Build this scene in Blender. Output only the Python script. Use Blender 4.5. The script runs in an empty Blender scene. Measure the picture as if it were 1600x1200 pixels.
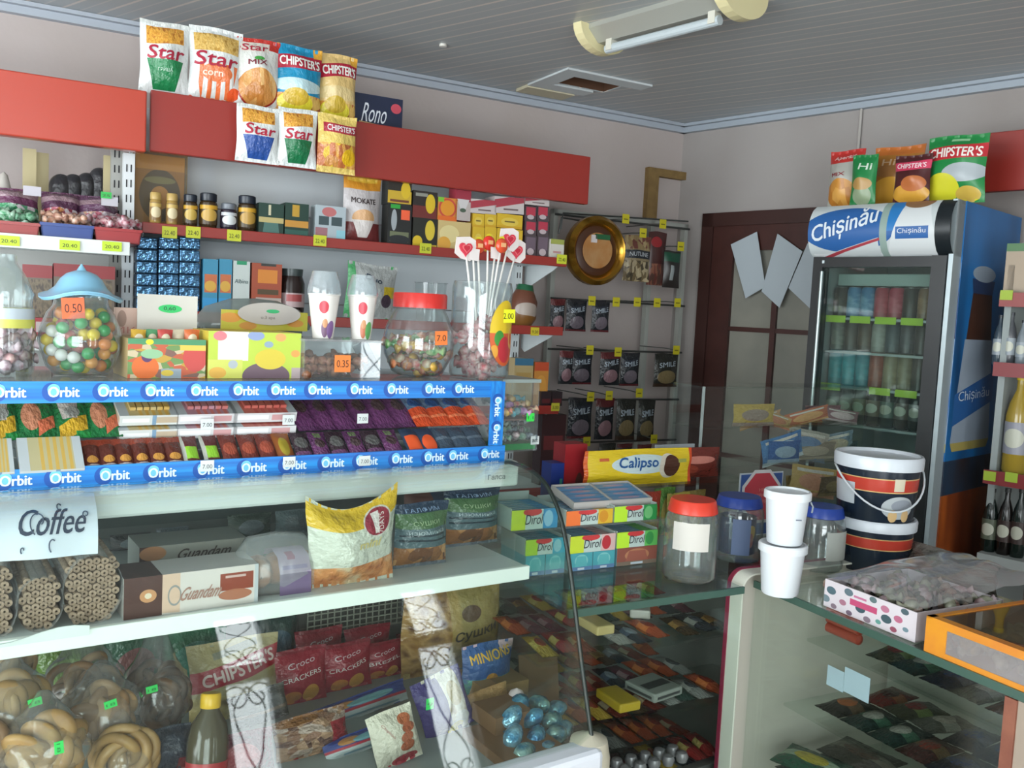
import bpy, bmesh, math, random
from mathutils import Vector, Matrix, noise
C = bpy.context.scene.collection
SC = bpy.context.scene
random.seed(7)
R = math.radians
# ------------------------------------------------------------------ camera
FPX, CAMZ = 1400.0, 1.55
_a = R(34.33)
F0 = Vector((math.sin(_a), math.cos(_a), 0)); R0 = Vector((math.cos(_a), -math.sin(_a), 0))
_p = math.atan(110 / FPX); _r = math.atan(.05)
FW = F0 * math.cos(_p) - Vector((0, 0, 1)) * math.sin(_p)
_u = R0.cross(FW)
RT = R0 * math.cos(_r) + _u * math.sin(_r)
UP = RT.cross(FW)
cam_d = bpy.data.cameras.new('camera'); cam = bpy.data.objects.new('camera', cam_d); C.objects.link(cam)
cam_d.sensor_width = 36; cam_d.lens = FPX / 1600 * 36; cam_d.clip_start = .02
cam.matrix_world = Matrix(((RT.x, UP.x, -FW.x, 0), (RT.y, UP.y, -FW.y, 0), (RT.z, UP.z, -FW.z, CAMZ), (0, 0, 0, 1)))
SC.camera = cam
# ------------------------------------------------------------------ light
SC.view_settings.view_transform = 'Standard'; SC.view_settings.look = 'None'
SC.view_settings.gamma = 1; SC.view_settings.use_curve_mapping = False
SC.view_settings.exposure = 3.5
w = bpy.data.worlds.new('daylight'); SC.world = w; w.use_nodes = True
w.node_tree.nodes['Background'].inputs[0].default_value = (.90, .97, 1.0, 1)
w.node_tree.nodes['Background'].inputs[1].default_value = 1.0
SC.cycles.transparent_max_bounces = 40
SC.cycles.max_bounces = 8
SC.cycles.sample_clamp_indirect = 4

def portal(name, loc, rot, sx, sy):
    d = bpy.data.lights.new(name, 'AREA'); d.shape = 'RECTANGLE'; d.size = sx; d.size_y = sy
    d.cycles.is_portal = True
    o = bpy.data.objects.new(name, d); C.objects.link(o); o.location = loc; o.rotation_euler = rot
RY, LX = -1.7, -2.3          # rear and left walls of the shop
WIN_REAR = [(-2.0, .12, .2, 2.25), (1.25, 1.53, .35, 2.05), (2.30, 2.58, .35, 2.05)]   # x0,x1,z0,z1; first opening is unseen, added and widened for frontal fill light
WIN_LEFT = [(-.3, 2.7, .5, 2.3)]                                                    # y0,y1,z0,z1
for x0, x1, z0, z1 in WIN_REAR:
    portal('daylight_portal', ((x0 + x1) / 2, RY - .05, (z0 + z1) / 2), (R(90), 0, 0), x1 - x0, z1 - z0)
for y0, y1, z0, z1 in WIN_LEFT:
    portal('daylight_portal', (LX - .05, (y0 + y1) / 2, (z0 + z1) / 2), (R(90), 0, R(-90)), y1 - y0, z1 - z0)

# ------------------------------------------------------------------ projection helpers (photo pixel -> a plane standing in the shop)
def ray(px, py): return FW + RT * ((px - 800) / FPX) - UP * ((py - 600) / FPX)
def hit(px, py, Y, r=0):
    rr = R(r); n = Vector((-math.sin(rr), math.cos(rr), 0)); d = ray(px, py)
    return Vector((0, 0, CAMZ)) + d * (Y / d.dot(n))
def hz(px, py, z):
    d = ray(px, py); t = (z - CAMZ) / d.z
    return Vector((d.x * t, d.y * t, z))
def L2W(x, y, z, r=0):
    rr = R(r); return Vector((x * math.cos(rr) - y * math.sin(rr), x * math.sin(rr) + y * math.cos(rr), z))
def W2L(p, r=0):
    rr = R(r); return Vector((p.x * math.cos(rr) + p.y * math.sin(rr), -p.x * math.sin(rr) + p.y * math.cos(rr), p.z))
class S:
    """a place on a vertical plane: base-centre p (world), width w, height h, frame angle r"""
    def __init__(s, x0, x1, yt, Y, r=0, z=None, yb=None):
        xm = (x0 + x1) / 2
        if z is None: z = hit(xm, yb, Y, r).z
        ym = yt
        a = W2L(hit(x0, ym, Y, r), r); b = W2L(hit(x1, ym, Y, r), r)
        s.w = b.x - a.x; s.h = max(.004, hit(xm, yt, Y, r).z - z); s.r = r; s.z = z; s.Y = Y
        s.x = (a.x + b.x) / 2; q0 = L2W(s.x, Y, z, r); s.rad = (x1 - x0) / 2 * q0.dot(F0) / FPX * .985; s.p = L2W(s.x, Y, z, r)

# ------------------------------------------------------------------ materials
def lin(c):
    if isinstance(c, str):
        c = [int(c[i:i + 2], 16) / 255 for i in (0, 2, 4)]
        c = [x / 12.92 if x <= .04045 else ((x + .055) / 1.055) ** 2.4 for x in c]
    return (c[0], c[1], c[2], 1)
MATS = {}
def M(col, rough=.5, metal=0, spec=.5, bump=None, name=None, alpha=1, sub=None):
    key = ('M', col, rough, metal, spec, bump, alpha, sub)
    if key in MATS: return MATS[key]
    m = bpy.data.materials.new(name or 'paint'); m.use_nodes = True; MATS[key] = m
    b = m.node_tree.nodes['Principled BSDF']; N = m.node_tree.nodes; Lk = m.node_tree.links
    b.inputs['Base Color'].default_value = lin(col); b.inputs['Roughness'].default_value = rough
    b.inputs['Metallic'].default_value = metal; b.inputs['Specular IOR Level'].default_value = spec
    b.inputs['Alpha'].default_value = alpha
    if bump:
        t = N.new('ShaderNodeTexNoise'); t.inputs['Scale'].default_value = bump[0]
        c = N.new('ShaderNodeTexCoord'); Lk.new(c.outputs['Object'], t.inputs[0])
        bp = N.new('ShaderNodeBump'); bp.inputs['Strength'].default_value = bump[1]; bp.inputs['Distance'].default_value = .01
        Lk.new(t.outputs[0], bp.inputs['Height']); Lk.new(bp.outputs[0], b.inputs['Normal'])
    if sub:
        # colour mottling between col and sub[1]
        t = N.new('ShaderNodeTexNoise'); t.inputs['Scale'].default_value = sub[0]; t.inputs['Detail'].default_value = 4
        c = N.new('ShaderNodeTexCoord'); Lk.new(c.outputs['Object'], t.inputs[0])
        rp = N.new('ShaderNodeValToRGB'); rp.color_ramp.elements[0].position = .35; rp.color_ramp.elements[1].position = .65
        rp.color_ramp.elements[0].color = lin(col); rp.color_ramp.elements[1].color = lin(sub[1])
        Lk.new(t.outputs[0], rp.inputs[0]); Lk.new(rp.outputs[0], b.inputs['Base Color'])
    return m

def glass(tint='f4faf8', refl=1.0, haze=0.0, name='clear_glass', hazecol='ffffff', rough=.02):
    key = ('G', tint, refl, haze, hazecol, rough)
    if key in MATS: return MATS[key]
    m = bpy.data.materials.new(name); m.use_nodes = True; MATS[key] = m
    N = m.node_tree.nodes; Lk = m.node_tree.links; N.clear()
    out = N.new('ShaderNodeOutputMaterial'); tr = N.new('ShaderNodeBsdfTransparent'); gl = N.new('ShaderNodeBsdfGlossy')
    tr.inputs[0].default_value = lin(tint); gl.inputs['Roughness'].default_value = rough
    g = N.new('ShaderNodeNewGeometry'); vm = N.new('ShaderNodeVectorMath'); vm.operation = 'DOT_PRODUCT'
    Lk.new(g.outputs['Normal'], vm.inputs[0]); Lk.new(g.outputs['Incoming'], vm.inputs[1])
    def mt(op, a, b=None):
        n = N.new('ShaderNodeMath'); n.operation = op
        for i, v in enumerate((a, b)):
            if v is None: continue
            if isinstance(v, (int, float)): n.inputs[i].default_value = v
            else: Lk.new(v, n.inputs[i])
        return n.outputs[0]
    c = mt('ABSOLUTE', vm.outputs['Value']); k = mt('SUBTRACT', 1, c); k = mt('POWER', k, 5)
    k = mt('MULTIPLY', k, .96); k = mt('ADD', k, .042); k = mt('MULTIPLY', k, refl)
    mix = N.new('ShaderNodeMixShader'); Lk.new(k, mix.inputs[0]); Lk.new(tr.outputs[0], mix.inputs[1]); Lk.new(gl.outputs[0], mix.inputs[2])
    last = mix.outputs[0]
    if haze:
        df = N.new('ShaderNodeBsdfDiffuse'); df.inputs[0].default_value = lin(hazecol)
        m2 = N.new('ShaderNodeMixShader'); m2.inputs[0].default_value = haze
        Lk.new(last, m2.inputs[1]); Lk.new(df.outputs[0], m2.inputs[2]); last = m2.outputs[0]
    Lk.new(last, out.inputs[0])
    return m
GLASS = glass('f7fbf9', .85)
JARM = glass('f4f8f8', 1.3, .03, 'clear_plastic')
FILM = glass('f6f8f8', 1.6, .13, 'clear_film', rough=.15)

PR = {}
def P(base, *layers, rough=.35, key=None, crinkle=0, metal=0):
    """printed packaging: flat printed shapes laid over a base colour in the face's own UV space.
    layer = ('r',u0,v0,u1,v1,col[,skew]) | ('e',cu,cv,ru,rv,col) | ('arc',cu,cv,ru,rv,inner,col);  col may be ('n',scale,c1,c2,c3)"""
    k = (base, layers, rough, crinkle, metal)
    if k in PR: return PR[k]
    m = bpy.data.materials.new('printed_pack'); m.use_nodes = True; PR[k] = m
    N = m.node_tree.nodes; Lk = m.node_tree.links; b = N['Principled BSDF']
    b.inputs['Roughness'].default_value = rough; b.inputs['Metallic'].default_value = metal
    uv = N.new('ShaderNodeUVMap').outputs[0]
    sp = N.new('ShaderNodeSeparateXYZ'); Lk.new(uv, sp.inputs[0]); U, V = sp.outputs[0], sp.outputs[1]
    def mt(op, a, bb=None, c=None):
        n = N.new('ShaderNodeMath'); n.operation = op
        for i, v in enumerate((a, bb, c)):
            if v is None: continue
            if isinstance(v, (int, float)): n.inputs[i].default_value = v
            else: Lk.new(v, n.inputs[i])
        return n.outputs[0]
    def colour(c):
        if isinstance(c, tuple):
            if c[0] == 's':       # stripes across u
                wv = mt('FRACT', mt('MULTIPLY', U, c[1])); f = mt('GREATER_THAN', wv, .5)
                mx = N.new('ShaderNodeMix'); mx.data_type = 'RGBA'; Lk.new(f, mx.inputs[0])
                mx.inputs[6].default_value = lin(c[2]); mx.inputs[7].default_value = lin(c[3]); return mx.outputs[2]
            t = N.new('ShaderNodeTexVoronoi' if c[0] == 'v' else 'ShaderNodeTexNoise'); t.inputs['Scale'].default_value = c[1]
            Lk.new(uv, t.inputs['Vector'])
            rp = N.new('ShaderNodeValToRGB'); cr = rp.color_ramp
            e = cr.elements
            if c[0] == 'v':
                s2 = N.new('ShaderNodeSeparateXYZ'); Lk.new(t.outputs['Color'], s2.inputs[0]); src = s2.outputs[0]; cr.interpolation = 'CONSTANT'
                pos = [i / len(c[2:]) for i in range(len(c[2:]))]
            else:
                src = t.outputs[0]; n = len(c[2:]); pos = [.36 + .28 * i / (n - 1) for i in range(n)]
            e[0].position = pos[0]; e[0].color = lin(c[2]); e[1].position = pos[-1]; e[1].color = lin(c[-1])
            for i in range(1, len(pos) - 1):
                q = e.new(pos[i]); q.color = lin(c[2 + i])
            Lk.new(src, rp.inputs[0]); return rp.outputs[0]
        return lin(c)
    cur = colour(base)
    for l in layers:
        if l[0] == 'r':
            _, u0, v0, u1, v1, col = l[:6]; sk = l[6] if len(l) > 6 else 0
            vv = mt('SUBTRACT', V, mt('MULTIPLY', mt('SUBTRACT', U, .5), sk)) if sk else V
            msk = mt('MULTIPLY', mt('COMPARE', U, (u0 + u1) / 2, (u1 - u0) / 2), mt('COMPARE', vv, (v0 + v1) / 2, (v1 - v0) / 2))
        elif l[0] == 't':         # trapezoid: half-width w0 at v0 growing to w1 at v1, centred cu
            _, cu, v0, v1, w0, w1, col = l
            wd = mt('MULTIPLY_ADD', mt('SUBTRACT', V, v0), (w1 - w0) / (v1 - v0), w0)
            msk = mt('MULTIPLY', mt('LESS_THAN', mt('ABSOLUTE', mt('SUBTRACT', U, cu)), wd), mt('COMPARE', V, (v0 + v1) / 2, (v1 - v0) / 2))
        else:
            cu, cv, ru, rv = l[1:5]; col = l[-1]
            dx = mt('DIVIDE', mt('SUBTRACT', U, cu), ru); dy = mt('DIVIDE', mt('SUBTRACT', V, cv), rv)
            d = mt('SQRT', mt('ADD', mt('MULTIPLY', dx, dx), mt('MULTIPLY', dy, dy)))
            msk = mt('LESS_THAN', d, 1)
            if l[0] == 'arc': msk = mt('MULTIPLY', msk, mt('GREATER_THAN', d, l[5]))
        mx = N.new('ShaderNodeMix'); mx.data_type = 'RGBA'; Lk.new(msk, mx.inputs[0])
        for idx, cc in ((6, cur), (7, colour(col))):
            if isinstance(cc, tuple): mx.inputs[idx].default_value = cc
            else: Lk.new(cc, mx.inputs[idx])
        cur = mx.outputs[2]
    if isinstance(cur, tuple): b.inputs['Base Color'].default_value = cur
    else: Lk.new(cur, b.inputs['Base Color'])
    if crinkle:
        t = N.new('ShaderNodeTexNoise'); t.inputs['Scale'].default_value = 9; Lk.new(uv, t.inputs['Vector'])
        t.inputs['Detail'].default_value = 3
        bp = N.new('ShaderNodeBump'); bp.inputs['Strength'].default_value = crinkle; bp.inputs['Distance'].default_value = .02
        Lk.new(t.outputs[0], bp.inputs['Height']); Lk.new(bp.outputs[0], b.inputs['Normal'])
    return m

# ------------------------------------------------------------------ objects
def props(o, label=None, cat=None, group=None, kind=None):
    if label: o['label'] = label
    if cat: o['category'] = cat
    if group: o['group'] = group
    if kind: o['kind'] = kind
    return o
def thing(name, label, cat, loc=(0, 0, 0), rz=0, group=None, lean=0, roll=0):
    o = bpy.data.objects.new(name, None); C.objects.link(o); o.empty_display_size = .02
    o.matrix_world = Matrix.Translation(Vector(loc)) @ Matrix.Rotation(R(rz), 4, 'Z') @ Matrix.Rotation(R(roll), 4, 'Y') @ Matrix.Rotation(R(lean), 4, 'X')
    return props(o, label, cat, group)
def link(name, me, mats=None, parent=None, loc=(0, 0, 0), rot=(0, 0, 0)):
    if mats is not None and not me.materials:
        for m in (mats if isinstance(mats, (list, tuple)) else [mats]): me.materials.append(m)
    o = bpy.data.objects.new(name, me); C.objects.link(o); o.location = loc; o.rotation_euler = rot
    if parent: o.parent = parent
    return o
def dup(root, loc=None, rz=None, label=None, group=None):
    r = root.copy(); C.objects.link(r)
    if loc is not None: r.location = loc
    if rz is not None: r.rotation_euler[2] = rz
    if label: r['label'] = label
    if group: r['group'] = group
    for ch in list(root.children):
        c = ch.copy(); C.objects.link(c); c.parent = r
        for g in ch.children:
            d = g.copy(); C.objects.link(d); d.parent = c
    return r
class B:
    """collects shapes into one mesh"""
    def __init__(s): s.v = []; s.f = []; s.m = []; s.uv = []
    def add(s, vs, fs, mi=0, uvs=None, mat=None):
        o = len(s.v)
        s.v += [tuple(mat @ Vector(v)) if mat else tuple(v) for v in vs]
        for i, f in enumerate(fs):
            s.f.append([o + j for j in f]); s.m.append(mi if isinstance(mi, int) else mi[i])
            s.uv.append(uvs[i] if uvs else [(0, 0)] * len(f))
        return s
    def box(s, x0, x1, y0, y1, z0, z1, mi=0, mat=None, front=None):
        v = [(x0, y0, z0), (x1, y0, z0), (x1, y1, z0), (x0, y1, z0), (x0, y0, z1), (x1, y0, z1), (x1, y1, z1), (x0, y1, z1)]
        f = [(0, 1, 5, 4), (1, 2, 6, 5), (2, 3, 7, 6), (3, 0, 4, 7), (4, 5, 6, 7), (3, 2, 1, 0)]
        q = [(0, 0), (1, 0), (1, 1), (0, 1)]
        s.add(v, f, [front if front is not None and i == 0 else mi for i in range(6)], [q] * 6, mat); return s
    def lathe(s, prof, n=24, mi=0, mat=None, cap=True):
        vs = []; fs = []; uvs = []
        for (r, z) in prof:
            for k in range(n):
                a = 2 * math.pi * k / n; vs.append((r * math.sin(a), -r * math.cos(a), z))
        m = len(prof); zl = min(q[1] for q in prof); zh = max(q[1] for q in prof) - zl or 1; V = [(q[1] - zl) / zh for q in prof]
        for i in range(m - 1):
            for k in range(n):
                k2 = (k + 1) % n
                fs.append((i * n + k, i * n + k2, (i + 1) * n + k2, (i + 1) * n + k))
                # u = .5 at the front
                ua = ((k + n / 2) % n) / n; ub = ua + 1 / n
                uvs.append([(ua, V[i]), (ub, V[i]), (ub, V[i + 1]), (ua, V[i + 1])])
        if cap:
            if prof[0][0] > 1e-5: fs.append(tuple(range(n - 1, -1, -1))); uvs.append([(0, 0)] * n)
            if prof[-1][0] > 1e-5: fs.append(tuple((m - 1) * n + k for k in range(n))); uvs.append([(0, 0)] * n)
        return s.add(vs, fs, mi, uvs, mat)
    def tube(s, pts, r, n=8, mi=0, closed=False):
        pts = [Vector(p) for p in pts]; vs = []; fs = []
        m = len(pts); up = Vector((0, 0, 1))
        for i, p in enumerate(pts):
            if closed: t = (pts[(i + 1) % m] - pts[i - 1]).normalized()
            else: t = (pts[min(i + 1, m - 1)] - pts[max(i - 1, 0)]).normalized()
            a = t.cross(up)
            if a.length < .05: a = t.cross(Vector((1, 0, 0)))
            a.normalize(); b = t.cross(a)
            for k in range(n):
                g = 2 * math.pi * k / n; vs.append(p + a * r * math.cos(g) + b * r * math.sin(g))
        for i in range(m if closed else m - 1):
            for k in range(n):
                j = (i + 1) % m
                fs.append((i * n + k, i * n + (k + 1) % n, j * n + (k + 1) % n, j * n + k))
        if not closed: fs += [tuple(range(n - 1, -1, -1)), tuple((m - 1) * n + k for k in range(n))]
        return s.add(vs, fs, mi)
    def poly(s, pts, thick=.002, mi=0, mat=None):
        """outline in x,z standing at y=0, extruded back by thick"""
        n = len(pts); v = [(x, 0, z) for x, z in pts] + [(x, thick, z) for x, z in pts]
        a = sum(pts[i][0] * pts[(i + 1) % n][1] - pts[(i + 1) % n][0] * pts[i][1] for i in range(n))
        if a < 0:
            v = v[:n][::-1] + v[n:][::-1]
        f = [tuple(range(n)), tuple(range(2 * n - 1, n - 1, -1))] + [(i, i + n, (i + 1) % n + n, (i + 1) % n) for i in range(n)]
        return s.add(v, f, mi, None, mat)
    def mesh(s, name, smooth=False):
        me = bpy.data.meshes.new(name); me.from_pydata(s.v, [], s.f)
        me.polygons.foreach_set('material_index', s.m)
        l = me.uv_layers.new(name='UVMap'); flat = []
        for u in s.uv:
            for a in u: flat += [a[0], a[1]]
        l.data.foreach_set('uv', flat)
        if smooth: me.polygons.foreach_set('use_smooth', [True] * len(me.polygons))
        me.validate(); me.update(); return me
    def bev(s, name, w=.002, seg=2):
        me = s.mesh(name); bm = bmesh.new(); bm.from_mesh(me)
        bmesh.ops.remove_doubles(bm, verts=bm.verts, dist=1e-6)
        bmesh.ops.bevel(bm, geom=[e for e in bm.edges if e.is_manifold and e.calc_face_angle(0) > .5], offset=w, segments=seg, affect='EDGES', profile=.5)
        bm.to_mesh(me); bm.free(); return me
    def build(s, name, mats, parent=None, loc=(0, 0, 0), smooth=False, bev=0, rot=(0, 0, 0)):
        me = s.bev(name, bev) if bev else s.mesh(name, smooth)
        return link(name, me, mats, parent, loc, rot)
def autosmooth(o, ang=35):
    me = o.data; me.polygons.foreach_set('use_smooth', [True] * len(me.polygons)); me.set_sharp_from_angle(angle=R(ang)); return o

TXT = {}
def text_verts(s, dense=False):
    k_ = (s, dense)
    if k_ in TXT: return TXT[k_]
    cu = bpy.data.curves.new('t', 'FONT'); cu.body = s; cu.size = 1; cu.resolution_u = 3
    ob = bpy.data.objects.new('t', cu); C.objects.link(ob)
    dg = bpy.context.evaluated_depsgraph_get(); dg.update()
    me = bpy.data.meshes.new_from_object(ob.evaluated_get(dg))
    if dense:
        bm = bmesh.new(); bm.from_mesh(me); bmesh.ops.triangulate(bm, faces=bm.faces)
        for _ in range(3):
            le = [e for e in bm.edges if e.calc_length() > .22]
            if le: bmesh.ops.subdivide_edges(bm, edges=le, cuts=1); bmesh.ops.triangulate(bm, faces=bm.faces)
        bm.to_mesh(me); bm.free()
    vs = [tuple(v.co) for v in me.vertices]; fs = [tuple(p.vertices) for p in me.polygons]
    bpy.data.objects.remove(ob); bpy.data.meshes.remove(me)
    if vs:
        x0 = min(v[0] for v in vs); x1 = max(v[0] for v in vs); y0 = min(v[1] for v in vs); y1 = max(v[1] for v in vs)
        vs = [((v[0] - x0) / (x1 - x0) - .5, (v[1] - y0) / (y1 - y0) - .5) for v in vs]
    TXT[k_] = (vs, fs); return TXT[k_]
def text(parent, s, cx, cz, w, h, col, y=-.0012, shear=0, rot=0, wrap=None, name='lettering', bold=0, rough=.4):
    """flat printed lettering w x h centred at (cx,cz) in the parent's front plane; wrap(x,z)->point bends it over a surface"""
    vs, fs = text_verts(s, wrap is not None); bb = B(); out = []
    ca, sa = math.cos(R(rot)), math.sin(R(rot))
    for (a, b) in vs:
        X = a * w + shear * b * h; Z = b * h; X, Z = X * ca - Z * sa, X * sa + Z * ca
        X += cx; Z += cz
        out.append(wrap(X, Z) if wrap else (X, y, Z))
    bb.add(out, fs)
    if bold:
        for q, (dx, dz) in enumerate(((bold, 0), (-bold, 0), (0, bold), (0, -bold))):
            bb.add([(p[0] + dx, p[1] - .00012 * (q + 1), p[2] + dz) for p in out], fs)
    return bb.build(name, M(col, rough), parent)

# ---- a pillow bag; texts = [(str,u,v,wu,hv,col,shear)]
def bagfn(w, h, d, seed=0, stand=False, pinch=.05):
    rnd = random.Random(seed); ph = [rnd.uniform(0, 6) for _ in range(6)]
    cr = .07
    def f(u, v, side=-1):
        e = max(0, min(1, (v - cr * (.3 if stand else 1)) / (1 - cr - cr * (.3 if stand else 1))))
        prof = (math.sin(math.pi * e) ** .55) if not stand else (math.sin(math.pi * (e ** .75)) ** .5 if e > 0 else 0)
        uu = max(0, min(1, u)); bulge = (math.sin(math.pi * uu) ** .6) * prof
        wr = .10 * math.sin(9 * uu + ph[0] + 3 * v) + .07 * math.sin(15 * v + ph[1] + 4 * uu) + .06 * math.sin(21 * uu + ph[2]) * (1 - prof)
        t = d / 2 * bulge * (1 + wr)
        x = (u - .5) * w * (1 - pinch * math.sin(math.pi * max(0, min(1, v))) + .012 * math.sin(9 * v + ph[3]))
        z = v * h + .010 * h * math.sin(3 * uu * 2 + ph[4]) * (1 if v > .5 else (0 if v < .02 else .3))
        t2 = t + (.0012 * math.sin(70 * uu) * (1 - prof))
        return Vector((x, side * t2 + .0003 * side, z))
    return f
def bag(name, label, cat, s, d, mat, texts=(), seed=0, stand=False, group=None, lean=0, roll=0, pinch=.05, parts=None, ears=0, yoff=None, nu=16, nv=20):
    loc = L2W(s.x, s.Y + (d / 2 if yoff is None else yoff), s.z, s.r)
    t = thing(name, label, cat, loc, s.r, group, lean, roll)
    f = f_ = bagfn(s.w, s.h, d, seed, stand, pinch)
    if ears:
        def f(u, v, side=-1):
            q = f_(u, v, side); e = max(0, (v - .45) / .55)
            q.z += ears * s.h * e * ((2 * u - 1) ** 2 - .6 + .35 * (u - .5)); q.x *= 1 - ears * .9 * math.sin(math.pi * min(1, v / .8)) * (1 if v < .8 else 0) * .35 + ears * .35 * e * 0
            if u < .5: q.x += ears * .55 * s.w * (.5 - u) * max(0, .5 - v) * 2
            return q
    b = B(); vs = []; fs = []; uv = []
    for side in (-1, 1):
        o = len(vs)
        for j in range(nv + 1):
            for i in range(nu + 1): vs.append(f(i / nu, j / nv, side))
        for j in range(nv):
            for i in range(nu):
                q = [o + j * (nu + 1) + i, o + j * (nu + 1) + i + 1, o + (j + 1) * (nu + 1) + i + 1, o + (j + 1) * (nu + 1) + i]
                u = [(i / nu, j / nv), ((i + 1) / nu, j / nv), ((i + 1) / nu, (j + 1) / nv), (i / nu, (j + 1) / nv)]
                if side > 0: q = q[::-1]; u = [(1 - a, c) for a, c in u[::-1]]
                fs.append(q); uv.append(u)
    b.add(vs, fs, 0, uv); b.build('body', mat, t, smooth=True)
    def wrap(X, Z):
        p = f(X / s.w + .5, Z / s.h); p.y -= .0016; return p
    for tx in texts:
        st, u, v, wu, hv, col = tx[:6]; sh = tx[6] if len(tx) > 6 else 0; rt = tx[7] if len(tx) > 7 else 0
        text(t, st, (u - .5) * s.w, v * s.h, wu * s.w, hv * s.h, col, shear=sh, wrap=wrap, bold=(.0009 if hv * s.h > .022 else .0005) if hv * s.h > .012 else 0, rot=rt)
    return t
# ---- a carton
def carton(name, label, cat, s, d, front, side=None, texts=(), group=None, lean=0, roll=0, bev=.0012, flap=None):
    t = thing(name, label, cat, L2W(s.x, s.Y, s.z, s.r), s.r, group, lean, roll)
    b = B().box(-s.w / 2, s.w / 2, 0, d, 0, s.h, 0, front=1)
    b.build('box', [side or front, front], t, bev=0)
    for tx in texts:
        st, u, v, wu, hv, col = tx[:6]; sh = tx[6] if len(tx) > 6 else 0; rt = tx[7] if len(tx) > 7 else 0
        text(t, st, (u - .5) * s.w, v * s.h, wu * s.w, hv * s.h, col, shear=sh, rot=rt)
    return t
def tag(px, py, w=.035, h=.03, Y=2.845, r=-5.5, col='dfe024', label='', txt=None, tc='333311', name='price_tag', group=None, roll=0):
    p = hit(px, py, Y, r); l = W2L(p, r)
    t = thing(name, label, 'price tag', L2W(l.x, Y, l.z - h / 2, r), r, group, 0, roll)
    B().box(-w / 2, w / 2, 0, .0015, 0, h).build('card', M(col, .5), t)
    text(t, txt or '0.00', 0, h * .45, w * .72, h * .38, tc, y=-.0006)
    return t
def lathe_obj(name, prof, mat, parent=None, n=28, loc=(0, 0, 0), smooth=40, mi=0):
    o = B().lathe(prof, n).build(name, mat, parent, loc)
    return autosmooth(o, smooth)
# ================================================================== SETTING
CZ = 2.467
RB, RW, RC = -5.5, -81.45, -97.4          # frame angles: back wall, right wall, right-hand counter
YB, YW, YC = 3.4, 3.4676, 1.466
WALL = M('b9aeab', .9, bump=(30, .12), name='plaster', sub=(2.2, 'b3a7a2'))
WALLR = M('a39d9a', .9, bump=(30, .12), name='plaster_right_shaded', sub=(1.8, '9b938f'))  # similar plaster made darker: the right side's dimmer light put into its colour
def struct(o, kind='structure'): o['kind'] = kind; return o
struct(B().box(-2.6, 4.6, -2.0, 4.4, -.1, 0).build('floor', M('b0a79c', .6, sub=(6, 'a0978c'))))
# back wall / right wall as boxes in their frames
def wallbox(name, r, x0, x1, y0, y1, z0, z1, m):
    return struct(B().box(x0, x1, y0, y1, z0, z1, mat=Matrix.Rotation(R(r), 4, 'Z')).build(name, m))
corner = hit(1069, 197, YB, RB)
cb = W2L(corner, RB).x; cr = W2L(corner, RW).x
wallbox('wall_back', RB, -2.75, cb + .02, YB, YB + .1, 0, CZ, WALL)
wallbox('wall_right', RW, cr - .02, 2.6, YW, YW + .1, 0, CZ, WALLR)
def holed(name, rects, lo, hi, mk):
    b = B(); cuts = sorted(rects); cur = lo
    for a0, a1, z0, z1 in cuts:
        mk(b, cur, a0, 0, CZ); mk(b, a0, a1, 0, z0); mk(b, a0, a1, z1, CZ); cur = a1
    mk(b, cur, hi, 0, CZ)
    return struct(b.build(name, M('cfc9c2', .9, name='rear_plaster')))
holed('wall_rear', WIN_REAR, LX, 4.2, lambda b, a, c, z0, z1: b.box(a, c, RY - .12, RY, z0, z1))
holed('wall_left', WIN_LEFT, RY - .12, 3.75, lambda b, a, c, z0, z1: b.box(LX - .12, LX, a, c, z0, z1))
# windows behind the camera: white frames, iron scroll grilles, seen only as reflections; the first lies outside them, added for fill light
WF = M('e8ecef', .5); IRON = M('2a2522', .5)
def spiral(cx, cz, r0, a0, turns, sgn, n=26):
    return [(cx + sgn * (r0 * (1 - .75 * i / n)) * math.cos(a0 + turns * 2 * math.pi * i / n), 0, cz + (r0 * (1 - .75 * i / n)) * math.sin(a0 + turns * 2 * math.pi * i / n)) for i in range(n + 1)]
for i, (x0, x1, z0, z1) in enumerate(WIN_REAR):
    b = B(); t = .035
    b.box(x0, x0 + t, RY - .10, RY - .04, z0, z1).box(x1 - t, x1, RY - .10, RY - .04, z0, z1)
    b.box(x0, x1, RY - .10, RY - .04, z0, z0 + t).box(x0, x1, RY - .10, RY - .04, z1 - t, z1)
    zz = z0 + (z1 - z0) * .42
    for zq in ((z0 + .55, z0 + 1.13) if i else (zz,)): b.box(x0, x1, RY - .10, RY - .04, zq - .035, zq + .035)
    wo = struct(b.build('window_%d' % (i + 1), WF)); wo.name = 'window_%d' % (i + 1)
    g = B(); cx = (x0 + x1) / 2; hw = (x1 - x0) / 2
    if i:
        for zc, hh in ((z0 + .84, .24), (z0 + 1.43, .24)):
            for sg in (-1, 1):
                cv = [(cx + sg * hw * .55 * math.sin(math.pi * 2 * k / 24), RY - .07, zc + hh * (k / 12 - 1)) for k in range(25)]
                g.tube(cv, .004, 6)
                g.tube([(p[0], RY - .07, p[2]) for p in spiral(cx + sg * hw * .38, zc + hh * .78, .07, 0, 1.2, sg)], .004, 6)
                g.tube([(p[0], RY - .07, p[2]) for p in spiral(cx + sg * hw * .38, zc - hh * .78, .07, 0, -1.2, sg)], .004, 6)
        g.build('grille', IRON, wo)
for i, (y0, y1, z0, z1) in enumerate(WIN_LEFT):
    b = B(); t = .04
    for yy in (y0, (y0 + y1) / 2 - t / 2, y1 - t): b.box(LX - .09, LX - .03, yy, yy + t, z0, z1)
    b.box(LX - .09, LX - .03, y0, y1, z0, z0 + t).box(LX - .09, LX - .03, y0, y1, z1 - t, z1)
    struct(b.build('window_4', WF))

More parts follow.
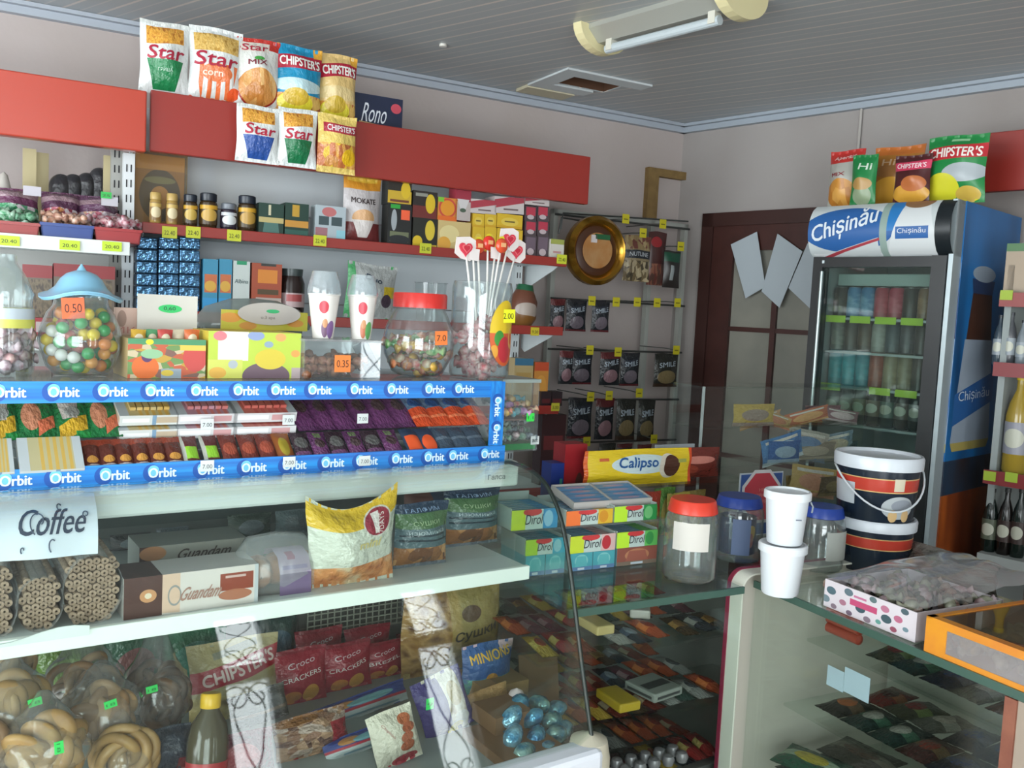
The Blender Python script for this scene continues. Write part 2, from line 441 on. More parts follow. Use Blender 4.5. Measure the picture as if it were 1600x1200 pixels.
# ceiling of ribbed plastic boards with a hatch hole
cm = bpy.data.materials.new('ceiling_boards'); cm.use_nodes = True
N = cm.node_tree.nodes; Lk = cm.node_tree.links; bs = N['Principled BSDF']; bs.inputs['Roughness'].default_value = .32
tc = N.new('ShaderNodeTexCoord'); mp = N.new('ShaderNodeMapping'); mp.inputs['Rotation'].default_value = (0, 0, R(-17.8))
Lk.new(tc.outputs['Object'], mp.inputs[0]); sx = N.new('ShaderNodeSeparateXYZ'); Lk.new(mp.outputs[0], sx.inputs[0])
def mth(op, a, b):
    n = N.new('ShaderNodeMath'); n.operation = op
    for i, v in enumerate((a, b)):
        if isinstance(v, (int, float)): n.inputs[i].default_value = v
        else: Lk.new(v, n.inputs[i])
    return n.outputs[0]
fr = mth('FRACT', mth('MULTIPLY', sx.outputs[0], 1 / .095), 0); ln = mth('LESS_THAN', fr, .10); ln2 = mth('MULTIPLY', mth('GREATER_THAN', fr, .50), mth('LESS_THAN', fr, .56))
mx = N.new('ShaderNodeMix'); mx.data_type = 'RGBA'; Lk.new(mth('ADD', ln, mth('MULTIPLY', ln2, .5)), mx.inputs[0])
mx.inputs[6].default_value = lin('a3a8aa'); mx.inputs[7].default_value = lin('cdc4bc'); Lk.new(mx.outputs[2], bs.inputs['Base Color'])
bp = N.new('ShaderNodeBump'); bp.inputs['Strength'].default_value = .6; bp.inputs['Distance'].default_value = .004; bp.invert = True
Lk.new(ln, bp.inputs['Height']); Lk.new(bp.outputs[0], bs.inputs['Normal'])
hA, hB, hC, hD = [hz(px, py, CZ) for px, py in ((866, 129), (918, 121), (972, 135), (934, 143))]
q = [W2L(p, RB) for p in (hA, hB, hC, hD)]
hx0 = min(p.x for p in q); hx1 = max(p.x for p in q); hy0 = min(p.y for p in q); hy1 = max(p.y for p in q)
# keep a tidy rectangle
mat = Matrix.Rotation(R(RB), 4, 'Z'); b = B(); BX0, BX1, BY0, BY1 = -3.0, 4.9, -2.4, 3.5
b.box(BX0, hx0, BY0, BY1, CZ, CZ + .004, mat=mat).box(hx1, BX1, BY0, BY1, CZ, CZ + .004, mat=mat)
b.box(hx0, hx1, BY0, hy0, CZ, CZ + .004, mat=mat).box(hx0, hx1, hy1, BY1, CZ, CZ + .004, mat=mat)
struct(b.build('ceiling', cm))
b = B(); m_in = M('3a2c22', .9)
b.box(hx0 - .02, hx0, hy0, hy1, CZ + .004, CZ + .4, mat=mat).box(hx1, hx1 + .02, hy0, hy1, CZ + .004, CZ + .4, mat=mat)
b.box(hx0, hx1, hy0 - .02, hy0, CZ + .004, CZ + .4, mat=mat).box(hx0, hx1, hy1, hy1 + .02, CZ + .004, CZ + .4, mat=mat).box(hx0, hx1, hy0, hy1, CZ + .4, CZ + .42, mat=mat)
shaft = struct(b.build('trim_1', M('5a3c2a', .9)))
b = B(); fw_ = .075
b.box(hx0 - fw_, hx0, hy0 - fw_, hy1 + fw_, CZ - .008, CZ - .0005, mat=mat)
b.box(hx0, hx1 + fw_, hy0 - fw_, hy0, CZ - .008, CZ - .0005, mat=mat); b.box(hx0, hx1 - .05, hy1, hy1 + fw_, CZ - .008, CZ - .0005, mat=mat)
struct(b.build('trim_2', M('c9ced0', .5)))
p = L2W(hx0 + .05, hy1 + .13, CZ - .012, RB)
t = B().box(-.12, .10, -.05, .05, 0, .012).build('ceiling_offcut', M('c8bfa4', .6), None, p, rot=(0, 0, R(RB)))
props(t, 'short beige offcut strip fixed to the ceiling beside the open hatch', 'panel')
# cornice mouldings
b = B().box(-2.7, cb, YB - .028, YB, CZ - .038, CZ - .002, mat=mat).box(-2.7, cb, YB - .05, YB - .028, CZ - .014, CZ - .001, mat=mat)
struct(b.build('trim_3', M('a9b0ba', .5)))
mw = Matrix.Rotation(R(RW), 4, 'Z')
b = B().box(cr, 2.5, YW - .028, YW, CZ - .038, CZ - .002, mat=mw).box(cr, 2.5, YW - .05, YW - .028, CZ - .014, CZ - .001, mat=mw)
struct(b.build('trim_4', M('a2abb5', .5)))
# small cable on right wall from ceiling
p0 = W2L(hit(1349, 160, YW, RW), RW)
o = B().tube([L2W(p0.x, YW - .012, z, RW) for z in (2.46, 2.3, 2.1, 1.96)], .005, 6).build('wall_cable', M('b7b2ac', .6))
props(o, 'thin pale cable running down the right wall above the drinks fridge', 'cable')
# smoke detector / hook stud on ceiling
p0 = hz(692, 74, CZ - .01)
o = lathe_obj('ceiling_stud', [(0.0, 0), (.014, .002), (.012, .012)], M('d8d4cc', .4), None, 16, p0)
props(o, 'tiny pale screw hook in the ceiling left of the tube lamp', 'hook')
# ---- tube lamp
e0 = hz(945, 66, CZ - .04); e1 = hz(1147, 12, CZ - .04); dv = e1 - e0; L = dv.length; ang = math.degrees(math.atan2(dv.y, dv.x))
t = thing('tube_lamp', 'white ceiling lamp with a bare unlit tube and yellowed end caps', 'lamp', ((e0 + e1) / 2).to_tuple()[:2] + (CZ,), ang)
b = B(); h = L / 2
b.box(-h, h, -.075, .075, -.014, 0, 0)
b.add([(-h, -.075, -.014), (h, -.075, -.014), (h, -.03, -.05), (-h, -.03, -.05), (-h, .075, -.014), (h, .075, -.014), (h, .03, -.05), (-h, .03, -.05)],
      [(0, 1, 2, 3), (7, 6, 5, 4), (3, 2, 6, 7)])
b.build('reflector', M('a9aaa2', .35, .3), t)
B().tube([(-h + .03, -.02, -.072), (h - .03, -.02, -.072)], .014, 12).build('tube', M('b4bec2', .3), t)
for sg in (-1, 1):
    n = 14; pts = [(-.11 * math.cos(math.pi * k / n), -.075 * math.sin(math.pi * k / n)) for k in range(n + 1)]
    o = B().poly([(x, z) for x, z in pts], .035).build('end_cap', M('d9cfa2', .4), t, (sg * h + (.0 if sg < 0 else .035), 0, 0), rot=(0, 0, R(90)))
    B().box(sg * (h - .05) - .012, sg * (h - .05) + .012, -.035, -.005, -.08, -.045).build('lamp_holder', M('c9c7bb', .5), t)
# ================================================================== BACK WALL FURNITURE
RED = M('923029', .32, spec=.5, name='red_enamel'); RED2 = M('b0402f', .28, name='red_enamel_glossy')
WH = M('d5dadb', .4, name='white_enamel'); CREAM = M('b8ac84', .6)
YF = 2.85
def xb(px, py, Y, r=RB): return W2L(hit(px, py, Y, r), r).x
# fascia boards
x0, x1 = xb(235, 190, YF), xb(922, 265, YF)
o = B().box(x0, x1, 0, .03, 1.97, 2.145).build('fascia_board', RED, None, L2W(0, YF, 0, RB), bev=.003, rot=(0, 0, R(RB)))
props(o, 'long dark red header board above the coffee and tea shelf', 'header board')
x0, x1 = -1.0, xb(229, 190, YF - .02)
o = B().box(x0, x1, 0, .04, 1.962, 2.135).build('fascia_board', RED2, None, L2W(0, YF - .02, 0, RB), bev=.004, rot=(0, 0, R(RB)))
props(o, 'glossy bright red header board at far left catching the daylight', 'header board')
# right gondola: back panels, shelves, uprights
t = thing('wall_shelf_unit', 'white wall shelving with red edged shelves of coffee and tea', 'shelf unit', L2W(1.05, 3.2, 0, RB), RB)
def UB(name, x0, x1, y0, y1, z0, z1, m, bev=0): return B().box(x0 - 1.05, x1 - 1.05, y0 - 3.2, y1 - 3.2, z0, z1).build(name, m, t, bev=bev)
bx0, bx1 = xb(222, 366, YF), xb(886, 405, YF)
PANEL = M('c6ccd0', .5)
for k in range(6): UB('back_panel', bx0 + .02, bx1 - .06, 3.15, 3.17, .35 + .3 * k + .001, .65 + .3 * k - .002, PANEL)
for z in (1.76, 1.505, 1.21, .9):
    UB('shelf', bx0, bx1, YF + .012, 3.15, z - .02, z, WH); UB('edge_rail', bx0, bx1, YF, YF + .012, z - .028, z + .004, RED, .002)
    for xx in (bx0 + .01, bx1 - .012):
        sg = B().poly([(0.02, 0), (.28, 0), (.28, -.07), (.25, -.085), (.06, -.02)], .003, mat=Matrix.Rotation(R(90), 4, 'Z'))
        sg.build('shelf_bracket', WH, t, (xx - 1.05, YF + .01 - 3.2, z - .02))
def upright(tt, x, y, zb, zt, ox=0, m=WH):
    s_ = B().box(x - .016 - ox, x + .016 - ox, y, y + .03, zb, zt); z = zb + .02
    while z < zt - .03:
        for dx in (-.006, .006): s_.box(x - ox + dx - .0018, x - ox + dx + .0018, y - .0012, y, z, z + .022, 1)
        z += .045
    s_.build('upright', [m, M('26262a', .8)], tt)
for xx in (bx0 + .005, bx1 - .055): upright(t, xx, -.085, .05, 2.1, 1.05)
# left gondola
t2 = thing('wall_shelf_unit', 'white wall shelving at far left holding trays of wrapped candy', 'shelf unit', L2W(-.3, 3.2, 0, RB), RB)
ax1 = xb(202, 385, YF - .08)
for z, y0 in ((1.692, 2.76), (1.42, 2.76), (1.15, 2.7)):
    B().box(-1.0 + .3, ax1 + .3, y0 - 3.2, -.02, z - .022, z).build('shelf', WH, t2)
    B().box(-1.0 + .3, ax1 + .3, y0 - .012 - 3.2, y0 - 3.2, z - .034, z + .004).build('edge_rail', M('dfe3e0', .4), t2, bev=.002)
ux = xb(182, 300, 3.0); upright(t2, ux, -.2, .05, 2.0, -.3, M('9b9c96', .5))
ux = xb(201, 300, 2.95); upright(t2, ux, -.25, .05, 1.97, -.3)
B().box(-1.0 + .3, ax1 + .3, -.02, 0, .3, 1.69).build('back_panel', M('b9bab6', .5), t2)
for px, yl in ((46, 3.1), (66, 3.16), (172, 3.05)):
    xx = xb(px, 260, yl)
    o = B().box(-.018, .018, 0, .02, 1.69, 1.97).build('timber_batten', CREAM, None, L2W(xx, yl, 0, RB), rot=(0, 0, R(RB)))
    props(o, {46: 'leftmost cream timber batten standing under the bright red header board', 66: 'second cream timber batten from the left under the bright red header', 172: 'cream timber batten beside the perforated steel upright'}[px], 'batten', 'cream timber battens behind the candy trays')
# wooden L-shaped batten on the wall
p0 = W2L(hit(1020, 300, YB, RB), RB)
o = B()
a = W2L(hit(1008, 268, YB, RB), RB); c = W2L(hit(1078, 276, YB, RB), RB); d = W2L(hit(1016, 325, YB, RB), RB)
o.box(a.x, c.x, YB - .03, YB, a.z - .018, a.z + .018, mat=mat); o.box(a.x + .0, a.x + .06, YB - .03, YB, d.z - .05, a.z - .018, mat=mat)
props(o.build('timber_bracket', M('8a6f42', .7, sub=(20, '7a6038'))), 'brown L-shaped timber bracket on the wall above the hanging snacks', 'bracket')
# peg display grid
YG = 3.3
gx0, gx1 = xb(866, 330, YG), xb(1076, 345, YG); zt = hit(866, 326, YG, RB).z
t = thing('peg_rack', 'white framed wire peg rack for hanging snack bags in the corner', 'rack', L2W((gx0 + gx1) / 2, YG, 0, RB), RB)
hw = (gx1 - gx0) / 2
b = B().box(-hw, -hw + .022, 0, .03, .3, zt).box(hw - .02, hw, 0, .03, .3, zt).box(-hw, hw, 0, .03, zt - .02, zt).box(.15, .17, .0, .03, .3, zt)
b.build('frame', M('a7a9a2', .5), t)
ROWS = [(342, .0), (470, .0), (547, .0), (624, .0), (690, 0)]
for py, _ in ROWS:
    z = hit(930, py, YG, RB).z
    B().tube([(-hw, -.01, z), (hw, -.01, z)], .005, 6).build('cross_bar', M('5c5e5c', .4, .6), t)
# golden round tin tray
s = S(890, 980, 352, 3.02, RB, yb=446); rr = s.w / 2
t = thing('round_gold_tin', 'round gilt gift tin with an amber centre hanging on the peg rack', 'tin', L2W(s.x, s.Y, s.z + rr, RB), RB)
rot = Matrix.Rotation(R(90), 4, 'X')
gold = M('b98a35', .22, .9)
o = B().lathe([(0, -.06), (rr * .9, -.06), (rr, -.03), (rr * 1.0, 0), (rr * .88, .02), (rr * .8, .012), (rr * .72, -.01), (.001, -.012)], 40, mat=rot).build('tin_body', gold, t); autosmooth(o)
o = B().lathe([(0, -.011), (rr * .72, -.009), (rr * .6, -.004), (0.0, -.002)], 40, mat=rot).build('dark_ring', M('4a2c1c', .3), t); autosmooth(o)
o = B().lathe([(0, .0), (rr * .52, .001), (rr * .50, .004), (0.0, .006)], 36, mat=rot, mi=0).build('amber_disc', M('a8703a', .35, sub=(16, 'b58a5c')), t)
B().box(-.02, .05, -.012, -.006, .045, .065).build('green_leaf', M('1f5a35', .5), t)
B().box(-.038, -.012, -.012, -.006, .03, .06).build('white_sticker', M('cfc6c4', .5), t)
# door with glazing and papers in right wall
dx0 = xb(1104, 335, YW, RW); dzt = hit(1104, 335, YW, RW).z; dx1 = dx0 + .82
t = struct(thing('door_1', None, None, L2W(dx0, YW, 0, RW), RW))
DW = M('43201a', .45, sub=(14, '3a1a14'), name='dark_door_wood')
W_ = dx1 - dx0
b = B().box(0, .06, -.03, -.001, 0, dzt).box(W_ - .06, W_, -.03, -.001, 0, dzt).box(0, W_, -.03, -.001, dzt - .06, dzt); b.build('door_frame', M('3a1d18', .45), t)
b = B().box(.06, .17, -.02, -.001, 0, dzt - .06).box(W_ - .17, W_ - .06, -.02, -.001, 0, dzt - .06).box(.17, W_ - .17, -.02, -.001, dzt - .17, dzt - .06).box(.17, W_ - .17, -.02, -.001, 0, .5)
zr = hit(1170, 515, YW, RW).z; b.box(.17, W_ - .17, -.016, -.004, zr - .01, zr + .01); b.box(W_ / 2 - .03, W_ / 2 - .005, -.018, -.004, .5, dzt - .17); b.box(.17, W_ - .17, -.016, -.004, .95, .97)
b.build('door_leaf', DW, t)
B().box(.17, W_ - .17, -.003, -.001, .5, dzt - .17).build('door_pane', M('8c8a80', .25, sub=(3, '77776f')), t)
for (pts, lb) in (([(1142, 382), (1183, 362), (1196, 448), (1165, 466)], 'leftmost tilted white paper taped to the brown door'),
                  ([(1215, 365), (1254, 393), (1218, 481), (1190, 455)], 'middle slanting white paper taped to the brown door'),
                  ([(1262, 380), (1278, 392), (1270, 486), (1232, 450)], 'white paper on the door half hidden behind the fridge')):
    q = [W2L(hit(px, py, YW - .035, RW), RW) for px, py in pts]
    o = B().poly([(p.x - q[0].x, p.z) for p in q], .001).build('paper_notice', M('a9b2b8', .8), None, L2W(q[0].x, YW - .036, 0, RW), rot=(0, 0, R(RW)))
    props(o, lb, 'notice', 'papers taped on the brown door')
# ================================================================== FRIDGE
YR = 2.90
fx0, fx1 = xb(1272, 400, YR, RW), xb(1492, 400, YR, RW)
ztop = hit(1380, 318, YR, RW).z; zsg = hit(1380, 401, YR, RW).z
fw2 = (fx1 - fx0) / 2; D = YW - YR - .03
t = thing('drinks_fridge', 'tall glass door drinks fridge with a blue and white beer header', 'fridge', L2W((fx0 + fx1) / 2, YR, 0, RW), RW)
WHF = M('bfc6c8', .4); BLK = M('15181a', .35)
b = B().box(-fw2, -fw2 + .03, .05, D, .05, ztop).box(fw2 - .03, fw2, .05, D, .05, ztop).box(-fw2 + .03, fw2 - .03, D - .03, D, .05, ztop).box(-fw2, fw2, .02, D, 0, .12)
b.box(-fw2, fw2, .02, D, ztop - .012, ztop)
b.build('cabinet', M('9aa5a6', .5), t)
# printed side (blue sky, bottle, amber foot)
n = 'n'
side = P('1667a6', ('r', 0, 0, 1, .50, (n, 3, '6b3018', '8a421e', 'b05a24')), ('r', 0, .50, 1, .56, (n, 4, '24425c', '3a2a24')), ('r', 0, .56, 1, 1, (n, 2, '1f74b8', '1f6aa8', '123c66')),
         ('t', .40, .59, .77, .34, .24, '9aa6b4'), ('t', .40, .77, .85, .22, .17, '4a2c1e'), ('t', .40, .85, .875, .17, .20, '2c3f66'), ('e', .40, .885, .20, .014, '9aa7b4'), ('r', .07, .645, .74, .70, '2b5f9c', .06), ('t', .40, .575, .59, .30, .34, 'b3a25a'), rough=.35)
B().box(fw2, fw2 + .004, .05, D, .1, ztop).build('side_print', side, t)
# remap: side face of that box uses full 0-1 UV already
sv = text(t, 'Chișinău', 0, 0, .26, .045, 'c8d2dc', rot=3, wrap=lambda X, Z: Vector((fw2 + .005, .05 + (D - .05) * .40 + X, .1 + (ztop - .1) * .672 + Z)))
hd = B(); prof = [(-.0, zsg), (-.035, zsg + .01), (-.05, (zsg + ztop) / 2), (-.035, ztop - .01), (0, ztop)]
HS = P('c3cacb', ('r', .02, .0, .98, .06, 'd5d9da'), ('e', .30, .50, .34, .42, '2d5f9e'), ('r', .0, .0, .52, .32, 'c6cccd', .75), ('r', .0, .26, .56, .31, 'a8404a', .75), ('r', .53, 0, .58, 1, '8fa39b'),
       ('r', .58, .45, .72, 1, '2f78b8'), ('t', .76, .04, .98, .18, .08, 'd3d7d8'), ('e', .76, .98, .10, .12, '8d6a4a'), ('r', .64, .30, .86, .52, '2f62a2'), ('r', .90, 0, 1, 1, '1c2226'), rough=.3)
vs = []; uvs = []; fs = []; nn = 12
for j in range(nn + 1):
    a = j / nn; y = -.05 * math.sin(math.pi * a) ** .6 - .004; z = zsg + (ztop - zsg) * a
    vs += [(-fw2, y, z), (fw2, y, z)]
for j in range(nn): fs.append((2 * j, 2 * j + 1, 2 * j + 3, 2 * j + 2)); uvs.append([(0, j / nn), (1, j / nn), (1, (j + 1) / nn), (0, (j + 1) / nn)])
hd.add(vs, fs, 0, uvs); hd.build('header_sign', HS, t, smooth=True)
B().box(-fw2, fw2, .0, .05, zsg, ztop).build('header_back', WHF, t)
zm = (zsg + ztop) / 2
def hwrap(X, Z): a = min(1, max(0, (Z - zsg) / (ztop - zsg))); return Vector((X, -.05 * math.sin(math.pi * a) ** .6 - .0065, Z))
text(t, 'Chișinău', -fw2 * .46, zm + .012, fw2 * .98, .075, 'd9e2e8', shear=.25, rot=16, wrap=hwrap, bold=.001)
text(t, 'Chișinău', fw2 * .50, zm - .012, fw2 * .38, .022, 'd9e2e8', wrap=hwrap)
# door frame, glass, trims
zb_ = .16
b = B().box(-fw2 + .01, -fw2 + .045, -.02, .03, zb_, zsg).box(fw2 - .062, fw2 - .016, -.02, .03, zb_, zsg).box(-fw2 + .045, fw2 - .062, -.02, .03, zsg - .035, zsg - .002).box(-fw2 + .045, fw2 - .062, -.02, .03, zb_, zb_ + .06)
dr = b.build('door', BLK, t)
B().box(-fw2 + .045, fw2 - .062, -.004, .004, zb_ + .06, zsg - .035).build('door_glass', glass('e2eae7', 1.0, .03, 'fridge_glass', '8a9a98'), dr)
B().tube([(-fw2 + .05, -.03, .5), (-fw2 + .05, -.03, zsg - .05)], .006, 8).build('door_handle', M('9aa6a6', .3, .7), dr)
B().box(fw2 - .014, fw2, -.012, .05, .1, ztop).build('edge_trim', M('aab6ba', .3, .3), t)
B().box(-fw2 + .045, -fw2 + .052, -.024, -.02, zsg - .022, zsg - .012).build('brand_light', M('c8d4d8', .4), t); text(t, 'FRIGO', -fw2 + .10, zsg - .018, .05, .010, '8a9494', y=-.022) if False else None
SHZ = []
for py in (498, 552, 608, 668): SHZ.append(hit(1370, py, YR + .06, RW).z)
for z in SHZ: B().box(-fw2 + .035, fw2 - .035, .045, D - .05, z - .008, z).build('rack_shelf', M('a3acac', .4, .4), t)
B().box(-fw2 + .035, fw2 - .035, .12, .15, zsg - .09, zsg - .05).build('inner_lamp', M('a9bcb8', .4), t)
FR_T, FR_W, FR_D = t, fw2, D
# cans and bottles inside
xc = (fx0 + fx1) / 2
def can(lb, col, col2, loc, h=.115, r=.03, nm='drink_can', grp='drink cans in the fridge'):
    t = thing(nm, lb, 'can', loc, RW, grp)
    o = B().lathe([(r * .8, 0), (r, .006), (r, h - .012), (r * .82, h)], 14).build('can_body', P(col, ('r', 0, .2, 1, .8, (n, 6, col2, col)), rough=.3), t); autosmooth(o)
    lathe_obj('can_lid', [(r * .78, h), (r * .78, h + .001)], M('9aa0a0', .3, .8), t, 14)
    return t
def bottle(lb, body, lab, cap, loc, h=.23, r=.03, nm='drink_bottle', grp='bottles in the fridge', rz=RW, film=False):
    t = thing(nm, lb, 'bottle', loc, rz, grp)
    o = B().lathe([(r * .85, 0), (r, .01), (r, h * .58), (r * .8, h * .70), (r * .36, h * .84), (r * .34, h * .96)], 16).build('bottle_body', M(body, .15) if not film else film, t); autosmooth(o)
    lathe_obj('label', [(r + .0012, h * .2), (r + .0012, h * .52)], P(lab, ('e', .5, .5, .14, .3, 'b8b8a8')), t, 16)
    lathe_obj('cap', [(r * .42, h * .94), (r * .42, h * 1.0)], M(cap, .4), t, 14)
    return t
rowdef = [
 (0, 'can', [('3a3430', '554c40', 'dark'), ('4b7fa8', '8fb4cc', 'pale blue'), ('3f78a4', '86aec8', 'blue'), ('a83a4a', 'c25562', 'crimson'), ('b03a50', 'd06a76', 'red and pink'), ('2c2a28', '40362c', 'black'), ('8a6a52', 'b08a6a', 'tan'), ('6aa0a8', '9cc4c8', 'aqua')]),
 (1, 'can', [('6b6c66', '8a8a80', 'grey'), ('4a4440', '5c524a', 'brown'), ('54463c', '6a5848', 'bronze'), ('8f8f88', 'a8a8a0', 'silver'), ('3c4a50', '4e5c60', 'slate'), ('44464a', '5a5c60', 'charcoal'), ('3b3838', '4a4646', 'black'), ('4a5050', '5c6262', 'dark grey')]),
 (2, 'can', [('2a8a96', '3aa6b0', 'turquoise'), ('2c8c9a', '44aab4', 'turquoise'), ('27808e', '3c9ca8', 'teal'), ('8a4434', 'a65a44', 'rust red'), ('8a8064', 'a09474', 'cream'), ('7c7458', '968c6c', 'straw'), ('3c3a34', '504c44', 'dark'), ('36342f', '4a463e', 'black')]),
 (3, 'bot', [('20302a', '5a6a58', 'green'), ('20302a', '6a6a58', 'green'), ('2a2420', '7a6a50', 'brown'), ('2a2420', '6a5a48', 'brown'), ('1e2c28', '5a6a60', 'dark green'), ('2a2420', '5a5048', 'brown'), ('1e2826', '4a5450', 'dark green'), ('241f1c', '5a5048', 'brown')])]
wd = ['first', 'second', 'third', 'fourth', 'fifth', 'sixth', 'seventh', 'eighth']
rows_nm = ['top', 'second', 'third', 'lowest visible']
for ri, kd, cs in rowdef:
    for k, (c1, c2, cn) in enumerate(cs):
        lx = xc - fw2 + .062 + k * (2 * fw2 - .13) / 7.0
        loc = L2W(lx, YR + .10, SHZ[ri], RW)
        lb = '%s drink can, %s from the left on the %s fridge shelf' % (cn, wd[k], rows_nm[ri])
        if kd == 'can': can(lb, c1, c2, loc, .125 if ri == 2 else .105, .026)
        else: bottle('%s glass bottle, %s from the left on the %s fridge shelf' % (cn, wd[k], rows_nm[ri]), c1, c2, 'a09a80', loc, .17, .025)
# shelf price strips in the fridge
for ri, (px0, px1, py) in enumerate([(1300, 1455, 505), (1292, 1450, 617)]):
    k = 0; z = SHZ[0 if ri == 0 else 2]
    for a in range(5):
        if ri == 1 and a == 1: continue
        lx = xc - fw2 + .075 + a * .088
        o = B().box(-.036, .036, 0, .0015, -.018, .006).build('price_tag', M('b4dc30', .5), None, L2W(lx, YR + .043, z, RW), rot=(0, 0, R(RW)))
        props(o, 'lime price strip on the %s fridge shelf, %s from its left end' % ('top' if ri == 0 else 'third', wd[k]), 'price tag', 'lime price strips in the fridge'); k += 1
# ================================================================== RIGHT SHELF UNIT (beside the fridge)
YS = 3.02
sx0 = xb(1552, 570, YS, RW)
t = thing('wall_shelf_unit', 'narrow view of white shelving beside the fridge under a red header', 'shelf unit', L2W(sx0, YS, 0, RW), RW)
RS = []
for py, m in ((462, '8a3330'), (572, '7c2427'), (744, '7c2427')):
    z = hit(1575, py, YS, RW).z; RS.append(z)
    B().box(0, .8, .01, YW - YS - .02, z - .03, z).build('shelf', M('a9aeac', .5), t)
    B().box(0, .8, 0, .01, z - .034, z + .01).build('edge_rail', M(m, .4), t)
B().box(0, .8, YW - YS - .02, YW - YS - .005, .1, 1.9).build('back_panel', M('7c7470', .6), t)
B().box(0.0, .02, .05, YW - YS - .02, .1, 1.78).build('end_upright', M('8f9694', .5), t)
zz = hit(1570, 205, 3.2, RW).z; za = hit(1570, 298, 3.2, RW).z; xx = xb(1537, 250, 3.2, RW)
o = B().box(0, 1.0, 0, .03, za, zz).build('fascia_board', M('8e2a22', .35), None, L2W(xx, 3.2, 0, RW), rot=(0, 0, R(RW)), bev=.003)
props(o, 'short red header board on the right wall beside the crisps on the fridge', 'header board')
# ================================================================== DELI DISPLAY CASE
DX0, DX1 = -.75, 1.10
PRF = [(1.622, 1.2215), (1.60, 1.225), (1.535, 1.222), (1.475, 1.204), (1.43, 1.165), (1.40, 1.115), (1.372, 1.04), (1.345, .95), (1.315, .85), (1.274, .725)]
t = thing('deli_case', 'white refrigerated display case with curved front glass and one white shelf', 'display case', ((DX0 + DX1) / 2, 1.65, 0)); ox = (DX0 + DX1) / 2; hw = (DX1 - DX0) / 2; oy = 1.65
def DB(name, x0, x1, y0, y1, z0, z1, m, bev=0): return B().box(x0 - ox, x1 - ox, y0 - oy, y1 - oy, z0, z1).build(name, m, t, bev=bev)
DWH = M('c8cfcd', .35, name='case_white')
DB('base', DX0, DX1, 1.30, 2.1, .1, .60, DWH); DB('plinth', DX0 + .03, DX1 - .03, 1.36, 2.05, 0, .1, M('4a4a4a', .6))
DB('deck', DX0, DX1 - .01, 1.29, 2.06, .60, .68, M('8f9692', .4))
DB('back_wall', DX0, DX1 - .01, 2.06, 2.10, .68, 1.204, M('6f7674', .5))
DB('top_deck', DX0, DX1, 1.662, 2.10, 1.204, 1.222, M('aab2ae', .3))
DB('canopy_rail', DX0, W2L(hit(820, 745, 1.63), 0).x - .02, 1.625, 1.66, 1.166, 1.2215, M('ccd3d0', .35), .006)
DB('lower_rail', DX0, DX1 + .0, 1.235, 1.30, .66, .735, M('cfd3da', .3), .012)
DB('shelf', DX0, 1.085, 1.50, 2.055, 1.0, 1.022, M('c3cbca', .4)); DB('shelf_lip', DX0, 1.085, 1.488, 1.50, .997, 1.026, M('e6ece6', .4), .002)
DB('inner_rail', DX0, 1.0, 1.95, 2.05, 1.15, 1.19, M('9aa39f', .4)); DB('inner_duct', -.2, .8, 2.03, 2.058, 1.05, 1.13, M('525f5c', .4))
def curve_sheet(x0, x1, prof, th=.006):
    vs = []; n_ = len(prof)
    for k, (y, z) in enumerate(prof):
        a = prof[max(0, k - 1)]; c = prof[min(n_ - 1, k + 1)]; d = Vector((c[0] - a[0], c[1] - a[1])).normalized(); nx = Vector((-d.y, d.x)) * th
        for xx in (x0, x1): vs.append((xx, y, z))
        for xx in (x0, x1): vs.append((xx, y - nx.x, z - nx.y))
    fs = []
    for k in range(n_ - 1):
        o = 4 * k; fs += [(o, o + 4, o + 5, o + 1), (o + 2, o + 3, o + 7, o + 6), (o, o + 2, o + 6, o + 4), (o + 1, o + 5, o + 7, o + 3)]
    fs += [(0, 1, 3, 2), (4 * n_ - 4, 4 * n_ - 2, 4 * n_ - 1, 4 * n_ - 3)]
    return vs, fs
def smooth_prof(pr, k=4):
    out = []
    for i in range(len(pr) - 1):
        p0 = Vector(pr[max(0, i - 1)]); p1 = Vector(pr[i]); p2 = Vector(pr[i + 1]); p3 = Vector(pr[min(len(pr) - 1, i + 2)])
        for j in range(k):
            s_ = j / k; out.append(tuple(.5 * ((2 * p1) + (p2 - p0) * s_ + (2 * p0 - 5 * p1 + 4 * p2 - p3) * s_ ** 2 + (3 * p1 - p0 - 3 * p2 + p3) * s_ ** 3)))
    out.append(tuple(pr[-1])); return out
SP = smooth_prof(PRF)
vs, fs = curve_sheet(DX0 - ox, DX1 - ox, [(y - oy, z) for y, z in SP])
o = B().add(vs, fs).build('curved_front_glass', GLASS, t); autosmooth(o, 50)
B().tube([(DX1 - ox, y - oy - .002, z) for y, z in SP], .0045, 8).build('glass_edge_seal', M('16201c', .35), t, smooth=True)
ep = [(y - oy, z) for y, z in SP] + [(2.06 - oy, .725), (2.06 - oy, 1.203)]
o = B().poly([(y, z) for y, z in ep], .005, mat=Matrix.Rotation(R(90), 4, 'Z')).build('end_glass', GLASS, t, (DX1 - ox, 0, 0))
# beige bumper on the lower corner
n_ = 10; pts = [(DX1 + .005 + .045 * math.sin(math.pi / 2 * k / n_), 1.235 + .05 * (1 - math.cos(math.pi / 2 * k / n_)) - .01) for k in range(n_ + 1)]
b = B()
b.lathe([(.0, .45), (.04, .45), (.043, .50), (.043, .70), (.036, .735), (0, .75)], 20)
autosmooth(b.build('corner_bumper', M('b9b3a0', .45), t, (DX1 - ox + .0, 1.285 - oy, 0)))
